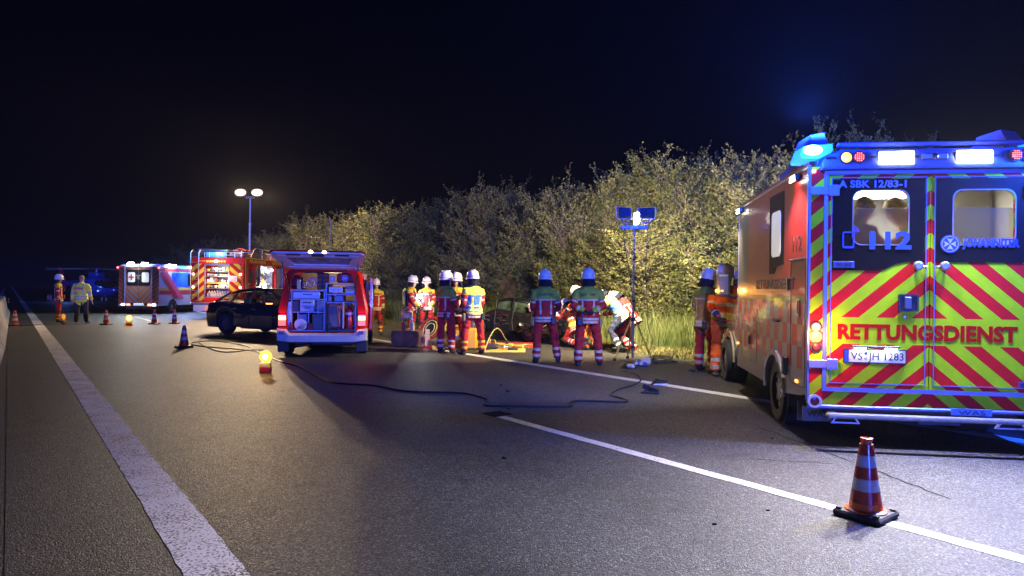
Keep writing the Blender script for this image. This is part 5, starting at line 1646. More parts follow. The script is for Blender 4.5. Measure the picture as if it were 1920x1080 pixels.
# torn bonnet standing upright
mb = MB()
g = []
for i in range(9):
    t = i / 8
    w0 = -.85 + .06 * i; 
    g.append([crump(Vector((-.55 + .9 * s_ - .2 * t, WL - 1.15 - .15 * t + .35 * math.sin(t * 2.6) * (.4 + .5 * s_), .85 + .98 * t * (1 - .35 * abs(s_ - .45)))), .10, 2.3) for s_ in [k / 6 for k in range(7)]])
vs = [[mb.bm.verts.new(p) for p in r_] for r_ in g]
for a, b_ in zip(vs, vs[1:]):
    for j in range(6): mb.bm.faces.new((a[j], a[j + 1], b_[j + 1], b_[j]))
bmesh.ops.solidify(mb.bm, geom=mb.bm.faces[:], thickness=.03)
mb.done('torn_bonnet', mat('bent dark sheet', (.06, .045, .04), .45, .3, vary=(5, .5), bump=(8, .6, .03)), WR, True)
# open door frame area with airbags and bent metal
def airb(c, r, nm='airbag'):
    m = MB().ball(c, *r, n=14, m=10)
    for v in m.bm.verts: v.co = crump(v.co, .07, 5)
    return m.done(nm, mat('white airbag cloth', (.75, .75, .72), .7, bump=(14, .6, .02)), WR, 'all')
airb((-.86, .52, .88), (.13, .26, .30)); airb((-.78, 1.35, .95), (.10, .22, .14)); airb((-.74, 1.0, .72), (.12, .2, .10))
random.seed(5)
cc = [mat('bent steel', (.3, .3, .3), .4, .7, vary=(9, .3)), DIRTY, mat('beige lining', (.35, .3, .24), .7), mat('torn plastic', (.04, .04, .045), .5)]
for k in range(34):
    c = Vector((-.86 + random.uniform(-.12, .5), random.uniform(.15, 1.75), random.uniform(.28, .85)))
    d = Vector((random.uniform(-.3, .3), random.uniform(-1, 1), random.uniform(-.5, .5))).normalized()
    ln = random.uniform(.12, .38)
    MB().limb([crump(c - d * ln / 2, .05), crump(c, .08), crump(c + d * ln / 2, .05)], [(random.uniform(.015, .06), .012)] * 3, n=5).done('crumpled_piece', random.choice(cc), WR)
MB().box(-.92, -.86, .25, 1.25, .22, .50, .02).done('sill', DIRTY, WR)
for y_ in (1.95, WL - 1.15):
    MB().limb([(-.93, y_, .28), (-.945, y_ + .02, .55), (-.90, y_, .84)], [.012, .012, .012], n=5).done('door_seam', RUBBER, WR)
MB().box(-.97, -.93, 2.1, 2.28, .70, .73, .01).done('door_handle', CHROME, WR)
mb = MB()
for k_ in range(14):
    a_ = Vector((-.955, random.uniform(1.9, WL - .3), random.uniform(.4, .78))); mb.limb([a_, a_ + Vector((0, random.uniform(-.3, .3), random.uniform(-.06, .06)))], [.004, .004], n=4)
mb.done('scratch_mark', mat('bare scratched metal', (.3, .28, .25), .4, .5), WR)
sp_ = wheel(WR, -.97, WL - .42, .33, .2, mat('pale alloy', (.6, .58, .55), .35, .5), 8, -1)
wheel(WR, .78, WL - .55, .33, .2, None, 8, 1); wheel(WR, .7, .9, .33, .2, None, 8, 1)
lw = G(994, 642)
LWh = thing('loose_wheel', 'dirt caked torn off wheel standing against the wrecked car', 'wheel', (lw.x, lw.y, .02), hdg + 12)
wheel(LWh, 0, 0, .32, .2, mat('muddy rim', (.34, .24, .15), .7, vary=(20, .4)), 8, -1)
# ------------------------------------------------------------ floodlight stand
tp = G(1186, 677)
T = thing('floodlight_stand', 'tall tripod with yellow legs carrying three floodlights', 'floodlight stand', (tp.x, tp.y, 0), 0)
PB = mat('stand steel', (.3, .34, .42), .35, .6)
mb = MB(); mb.cyl((0, 0, .06), (0, 0, 1.3), .028); mb.cyl((0, 0, 1.3), (0, 0, 2.2), .022); mb.cyl((0, 0, 2.2), (0, 0, 2.86), .017)
mb.done('pole', PB, T)
mb = MB(); mb.cyl((0, 0, .86), (0, 0, .94), .06); mb.cyl((0, 0, 1.27), (0, 0, 1.33), .04); mb.cyl((0, 0, .28), (0, 0, .33), .05); mb.cyl((0, 0, 2.18), (0, 0, 2.22), .034); mb.done('collar', BLACKP, T)
YL = mat('yellow stand leg', (.62, .5, .05), .4)
for a, rr in ((195, .42), (-12, .42), (95, .42)):
    dx, dy = math.cos(R(a)) * rr, math.sin(R(a)) * rr
    lg = MB().cyl((dx * .1, dy * .1, .9), (dx, dy, .05), .016, 8).done('leg', YL, T)
    MB().ball((dx, dy, .04), .035).done('foot', RUBBER, lg)
    MB().cyl((0, 0, .30), (dx * .62, dy * .62, .36), .009, 6).done('brace', BLACKP, T)
mb = MB(); mb.box(-.29, .29, -.03, .03, 2.86, 2.94, .008); mb.done('cross_bar', mat('blue lit bar', (.08, .1, .5), .35), T)
MB().box(-.08, .08, -.036, -.03, 2.87, 2.93).done('bar_label', mat('emblem pale'), T)
def flood(x, y, z, h, nm='floodlight'):
    o = bpy.data.objects.new(nm, None); COL.objects.link(o); o.parent = T; o.location = (x, y, z); o.rotation_euler = (R(-12), 0, -R(h))
    m = MB(); m.box(-.17, .17, -.05, .05, -.115, .115, .015); 
    m.done('floodlight_case', mat('floodlight case', (.03, .035, .06), .45), o)
    m = MB()
    for k in range(9): m.box(-.12 + k * .03 - .004, -.12 + k * .03 + .004, -.075, -.05, -.07, .07)
    m.done('cooling_fins', mat('blue lit fins', (.04, .06, .2), .4), o)  # blue light on the back of the lamp is painted into the fins
    m = MB(); m.ring(rrect(-.205, .205, -.135, .135, .02, 2), rrect(-.19, .19, -.12, .12, .02, 2), -.0, .02); m.done('guard_frame', mat('pale guard wire', (.6, .6, .6), .35, .3), o)
    MB().box(-.15, .15, .051, .056, -.095, .095).done('floodlight_glass', mat('flood glass glow', (1, .95, .85), .3, emit=(1, .9, .72), es=20), o)
    m = MB(); m.limb([(-.12, -.03, -.12), (-.09, 0, -.2), (.09, 0, -.2), (.12, -.03, -.12)], .012, n=6); m.cyl((0, 0, -.2), (0, 0, -.3), .018, 8); m.done('yoke', mat('blue lit bar'), o)
    lamp('floodlight_light', 'SPOT', o, (0, .09, 0), FLOOD_P, (1, .82, .52), (0, 1, -.12), 150, .1, .6)
    return o
FLOOD_P = 800
flood(-.22, .0, 3.2, -28); flood(.26, .0, 3.2, 22)
o = bpy.data.objects.new('floodlight', None); COL.objects.link(o); o.parent = T; o.location = (.06, .06, 3.1); o.rotation_euler = (0, 0, -R(80))
MB().box(-.10, .10, -.04, .03, -.15, .13, .02).done('floodlight_case', mat('pale lamp shell', (.7, .7, .66), .4, emit=(1, .93, .8), es=.8), o)
MB().box(-.08, .08, .031, .036, -.12, .1).done('floodlight_glass', mat('flood glass glow'), o)
lamp('floodlight_light', 'SPOT', o, (0, .08, 0), 130, (1, .87, .64), (0, 1, -.5), 150, .1, .6)
CAB = mat('black cable', (.012, .012, .013), .45)
def cable(name, pts, r=.011, parent=None, m=CAB, sub=6):
    P_ = [Vector(p) for p in pts]
    out = []
    n = len(P_)
    for i in range(n - 1):
        p0 = P_[max(i - 1, 0)]; p1 = P_[i]; p2 = P_[i + 1]; p3 = P_[min(i + 2, n - 1)]
        for k in range(sub):
            t = k / sub
            out.append(.5 * ((2 * p1) + (-p0 + p2) * t + (2 * p0 - 5 * p1 + 4 * p2 - p3) * t * t + (-p0 + 3 * p1 - 3 * p2 + p3) * t ** 3))
    out.append(P_[-1])
    mb = MB().limb(out, r, n=6, side=(.2, .3, .93))
    return mb.done(name, m, parent, True)
cable('lamp_cable', [(-.22, .02, 2.9), (-.2, .0, 2.5), (-.10, .0, 2.0), (-.05, 0, 1.6), (0, -.03, 1.25), (.1, -.05, .8), (.3, .0, .3), (.38, 0, .03)], .008, T)
cable('lamp_cable', [(.30, .02, 2.9), (.27, .0, 2.4), (.26, .0, 1.9), (.3, 0, 1.3), (.32, -.03, .75), (.42, -.05, .45), (.36, .0, .2), (.5, 0, .03)], .008, T)

# ------------------------------------------------------------ cables on the road
def gp(*pp, z=.012): return [Vector((*G(x, y)[:2], z)) for x, y in pp]
c1 = cable('power_cable', gp((478, 659), (520, 677), (560, 688), (600, 708), (630, 719), (700, 724), (765, 735), (860, 738), (895, 744), (915, 752), (908, 760), (930, 763), (1060, 764), (1070, 760), (1068, 756), (1090, 753), (1170, 755), (1172, 750), (1150, 744), (1145, 740), (1160, 731), (1190, 722), (1202, 712), (1190, 700), (1165, 694), (1180, 688), (1195, 686)), .013)
tag(c1, 'long black power cable snaking over the lane to the floodlight stand', 'cable')
c2 = cable('loose_cable', gp((478, 659), (440, 655), (400, 652), (365, 648), (362, 643), (400, 640), (450, 647), (470, 655), (430, 661), (398, 656), (372, 640), (400, 632), (450, 636), (500, 642)), .012)
tag(c2, 'loose loops of black cable lying beside the saloon car', 'cable')
random.seed(9)
def tangle(cx, cy, rx, ry, n, seed):
    random.seed(seed)
    return gp(*[(cx + rx * math.cos(k * 2.1 + random.random()) * random.uniform(.4, 1), cy + ry * math.sin(k * 2.1 + random.random()) * random.uniform(.4, 1)) for k in range(n)], z=.02)
tag(cable('cable_tangle', tangle(1240, 676, 38, 9, 26, 3), .011), 'heap of tangled black cable on the shoulder by the grass', 'cable')
tag(cable('cable_tail', tangle(1175, 688, 20, 5, 9, 6), .010), 'short cable loops between the socket box and the edge line', 'cable')
p = G(1204, 686)
jb = thing('socket_box', 'blue and white power socket box on the ground beside the tripod', 'socket box', (p.x, p.y, 0), 20)
MB().box(-.16, .12, -.1, .1, 0, .1, .02).done('box_case', mat('socket blue', (.05, .1, .4), .4), jb)
MB().box(-.02, .17, -.09, .11, .03, .17, .03).done('box_cover', mat('socket white', (.6, .6, .58), .4), jb)
for x in (-.1, 0.0): MB().lathe([(.035, 0), (.035, .03), (.001, .035)], (x, -.12, .06), 12, 'y').done('socket', mat('socket white'), jb)
p = G(1183, 691)
pg = thing('cable_plug', 'pale round plug lying by the socket box', 'plug', (p.x, p.y, 0), 40)
MB().lathe([(.03, -.08), (.045, -.05), (.045, .05), (.03, .07), (.001, .07)], (0, 0, .045), 14, 'x').done('plug_shell', mat('socket white'), pg)
for (px, py, lab, hd_) in ((1219, 737, 'small black bent debris plate nearer the camera on the edge line', 15), (1234, 722, 'small black debris box lying on the white edge line', -10)):
    p = G(px, py)
    t = thing('debris', lab, 'debris', (p.x, p.y, 0), hd_, )
    mb = MB()
    if py > 730:
        mb.box(-.13, .13, -.09, .09, .004, .02); mb.box(-.12, .12, .05, .07, .02, .09, rot=Matrix.Rotation(R(20), 3, 'Y')); mb.limb([(-.1, 0, .02), (0, .03, .08), (.12, -.02, .03)], .012, n=5)
    else:
        mb.prism([(-.1, .004), (.13, .004), (.13, .09), (.0, .10)], -.08, .08, 'y')
    mb.done('debris_shell', BLACKP, t)
    if py < 730: MB().box(-.11, .13, -.086, -.081, .01, .035).done('debris_label', mat('pale paper', (.6, .6, .55), .6), t)
for i, (px, py, s_) in enumerate(((940, 723, .02), (953, 735, .03), (954, 767, .03), (946, 860, .02), (1448, 823, .012), (1298, 697, .06), (1440, 958, .01), (1340, 984, .012))):
    p = G(px, py)
    m = MB().box(-s_, s_, -s_ * .7, s_ * .7, 0, s_, s_ * .3)
    for v in m.bm.verts: v.co = crump(v.co, s_ * .7, 30)
    o = m.done('gravel_chip', BLACKP, None, False, (p.x, p.y, 0.002))
    tag(o, ['tiny dark chip on the lane left of centre', 'dark chip just above the long cable', 'dark chip under the long cable bend', 'dark chip on the lane below the dashed line start', 'dark speck by the road crack', 'dark lump on the shoulder in front of the man in yellow', 'dark speck below the dashed line', 'dark speck on the foreground lane'][i], 'debris')
p = G(480, 656)
o = MB().box(-.16, .16, -.06, .06, .004, .02).done('paper_scrap', mat('pale paper'), None, False, (p.x, p.y, 0)); tag(o, 'pale scrap lying beside the cable near the amber flasher', 'debris')

# ------------------------------------------------------------ traffic cones and flashers
CR = mat('cone red film', (.42, .018, .015), .3, vary=(9, .4), bump=(25, .4, .004), coat=.4)
CW_ = mat('cone white film', (.5, .5, .5), .35, vary=(9, .35), bump=(25, .4, .004), coat=.4)
CO = mat('cone orange', (.75, .12, .02), .45)
BS = mat('cone foot rubber', (.03, .03, .034), .6, vary=(15, .3), bump=(40, .4, .004))
def make_cone(loc, heading, lab, k=1.):
    t = thing('traffic_cone', lab, 'traffic cone', loc, heading, 'traffic cones')
    t.scale = (k, k, k)
    f = MB(); f.box(-.158, .158, -.158, .158, 0, .042, .012)
    ft = f.done('cone_foot', BS, t)
    MB().lathe([(.135, .042), (.135, .05), (.11, .06)], (0, 0, 0), 20).done('cone_flange', CO, t)
    for sx, sy in ((.125, .125), (-.125, .125), (.125, -.125), (-.125, -.125)):
        MB().box(sx - .02, sx + .02, sy - .012, sy + .012, .045, .056, .003).done('foot_stud', BLACKP, ft)
    H_ = .54
    def rad(z): return .108 - .070 * (z - .06) / (H_ - .06)
    zs = [.06, .10, .185, .265, .345, .425, .50]
    mats_ = [CO, CR, CW_, CR, CW_, CR]
    names = ['cone_skirt', 'red_band', 'white_band', 'red_band', 'white_band', 'red_band']
    for (a, b_), m_, nm in zip(zip(zs, zs[1:]), mats_, names):
        MB().lathe([(rad(a) - .004, a), (rad(a), a + .001), (rad(b_), b_ - .001), (rad(b_) - .004, b_)], (0, 0, 0), 22).done(nm, m_, t, True)
    MB().lathe([(.036, .50), (.034, .52), (.040, .528), (.040, H_), (.028, H_ + .004), (.026, .52), (.001, .52)], (0, 0, 0), 20).done('cone_tip', CO, t, True)
    return t
cones = [(1623, 968, 52, 'large red and white cone standing on the dashed line right in front', 1.0),
    (345, 652, 20, 'cone beside the cables left of the black saloon car', 1.0),
    (199, 609, 5, 'cone right of the man in the yellow high visibility jacket', 1.0),
    (289, 608, 15, 'cone below the right rear corner of the far ambulance', 1.0),
    (327, 607, 40, 'cone nearest the fire engine, right of the other far cones', 1.0),
    (28, 611, 10, 'cone at the foot of the concrete barrier', 1.0),
    (90, 564, 0, 'tiny far cone, left one of the distant pair', 1.),
    (95, 564.5, 0, 'tiny far cone, right one of the distant pair', 1.)]
for px, py, hd_, lab, k in cones:
    p = G(px, py); make_cone((p.x, p.y, .003), hd_, lab, k)
def flasher(px, py, lab, lit=True, small=False, hd_=0):
    p = G(px, py)
    t = thing('warning_flasher', lab, 'warning lamp', (p.x, p.y, 0), hd_)
    MB().box(-.10, .10, -.05, .05, .0, .11, .012).done('battery_case', mat('flasher red', (.5, .03, .03), .4), t)
    mb = MB()
    for k in range(7): mb.box(-.087 + k * .029 - .004, -.087 + k * .029 + .004, -.055, -.05, .01, .10)
    mb.done('case_rib', mat('flasher red'), t)
    MB().prism([(-.10, .111), (.10, .111), (.075, .18), (-.075, .18)], -.045, .045, 'y').done('lamp_socket', mat('flasher yellow', (.6, .5, .03), .4), t)
    MB().box(-.045, .045, -.05, -.0455, .115, .16).done('reflector_strip', RETRO, t)
    m_ = mat('flasher lens lit', (.9, .55, .05), .3, emit=(1, .45, .03), es=1.0) if lit else mat('flasher lens dim', (.7, .28, .03), .3, emit=(1, .35, .03), es=.2)
    MB().lathe([(.02, -.04), (.085, -.034), (.106, -.012), (.106, .012), (.085, .034), (.02, .04)], (0, 0, .285), 24, 'y').done('lens', m_, t, True)
    if lit:
        MB().lathe([(.045, -.041), (.03, -.048), (.001, -.05)], (0, 0, .285), 16, 'y').done('lens_centre', mat('flasher centre glow', (1, .9, .6), .3, emit=(1, .8, .3), es=3), t)
        lamp('flasher_light', 'POINT', t, (0, -.12, .3), 1.0, (1, .55, .1), size=.08)
    return t
flasher(498, 699, 'lit amber flasher on a red and yellow case, alone on the lane')
flasher(242, 611, 'lit amber flasher between the far cones', True)
flasher(119, 608, 'dim orange flasher at the feet of the far left firefighter', False, False, 35)

# ------------------------------------------------------------ equipment laid out beside the wreck
p = G(764, 650)
bx = thing('equipment_box', 'dull brown box standing on the shoulder with bottles on top', 'box', (p.x, p.y + .35, 0), -6)
BX = mat('brown box panel', (.2, .11, .05), .9, spec=.05, vary=(6, .3))
MB().box(-.46, .34, -.3, .3, 0, .40, .012).done('box_shell', BX, bx)
MB().box(.345, .37, -.3, .3, 0, .41).done('box_side', mat('box pale side', (.45, .33, .25), .7), bx)
MB().box(.40, .52, -.2, .2, 0, .42, .01).done('box_stand', mat('box pale side'), bx)
for i, (x, lab) in enumerate(((-.10, 'yellow handled lantern on the left of the brown box'), (.08, 'pale gas bottle on the brown box'))):
    t = thing('lantern' if i == 0 else 'gas_bottle', lab, 'lamp' if i == 0 else 'bottle', (p.x + x, p.y + .2, .40), 0)
    if i == 0:
        MB().lathe([(.05, 0), (.05, .22), (.02, .25)], (-.04, 0, 0), 14).done('bottle_body', mat('gear red'), t, True)
        mb = MB(); mb.lathe([(.07, .30), (.14, .34), (.15, .45), (.10, .5), (.001, .52)], (.05, 0, 0), 16); mb.done('lantern_head', mat('lantern yellow', (.65, .6, .25), .4), t, True)
        MB().limb([(-.09, 0, .3), (-.1, 0, .5), (.05, 0, .6), (.19, 0, .5), (.18, 0, .3)], .014, n=6).done('lantern_handle', mat('lantern yellow'), t)
    else:
        MB().lathe([(.055, 0), (.06, .02), (.06, .2), (.03, .26), (.02, .3), (.001, .3)], (.0, 0, 0), 14).done('bottle_body', mat('pale bottle', (.55, .6, .3), .4), t, True)
        MB().cyl((0, 0, .3), (0, 0, .34), .025).done('bottle_valve', CHROME, t)
# red and yellow tool mats
def mat_sheet(px0, py0, px1, py1, m, lab, z=.012):
    a, b_, c, d = G(px0, py1), G(px1, py1), G(px1, py0), G(px0, py0)
    mb = MB(); q = [Vector((v.x, v.y, z)) for v in (a, b_, c, d)]
    lo = [mb.bm.verts.new(v - Vector((0, 0, .009))) for v in q]; hi = [mb.bm.verts.new(v) for v in q]
    mb.bm.faces.new(hi); mb.bm.faces.new(lo[::-1])
    for i in range(4): mb.bm.faces.new((lo[i], lo[(i + 1) % 4], hi[(i + 1) % 4], hi[i]))
    o = mb.done('tool_mat', m); tag(o, lab, 'mat'); return o
TM = stripe_mat('red and yellow mat stripes', (.6, .04, .03), (.6, .45, .06), 0, 1 / .5, False, 0)
mat_sheet(915, 643, 1000, 652, mat('red tarpaulin', (.6, .04, .03), .5, bump=(6, .5, .03)), 'red tarpaulin with rescue tools in front of the wrecked car')
mat_sheet(905, 654, 985, 661, mat('yellow tarpaulin', (.6, .5, .12), .5, bump=(6, .5, .03)), 'yellow tarpaulin strip nearer the camera than the red one', .013)
mat_sheet(792, 650, 822, 656, mat('red tarpaulin'), 'red tarpaulin on the shoulder right of the brown box')
random.seed(31)
HS = mat('yellow hose rubber', (.5, .45, .16), .45)
def pt(px, py, z): 
    g = G(px, py); return Vector((g.x, g.y, z))
b0, b1 = pt(908, 660, .03), pt(950, 640, .03)
pts = []
for k in range(9):
    t = k / 8
    q = b0.lerp(b1, t); q.z = .03 + .44 * math.sin(math.pi * min(t * 1.05, 1)) 
    pts.append(q)
tag(cable('yellow_hose', pts, .017, m=HS), 'yellow hose standing up in an arc in front of the wrecked wheel', 'hose')
tag(cable('yellow_hose', gp((905, 655), (930, 650), (960, 652), (985, 648), (1000, 650), z=.03), .018, m=HS), 'yellow hose lying flat along the tool mats', 'hose')
tag(cable('orange_hose', gp((900, 658), (925, 655), (950, 656), (975, 652), (992, 654), z=.03), .014, m=mat('orange hose rubber', (.7, .2, .05), .45)), 'orange hose lying flat along the tool mats', 'hose')
def tool(px, py, lab, kind_, hd_=0, k=1.):
    g = G(px, py)
    t = thing('rescue_tool', lab, 'rescue tool', (g.x, g.y, .014), hd_)
    t.scale = (k, k, k)
    st = mat('gear steel')
    if kind_ == 'spreader':
        MB().lathe([(.06, -.35), (.07, -.3), (.07, .05), (.05, .12)], (0, 0, .09), 12, 'x').done('tool_body', mat('gear dark'), t)
        MB().limb([(.1, .03, .09), (.3, .1, .09), (.45, .03, .09)], [(.03, .03), (.035, .03), (.01, .02)], n=6).done('spreader_arm', st, t)
        MB().limb([(.1, -.03, .09), (.3, -.1, .09), (.45, -.03, .09)], [(.03, .03), (.035, .03), (.01, .02)], n=6).done('spreader_arm', st, t)
        MB().limb([(-.1, 0, .14), (-.08, 0, .24), (.04, 0, .24), (.06, 0, .14)], .015, n=6).done('tool_handle', mat('gear yellow'), t)
    elif kind_ == 'ram':
        MB().lathe([(.045, -.4), (.05, -.38), (.05, .1), (.03, .12), (.03, .35), (.05, .36), (.05, .4)], (0, 0, .06), 12, 'x').done('tool_body', mat('gear yellow'), t)
        MB().box(-.1, .0, -.04, .04, .1, .18, .02).done('tool_handle', BLACKP, t)
    else:
        MB().box(-.2, .2, -.12, .12, 0, .10, .02).done('tool_case', mat('gear dark'), t)
        MB().limb([(-.12, 0, .1), (-.1, 0, .15), (.1, 0, .15), (.12, 0, .1)], .012, n=6).done('tool_handle', mat('gear red'), t)
tool(925, 657, 'hydraulic spreader lying on the yellow tarpaulin', 'spreader', 10)
tool(955, 653, 'yellow rescue ram lying between the tarpaulins', 'ram', 30)
tool(962, 657, 'small dark tool case at the right end of the yellow tarpaulin', 'case', 8, .6)
tool(812, 655, 'red handled cutter lying by the brown box', 'ram', 80, .8)
# yellow power unit behind the three talking firefighters
g = G(861, 653)
pu = thing('power_unit', 'orange yellow hydraulic power unit between the talking firefighters', 'power unit', (g.x, g.y + .25, 0), 10)
OY = mat('power unit yellow', (.7, .35, .03), .45)
mb = MB()
for x in (-.2, .2):
    for y in (-.2, .2): mb.cyl((x, y, .02), (x, y, .55), .022, 8)
for z in (.04, .55):
    mb.cyl((-.2, -.2, z), (.2, -.2, z), .022, 8); mb.cyl((-.2, .2, z), (.2, .2, z), .022, 8); mb.cyl((-.2, -.2, z), (-.2, .2, z), .022, 8); mb.cyl((.2, -.2, z), (.2, .2, z), .022, 8)
mb.done('unit_frame', OY, pu); MB().box(-.17, .17, -.17, .17, .08, .48, .04).done('unit_motor', OY, pu)
MB().box(-.1, .1, -.19, -.172, .2, .34, .005).done('unit_label', mat('pale paper'), pu)
# generator case right of it
g = G(884, 655)
pu = thing('tool_case', 'orange case standing behind the man in blue and yellow vest', 'case', (g.x, g.y + .2, 0), 5)
MB().box(-.14, .14, -.2, .2, 0, .52, .03).done('case_shell', OY, pu)
MB().limb([(-.07, 0, .52), (-.07, 0, .58), (.07, 0, .58), (.07, 0, .52)], .012, n=6).done('case_handle', BLACKP, pu)
# red and yellow round bag
g = G(806, 640)
hr = thing('hose_basket', 'red and yellow oval hose basket leaning beside the firefighters', 'hose basket', (g.x, g.y + .1, 0), 15)
mb = MB(); mb.ring([(.30 * math.cos(a) + .12 * math.sin(a), .36 + .35 * math.sin(a)) for a in [k * math.pi / 10 for k in range(20)]], [(.24 * math.cos(a) + .1 * math.sin(a), .36 + .29 * math.sin(a)) for a in [k * math.pi / 10 for k in range(20)]], -.06, .06); mb.done('basket_rim', mat('gear red'), hr)
MB().prism([(.235 * math.cos(a) + .1 * math.sin(a), .36 + .285 * math.sin(a)) for a in [k * math.pi / 10 for k in range(20)]], -.03, .03, 'y').done('basket_body', BLACKP, hr)
for r_ in (.2, .13): MB().limb([(r_ * math.cos(a) + .1 * math.sin(a) * r_ * 4, -.045, .36 + 1.2 * r_ * math.sin(a)) for a in [k * math.pi / 8 for k in range(17)]], .018, n=6).done('coiled_hose', HS, hr)
g = G(813, 648)
st = thing('yellow_bracket', 'bent yellow stand beside the oval hose basket', 'stand', (g.x + .1, g.y, 0), 0)
MB().limb([(-.1, 0, .02), (.28, 0, .02), (.2, 0, .5), (.26, 0, .62)], .025, n=6).done('stand_tube', mat('gear yellow'), st)
# ------------------------------------------------------------ people
SUITS = {}
def suit_mats():
    fab = dict(rough=.8)
    S_ = {
        'red': mat('suit red cloth', (.40, .03, .03), .85, spec=.1, vary=(11, .2), bump=(26, .6, .02)),
        'dark': mat('suit dark red cloth', (.22, .018, .03), .85, spec=.1, vary=(11, .2), bump=(26, .6, .02)),
        'yellow': mat('suit yellow cloth', (.60, .42, .04), .85, spec=.1, vary=(11, .2), bump=(26, .6, .02)),
        'lime': mat('vest lime cloth', (.82, .80, .10), .85, spec=.1, vary=(11, .15), bump=(26, .6, .02)),
        'green': mat('suit olive yellow cloth', (.26, .36, .05), .85, spec=.1, vary=(11, .2), bump=(26, .6, .02)),
        'blue': mat('vest blue cloth', (.08, .20, .42), .85, spec=.1, vary=(11, .15), bump=(26, .6, .02)),
        'orange': mat('vest orange cloth', (.75, .13, .02), .85, spec=.1, vary=(11, .15), bump=(26, .6, .02)),
        'retro': mat('suit silver band', (.46, .46, .33), .45, vary=(40, .1)),
        'skin': mat('skin', (.42, .22, .15), .55),
        'boot': mat('boot leather', (.02, .02, .02), .5),
        'black': mat('dark cloth', (.02, .02, .025), .85, bump=(26, .5, .02)),
        'navy': mat('dark navy cloth', (.02, .025, .06), .85, bump=(26, .5, .02)),
        'glove': mat('dark glove cloth', (.05, .03, .03), .8),
        'white': mat('shoe white', (.6, .6, .6), .5),
        'tan': mat('tan cloth', (.42, .25, .07), .85, spec=.1, vary=(11, .2), bump=(26, .6, .02)),
    }
    return S_
SM = suit_mats()
MK = list(SM.keys())
HAIR = mat('short fair hair', (.26, .19, .10), .8, vary=(60, .6), bump=(60, .9, .02))

def glove_mesh(nm, m):
    """palm with four unequal bent fingers and a thumb, pointing down -z from the wrist, thumb to +x"""
    mb = MB()
    mb.limb([(0, 0, .01), (0, 0, -.03), (0, .0, -.075), (0, .004, -.092)], [(.026, .018), (.038, .019), (.042, .017), (.036, .014)], n=8)
    for k, (x, ln) in enumerate(((-.032, .056), (-.011, .07), (.011, .075), (.032, .066))):
        mb.limb([(x, .002, -.078), (x * 1.1, .004, -.095 - ln * .35), (x * 1.1, .018, -.095 - ln * .7), (x * 1.08, .036, -.095 - ln * .85)], [.0115, .0115, .0105, .008], n=6)
    mb.limb([(.028, .0, -.03), (.055, .012, -.055), (.062, .024, -.085)], [.014, .0125, .009], n=6)
    mb.bm.normal_update()
    me = bpy.data.meshes.new(nm); mb.bm.to_mesh(me); mb.bm.free(); me.materials.append(m)
    me.polygons.foreach_set('use_smooth', [True] * len(me.polygons))
    return me
GL = {'dark': glove_mesh('glove', SM['glove']), 'skin': glove_mesh('hand', SM['skin']), 'orange': glove_mesh('glove', mat('orange glove', (.55, .3, .08), .7)), 'blue': glove_mesh('glove', mat('pale blue glove', (.4, .45, .7), .6))}

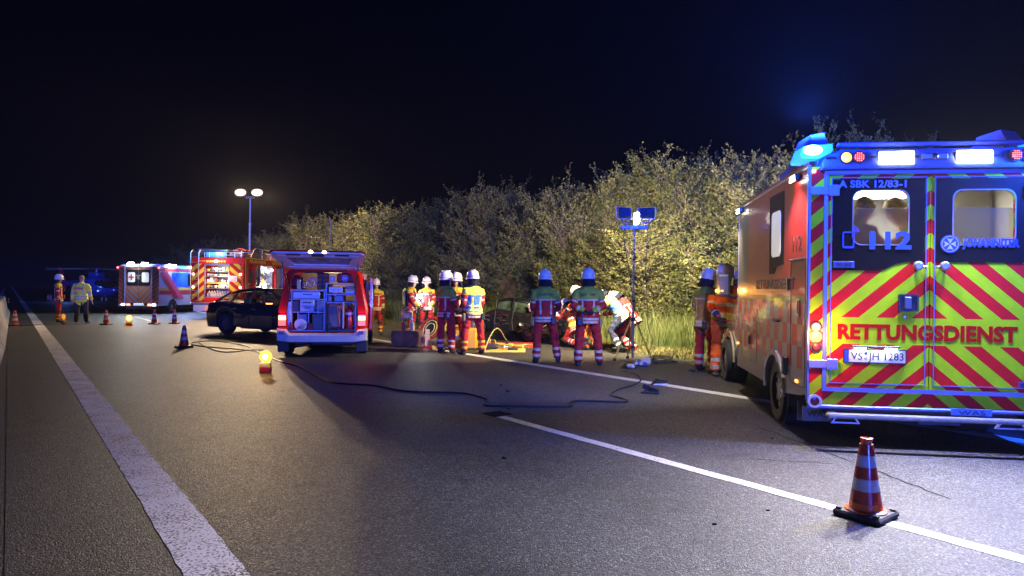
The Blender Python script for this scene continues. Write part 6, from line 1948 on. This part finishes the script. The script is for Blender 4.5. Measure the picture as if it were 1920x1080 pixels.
def vadd(a, b): return (a[0] + b[0], a[1] + b[1], a[2] + b[2])
def person(label, loc, heading, suit='red', arms=None, legs=None, lean=0., twist=0., head=(0, 0), helmet=True, hat='white', bulk=1., h=1.80, glove='dark', group=None, yscale=1., flap=None, scene_z=0., vest=None, hair=True):
    K = h / 1.80
    t = thing('person', label, 'person', (*loc[:2], scene_z), heading, group)
    t.scale = (K, K, K)
    arms = arms or (((.18, .05, -1), (.02, .22, -1)), ((.18, .05, -1), (.02, .22, -1)))
    legs = legs or (((.10, .03, -1), (.03, -.04, -1)), ((.10, .03, -1), (.03, -.04, -1)))
    def unit(v): return Vector(v).normalized()
    ln = R(lean)
    hipL, hipR = Vector((-.105, 0, 0)), Vector((.105, 0, 0))
    joints = {}
    low = 0
    lg = []
    for sx, (th, sh) in ((-1, legs[0]), (1, legs[1])):
        hp = Vector((sx * .105, 0, -.02))
        kn = hp + unit((sx * th[0], th[1], th[2])) * .43
        an = kn + unit((sx * sh[0], sh[1], sh[2])) * .42
        low = min(low, an.z - .085, kn.z - .075)
        lg.append((hp, kn, an, unit((sx * sh[0], sh[1], sh[2]))))
    base = -low
    up = Vector((0, math.sin(ln), math.cos(ln)))
    fw = Vector((0, math.cos(ln), -math.sin(ln)))
    rx = Vector((1, 0, 0))
    pel = Vector((0, 0, base))
    def T(x, y, z): return pel + rx * x + fw * y + up * z
    mb = MB()
    bones = []   # a, b, r, name
    # torso with a flared jacket hem
    sect = [(-.16, .205, .155, .0), (-.10, .20, .155, 0), (0, .192, .15, 0), (.14, .175, .135, 0), (.28, .19, .138, 0), (.40, .205, .135, -.005), (.47, .19, .118, -.01), (.525, .11, .09, -.012), (.56, .065, .066, -.005)]
    pts = [T(0, y, z) for z, a, b_, y in sect]
    mb.limb(pts, [(a * bulk, b_ * bulk) for z, a, b_, y in sect], side=(1, 0, 0), n=18)
    bones.append((T(0, 0, -.12), T(0, 0, .50), .19, 'torso'))
    # neck and head
    hy, hp_ = R(head[0]), R(head[1])
    neck = T(0, .0, .53)
    hup = (up * math.cos(hp_) + Vector((math.sin(hy), math.cos(hy), 0)) * math.sin(hp_)).normalized()
    hf0 = Vector((math.sin(hy), math.cos(hy), 0))
    hf = (hf0 - hup * hf0.dot(hup)).normalized()
    hr_ = hf.cross(hup)
    hc = neck + hup * .165 + hf * .015
    mb.limb([neck - up * .03, neck + hup * .1], [.062, .056], n=10)
    def HP(x, y, z): return hc + hr_ * x + hf * y + hup * z
    hs = [(-.125, .03, .045, .045), (-.105, .048, .062, .03), (-.06, .064, .08, .012), (0, .075, .093, 0), (.05, .076, .095, -.004), (.09, .062, .078, -.006), (.118, .03, .04, -.006)]
    mb.loft([[HP(math.cos(a) * rxx, y0 + math.sin(a) * ryy, z) for a in [2 * math.pi * k / 14 for k in range(14)]] for z, rxx, ryy, y0 in hs])
    mb.limb([HP(0, .085, .02), HP(0, .108, -.02), HP(0, .092, -.032)], [.010, .016, .012], n=6)      # nose
    for s_ in (-1, 1): mb.limb([HP(s_ * .072, -.005, .02), HP(s_ * .082, -.012, 0), HP(s_ * .072, -.008, -.03)], [.010, .013, .008], n=6)   # ears
    mb.limb([HP(-.02, .085, -.063), HP(.02, .085, -.063)], [.008, .008], n=6)                # mouth
    bones.append((neck + hup * .06, hc + hup * .1, .09, 'head'))
    # arms
    wr = []
    for i, sx in ((0, -1), (1, 1)):
        shd = T(sx * .185 * bulk, -.01, .435)
        ua, fa = arms[i]
        el = shd + unit((sx * ua[0], ua[1], ua[2])) * .29
        w = el + unit((sx * fa[0], fa[1], fa[2])) * .25
        mb.limb([T(sx * .10, 0, .44), shd + (el - shd) * .06, shd.lerp(el, .35), el, el.lerp(w, .3), w], [.085, .082 * bulk, .074 * bulk, .062, .062, .047], n=12)
        bones.append((shd, el, .07, 'uarm')); bones.append((el, w, .055, 'farm'))
        wr.append((w, (w - el).normalized(), sx))
    # legs
    for (hp, kn, an, sd), sx in zip(lg, (-1, 1)):
        hp, kn, an = hp + pel, kn + pel, an + pel
        mb.limb([hp + Vector((-sx * .01, 0, .08)), hp, hp.lerp(kn, .4), kn, kn.lerp(an, .35), kn.lerp(an, .8), an], [.12, (.118, .125), .104, .080, .083, .080, .076], n=12)
        bones.append((hp, kn, .10, 'thigh')); bones.append((kn, an, .08, 'shin'))
        ft = Vector((sx * .16, 1, 0)).normalized()
        if sd.z > -.55:        # kneeling: toes down behind
            ft = Vector((0, .25, -1)).normalized() if sd.y < 0 else Vector((0, .8, .4)).normalized()
        an2 = an + sd * .05
        mb.limb([an + sd * -.05, an + sd * .05, an2 + ft * .06, an2 + ft * .13, an2 + ft * .19], [(.062, .066), (.055, .06), (.05, .042), (.048, .034), (.036, .02)], n=10)
        bones.append((an, an2 + ft * .2, .05, 'foot'))
    mb.bm.normal_update()
    me = bpy.data.meshes.new('body'); mb.bm.to_mesh(me); mb.bm.free()
    o = bpy.data.objects.new('body', me); COL.objects.link(o)
    md = o.modifiers.new('r', 'REMESH'); md.mode = 'VOXEL'; md.voxel_size = .0145; md.use_smooth_shade = True
    ms = o.modifiers.new('s', 'SMOOTH'); ms.iterations = 3; ms.factor = .5
    dg = bpy.context.evaluated_depsgraph_get()
    me2 = bpy.data.meshes.new_from_object(o.evaluated_get(dg))
    o.modifiers.clear(); o.data = me2; me2.name = 'body'
    bpy.data.meshes.remove(me)
    # classify by bone
    nv = len(me2.vertices)
    co = np.empty(nv * 3); me2.vertices.foreach_get('co', co); co = co.reshape(-1, 3)
    nf = len(me2.polygons)
    ce = np.empty(nf * 3); me2.polygons.foreach_get('center', ce); ce = ce.reshape(-1, 3)
    def near(P_):
        best = np.full(len(P_), 1e9); bi = np.zeros(len(P_), int); bt = np.zeros(len(P_))
        for k, (a, b_, r_, n_) in enumerate(bones):
            a, b_ = np.array(a), np.array(b_)
            d = b_ - a; t_ = np.clip(((P_ - a) @ d) / (d @ d), 0, 1)
            dist = np.linalg.norm(P_ - (a + t_[:, None] * d), axis=1) / r_
            m = dist < best
            best[m] = dist[m]; bi[m] = k; bt[m] = t_[m]
        return bi, bt
    bi, bt = near(ce)
    nm = np.array([b_[3] for b_ in bones])[bi]
    inv = np.array([[*rx], [*fw], [*up]])
    loc_ = (ce - np.array(pel)) @ inv.T
    idx = np.zeros(nf, int)
    I = {k: i for i, k in enumerate(MK)}
    SU = {'red': ('red', 'yellow', 'red', 'yellow'), 'dark': ('red', 'green', 'red', 'green'), 'civil': ('lime', 'lime', 'black', 'lime'),
          'tan': ('tan', 'green', 'red', 'tan'), 'grey': ('navy', 'navy', 'navy', 'lime'), 'kneel': ('red', 'red', 'red', 'lime'), 'orange': ('orange', 'navy', 'orange', 'lime')}[suit]
    jac, yoke, tro, band = SU
    x, y, z = loc_[:, 0], loc_[:, 1], loc_[:, 2]
    def setm(m, k): idx[m] = I[k]
    top_ = (loc_[:, 2] > .545) & (np.abs(loc_[:, 0]) < .13) & np.isin(nm, ('torso', 'head'))
    hd0 = np.array((ce - np.array(hc)) @ np.array(hup)); dh = np.linalg.norm(ce - np.array(hc), axis=1)
    nm = np.where((dh < .15) & (hd0 > -.13), 'head', nm)
    nm = np.where((ce[:, 2] < .095) & (nm == 'shin') & (legs[0][1][2] < -.5), 'foot', nm)
    tor = nm == 'torso'
    setm(tor, jac)
    ua, fa, th, sh, ft_, hd = (nm == n_ for n_ in ('uarm', 'farm', 'thigh', 'shin', 'foot', 'head'))
    setm(ua, yoke if suit != 'civil' else 'lime'); setm(fa, jac); setm(th, tro); setm(sh, tro); setm(ft_, 'boot'); setm(hd, 'skin')
    if suit == 'civil':
        setm(ft_, 'black'); setm(tor & (np.abs(x) > .11) & (np.abs(x) < .15) & (z > .1), 'retro')
        for a in (.0, .10): setm(tor & (z > a - .08) & (z < a - .03), 'retro')
        setm(ua & (bt > .75), 'retro'); setm(fa & (bt > .55) & (bt < .75), 'retro')
        setm(ft_ & (ce[:, 2] < .035), 'white')
    else:
        setm(tor & (z > (.30 if suit == 'dark' else .41)), yoke); setm(ua & (bt > (.55 if suit == 'dark' else .28)), jac)
        setm(ua & (bt > .55), jac); setm(ua & (bt > .62) & (bt < .74), 'retro')
        setm(fa & (bt > .35) & (bt < .95), yoke); setm(fa & (bt > .45) & (bt < .58), 'retro')
        for a, b_ in ((-.145, -.105), (-.085, -.045)):
            setm(tor & (z > a) & (z < b_), 'retro')
        setm(tor & (z > (.27 if suit == 'dark' else .33)) & (z < (.30 if suit == 'dark' else .36)), 'retro')
        setm(tor & (np.abs(np.abs(x) - .105) < .018) & (z > .0) & (z < .32), 'retro')
        for a, b_ in ((.50, .62), (.78, .90)):
            setm(sh & (bt > a) & (bt < b_), 'retro' if suit != 'red' else 'yellow')
        if suit in ('red', 'kneel', 'tan'):
            setm(sh & (bt > .0) & (bt < .35) & (y > .02), 'navy')
    if vest:
        vt = tor & (z > -.06)
        if vest == 'blue':
            setm(vt, 'blue'); setm(tor & (z > .34), 'lime')
            setm(tor & (np.abs(np.abs(x) - .10) < .02) & (z > 0) & (z < .3), 'lime')
            for a, b_ in ((.10, .13), (.0, .05), (-.07, -.02)): setm(tor & (z > a) & (z < b_), 'lime')
            setm(ua & (bt < .3), 'lime'); 
        if vest == 'orange':
            setm(vt, 'orange'); setm(tor & (z > -.03) & (z < .08), 'lime'); setm(tor & (z > .18) & (z < .24), 'retro')
    me2.materials.clear()
    for k in MK: me2.materials.append(SM[k])
    me2.polygons.foreach_set('material_index', idx.astype(np.int32))
    # cloth folds
    bi2, _ = near(co)
    nm2 = np.array([b_[3] for b_ in bones])[bi2]
    nrm = np.empty(nv * 3); me2.vertices.foreach_get('normal', nrm); nrm = nrm.reshape(-1, 3)
    amp = np.where((nm2 == 'head') | (np.linalg.norm(co - np.array(hc), axis=1) < .16), 0, np.where(nm2 == 'foot', .001, .015))
    sd_ = random.random() * 50
    f = np.array([noise.noise(Vector((c[0] * 9 + sd_, c[1] * 9, c[2] * 13))) + .5 * noise.noise(Vector((c[0] * 22, c[1] * 22 + sd_, c[2] * 26))) for c in co])
    co = co + nrm * (amp * f)[:, None]
    me2.vertices.foreach_set('co', co.ravel()); me2.update()
    me2.polygons.foreach_set('use_smooth', [True] * nf)
    o.parent = t
    # hands
    for w, d, sx in wr:
        g = link('glove' if glove != 'skin' else 'hand', GL[glove], None, t)
        q = (-d).to_track_quat('Z', 'Y')
        g.rotation_euler = q.to_euler()
        g.location = w
        g.scale = (-1.15 * sx if sx > 0 else 1.15, 1.15, 1.15)
    # eyes
    Mh = Matrix(((hr_.x, hf.x, hup.x, hc.x), (hr_.y, hf.y, hup.y, hc.y), (hr_.z, hf.z, hup.z, hc.z), (0, 0, 0, 1)))
    e = MB()
    for s_ in (-1, 1): e.ball((s_ * .03, .088, .012), .011, .006, .007, 8, 6)
    eo = e.done('eyes', mat('eye dark', (.02, .015, .01), .3), t); eo.matrix_local = Mh
    if helmet:
        hm = MB()
        prof = [(.130, .0), (.133, .03), (.131, .08), (.118, .13), (.090, .168), (.050, .19), (.001, .196)]
        hm.lathe([(.118, .0)] + prof, (0, -.008, 0), 20, sy=1.14)
        HMT = {'white': mat('helmet white shell', (.72, .70, .62), .25, coat=.5, vary=(20, .05))}
        ho = hm.done('helmet', HMT['white'], t, True); ho.matrix_local = Mh
        bm_ = MB(); bm_.lathe([(.126, -.004), (.142, -.012), (.145, -.006), (.134, .018), (.126, .012)], (0, -.0, 0), 20, sy=1.16, hollow=True); bo = bm_.done('helmet_brim', HMT['white'], ho, True)
        rb = MB(); rb.box(-.012, .012, -.10, .10, .178, .198, .004); rb.lathe([(.018, .128), (.018, .132), (.001, .133)], (0, 0, .09), 10, 'y'); rb.done('helmet_ridge', HMT['white'], ho)
        bd = MB(); bd.ring([(math.cos(a) * .1355, math.sin(a) * .1355 * 1.14 - .008) for a in [2 * math.pi * k / 20 for k in range(20)]], [(math.cos(a) * .128, math.sin(a) * .128 * 1.14 - .008) for a in [2 * math.pi * k / 20 for k in range(20)]], .035, .048, 'z'); bd.done('helmet_band', mat('helmet red band', (.3, .05, .05), .4) if suit == 'red' else RETRO, ho)
        # strap and neck guard cloth
        ng = MB()
        arc = [R(a) for a in range(150, 391, 20)]
        r0 = [(.112 * math.cos(a), .125 * math.sin(a) - .008, .04) for a in arc]; r1 = [(.135 * math.cos(a), .145 * math.sin(a) - .02, -.07) for a in arc]; r2 = [(.150 * math.cos(a), .150 * math.sin(a) - .03, -.145) for a in arc]
        vs = [[ng.bm.verts.new(p) for p in r_] for r_ in (r0, r1, r2)]
        for a, b_ in zip(vs, vs[1:]):
            for j in range(len(arc) - 1): ng.bm.faces.new((a[j], a[j + 1], b_[j + 1], b_[j]))
        bmesh.ops.solidify(ng.bm, geom=ng.bm.faces[:], thickness=.006)
        no = ng.done('neck_guard', mat('neck guard cloth', (.015, .018, .04), .8), t, True); no.matrix_local = Mh
        sp = MB(); sp.limb([(-.085, .02, .03), (-.07, .05, -.07), (0, .06, -.13), (.07, .05, -.07), (.085, .02, .03)], .007, n=5); so = sp.done('chin_strap', BLACKP, t); so.matrix_local = Mh
    elif hair:
        hm = MB(); hm.lathe([(.078, -.02), (.083, .03), (.082, .07), (.066, .105), (.035, .128), (.001, .134)], (0, -.012, 0), 16, sy=1.18)
        for v in hm.bm.verts: v.co = crump(v.co, .012, 30)
        ho = hm.done('hair', HAIR, t, True); ho.matrix_local = Mh
    if suit in ('red', 'dark', 'tan', 'grey') and helmet:
        rd = random.Random(label)
        def put(c, s_, nm_, m_, b_=.012):
            c = T(*c); m3 = MB().box(c.x - s_[0], c.x + s_[0], c.y - s_[1], c.y + s_[1], c.z - s_[2], c.z + s_[2], b_); m3.done(nm_, m_, t)
        put((rd.choice((-.11, .11)), .155, .30), (.032, .02, .06), 'radio', BLACKP)
        put((rd.choice((-.12, .12)), .165, .02), (.07, .02, .08), 'jacket_pocket', SM['red' if suit != 'grey' else 'navy'])
        sd2 = rd.choice((-1, 1))
        put((sd2 * .215 * bulk, rd.uniform(-.06, .04), -.14), (.03, .045, .09), 'spare_glove', mat('glove pale', (.3, .25, .12), .7), .02)
        put((-sd2 * .15, -.165, -.12), (.05, .02, .07), 'pouch', BLACKP)
        c0 = T(rd.choice((-.07, .07)), .17, .30)
        MB().limb([c0, T(0, .175, .36), T(.05, .14, .44)], .006, n=5).done('radio_cord', BLACKP, t)
    info = dict(t=t, T=T, up=up, fw=fw, wr=wr, K=K, pel=pel)
    return info
def air_pack(inf, m=None):
    t, T = inf['t'], inf['T']
    q = inf['fw'].to_track_quat('Y', 'Z')
    b_ = MB().limb([T(0, -.20, -.02), T(0, -.21, .05), T(0, -.21, .40), T(0, -.20, .46), T(0, -.2, .5)], [.05, .075, .075, .045, .02], n=14).done('air_cylinder', m or mat('air cylinder yellow', (.6, .62, .08), .35), t, True)
    MB().limb([T(0, -.15, -.06), T(0, -.16, .42)], [(.12, .02), (.13, .02)], n=8).done('pack_plate', BLACKP, t)
    for s_ in (-1, 1):
        MB().limb([T(s_ * .10, -.15, .42), T(s_ * .12, 0, .50), T(s_ * .115, .13, .40), T(s_ * .12, .15, .2), T(s_ * .16, .08, .05), T(s_ * .12, -.14, 0)], [(.02, .008)] * 6, n=6).done('pack_strap', BLACKP, t)
STD = ((.10, .03, -1), (.03, -.04, -1))
down = ((.16, .02, -1), (.02, .2, -1))
loc = lambda px, py: G(px, py)
# 1 far left
person('firefighter at the far left in profile with white helmet, by the concrete barrier', loc(109, 604), 62, 'red', head=(20, 0), h=1.84, group='firefighters in red and yellow suits')
p2 = person('bareheaded man in yellow high visibility jacket and black trousers seen from behind', loc(152, 606), -3, 'civil', arms=(((.30, .0, -1), (.18, .12, -1)), ((.30, .0, -1), (.18, .12, -1))), legs=(((.10, 0, -1), (.06, -.02, -1)), ((.14, .02, -1), (.05, -.02, -1))), helmet=False, bulk=1.22, h=1.86, glove='skin')
bp = MB().box(-.15, .15, -.19, -.186, .30, .385).done('back_panel', mat('red back print', (.75, .12, .18), .5), p2['t']); bp.location = p2['pel']; 
# 3
person('firefighter standing behind the right side of the open van', loc(704, 628), 175, 'red', head=(-20, 0), h=1.76, glove='dark', group='firefighters in red and yellow suits')
a = person('firefighter with yellow air cylinder on his back turned to the right', loc(771, 632), 95, 'red', arms=(((.15, .25, -1), (-.1, .7, -.7)), ((.15, .25, -1), (-.1, .7, -.7))), h=1.86, head=(0, 8), group='firefighters in red and yellow suits')
air_pack(a)
a = person('firefighter facing the camera with a bright lamp on his chest', loc(799, 630), 182, 'red', arms=(((.2, .15, -1), (-.25, .6, -.6)), ((.35, .1, -1), (.1, .3, -1))), h=1.84, glove='blue', group='firefighters in red and yellow suits')
air_pack(a)
cl = MB().lathe([(.05, 0), (.055, .02), (.001, .03)], (0, 0, 0), 14, 'y').done('chest_lamp', mat('chest lamp glow', (.9, .9, .9), .3, emit=(.9, .97, 1), es=12), a['t']); cl.location = a['T'](.15, .19, .26)
lamp('chest_lamp_light', 'POINT', a['t'], a['T'](.15, .40, .26), 14, (.9, .96, 1), size=.05)
# 6-8 talking group
person('firefighter in dark suit turned away, left of the talking three', loc(835, 661), 40, 'dark', arms=(((.1, .05, -1), (.0, .35, -1)), ((.2, .1, -1), (-.15, .6, -.5))), legs=(((.12, 0, -1), (.02, -.03, -1)), ((.16, .08, -1), (.02, -.05, -1))), h=1.90, head=(35, -3), bulk=1.08, group='firefighters in red and yellow suits')
person('firefighter facing the camera between the two talking colleagues', loc(855, 656), 188, 'red', arms=(((.15, .05, -1), (.05, .2, -1)), ((.15, .05, -1), (.05, .2, -1))), h=1.88, head=(10, 0), glove='skin', group='firefighters in red and yellow suits')
a = person('firefighter in blue and yellow command vest with legs apart', loc(886, 664), -38, 'red', arms=(((.15, .1, -1), (-.15, .75, -.6)), ((.15, .1, -1), (-.15, .75, -.6))), legs=(((.22, .05, -1), (.08, -.05, -1)), ((.22, -.02, -1), (.05, -.08, -1))), h=1.93, head=(0, 5), bulk=1.1, vest='blue')
# 9, 10 seen from behind
pa_ = person('firefighter seen from behind with one elbow bent, left of the rear pair', loc(1020, 680), -8, 'dark', arms=(((.12, .05, -1), (-.2, .75, -.45)), ((.3, .0, -1), (-.3, .8, -.5))), legs=(((.10, 0, -1), (.02, -.02, -1)), ((.26, .03, -1), (.14, -.02, -1))), h=1.91, bulk=1.1, head=(5, 0), group='firefighters in red and yellow suits')
pb_ = person('firefighter seen from behind with hands clasped behind the back', loc(1101, 686), 3, 'dark', arms=(((.32, -.30, -1), (-.95, -.28, -.35)), ((.32, -.30, -1), (-.95, -.28, -.35))), legs=(((.12, 0, -1), (.04, -.02, -1)), ((.2, .03, -1), (.08, -.02, -1))), h=1.93, bulk=1.1, head=(-5, 0), group='firefighters in red and yellow suits')
for q_ in (pa_, pb_):
    tx = text('back_text', 'FEUERWEHR', SM['navy'], q_['t'], q_['T'](0, -.152, .37), .042, .26)
# workers around the wreck
g = G(1140, 655)
person('worker bending over the wreck, white helmet just right of the clasped hands man', (g.x - .45, g.y - .2), -50, 'orange', arms=(((.1, .8, -.6), (-.1, .7, -.6)), ((.1, .8, -.6), (-.1, .7, -.6))), legs=(((.12, .4, -.9), (.05, -.35, -.9)), ((.12, .3, -.9), (.05, -.3, -.9))), lean=34, head=(0, 45), h=1.85)
g = G(1160, 660)
person('worker in blue and yellow vest leaning into the wreck with yellow gloves', (g.x + .02, g.y - .3), -72, 'grey', arms=(((.08, .75, -.55), (-.05, .9, -.1)), ((.08, .75, -.55), (-.05, .9, -.1))), legs=(((.14, .55, -.85), (.05, -.5, -.85)), ((.14, .3, -.95), (.05, -.3, -.95))), lean=42, head=(0, 62), h=1.84, glove='orange', vest='blue', bulk=1.1)
g = G(1172, 662)
person('red suited firefighter crouched behind the leaning worker', (g.x + .2, g.y + .1), -60, 'kneel', arms=(((.1, .7, -.6), (-.1, .8, -.3)), ((.1, .7, -.6), (-.1, .8, -.3))), legs=(((.12, .6, -.7), (.05, -.6, -.7)), ((.12, .5, -.8), (.05, -.5, -.8))), lean=35, head=(0, 50), h=1.82)
g = G(1079, 652)
person('kneeling worker in orange vest at the crushed end of the car', (g.x, g.y), -35, 'kneel', arms=(((.1, .7, -.6), (-.1, .9, .1)), ((.1, .7, -.6), (-.1, .9, .1))), legs=(((.12, .55, -.8), (0, -1, -.12)), ((.16, .95, -.1), (.0, -.1, -1))), lean=30, head=(0, 35), h=1.78, vest='orange', glove='orange')
# right pair
a = person('man in tan jacket with blue lit helmet standing at the grass edge', loc(1322, 696), 62, 'tan', arms=(((.1, .1, -1), (-.3, .75, -.15)), ((.1, .15, -1), (-.25, .8, -.1))), h=1.93, head=(10, 12), bulk=1.1)
a = person('firefighter with dark hood and bright orange vest beside the ambulance mirror', loc(1357, 704), 168, 'orange', arms=(((.2, .1, -1), (-.1, .75, -.5)), ((.2, .1, -1), (-.1, .75, -.5))), h=2.0, head=(-40, 0), bulk=1.08, vest='orange')
# tiny crew member by the helicopter
p_ = G(195, 566)
person('tiny figure in dark clothes beside the far helicopter', (p_.x, p_.y), 170, 'grey', h=1.8, helmet=False)
# patients and medics inside the ambulance
for (x, y, hd_, lab) in ((-.58, .50, 62, 'curly haired medic inside the ambulance, left of the two in the rear window'), (.12, .55, -62, 'short haired medic inside the ambulance, right of the two in the rear window')):
    w = A.matrix_basis @ Vector((x, y, 0)) if False else None
    c, s_ = math.cos(R(8)), math.sin(R(8))
    wx = A.location.x + x * c + y * s_; wy = A.location.y - x * s_ + y * c
    pp = person(lab, (wx, wy), hd_ + 8, 'red', arms=(((.1, .6, -.8), (-.1, .9, -.2)), ((.1, .6, -.8), (-.1, .9, -.2))), legs=(((.12, 0, -1), (.02, -.02, -1)), ((.12, .1, -1), (.02, -.1, -1))), helmet=False, h=2.0, lean=8, head=(0, 30), glove='blue', scene_z=.65, bulk=.95)
bpy.context.view_layer.update()
# haze
hz = MB().box(-340, 240, -115, 345, -1.2, 8.6)
HZ = bpy.data.materials.new('thin night haze')
HZ.use_nodes = True
nt = HZ.node_tree
nt.nodes.remove(nt.nodes['Principled BSDF'])
v = nt.nodes.new('ShaderNodeVolumePrincipled')
v.inputs['Density'].default_value = .00028
v.inputs['Color'].default_value = (.9, .92, 1, 1)
v.inputs['Anisotropy'].default_value = .3
nt.links.new(v.outputs[0], nt.nodes['Material Output'].inputs['Volume'])
if USE_HAZE:
    kind(hz.done('haze', HZ), 'stuff')
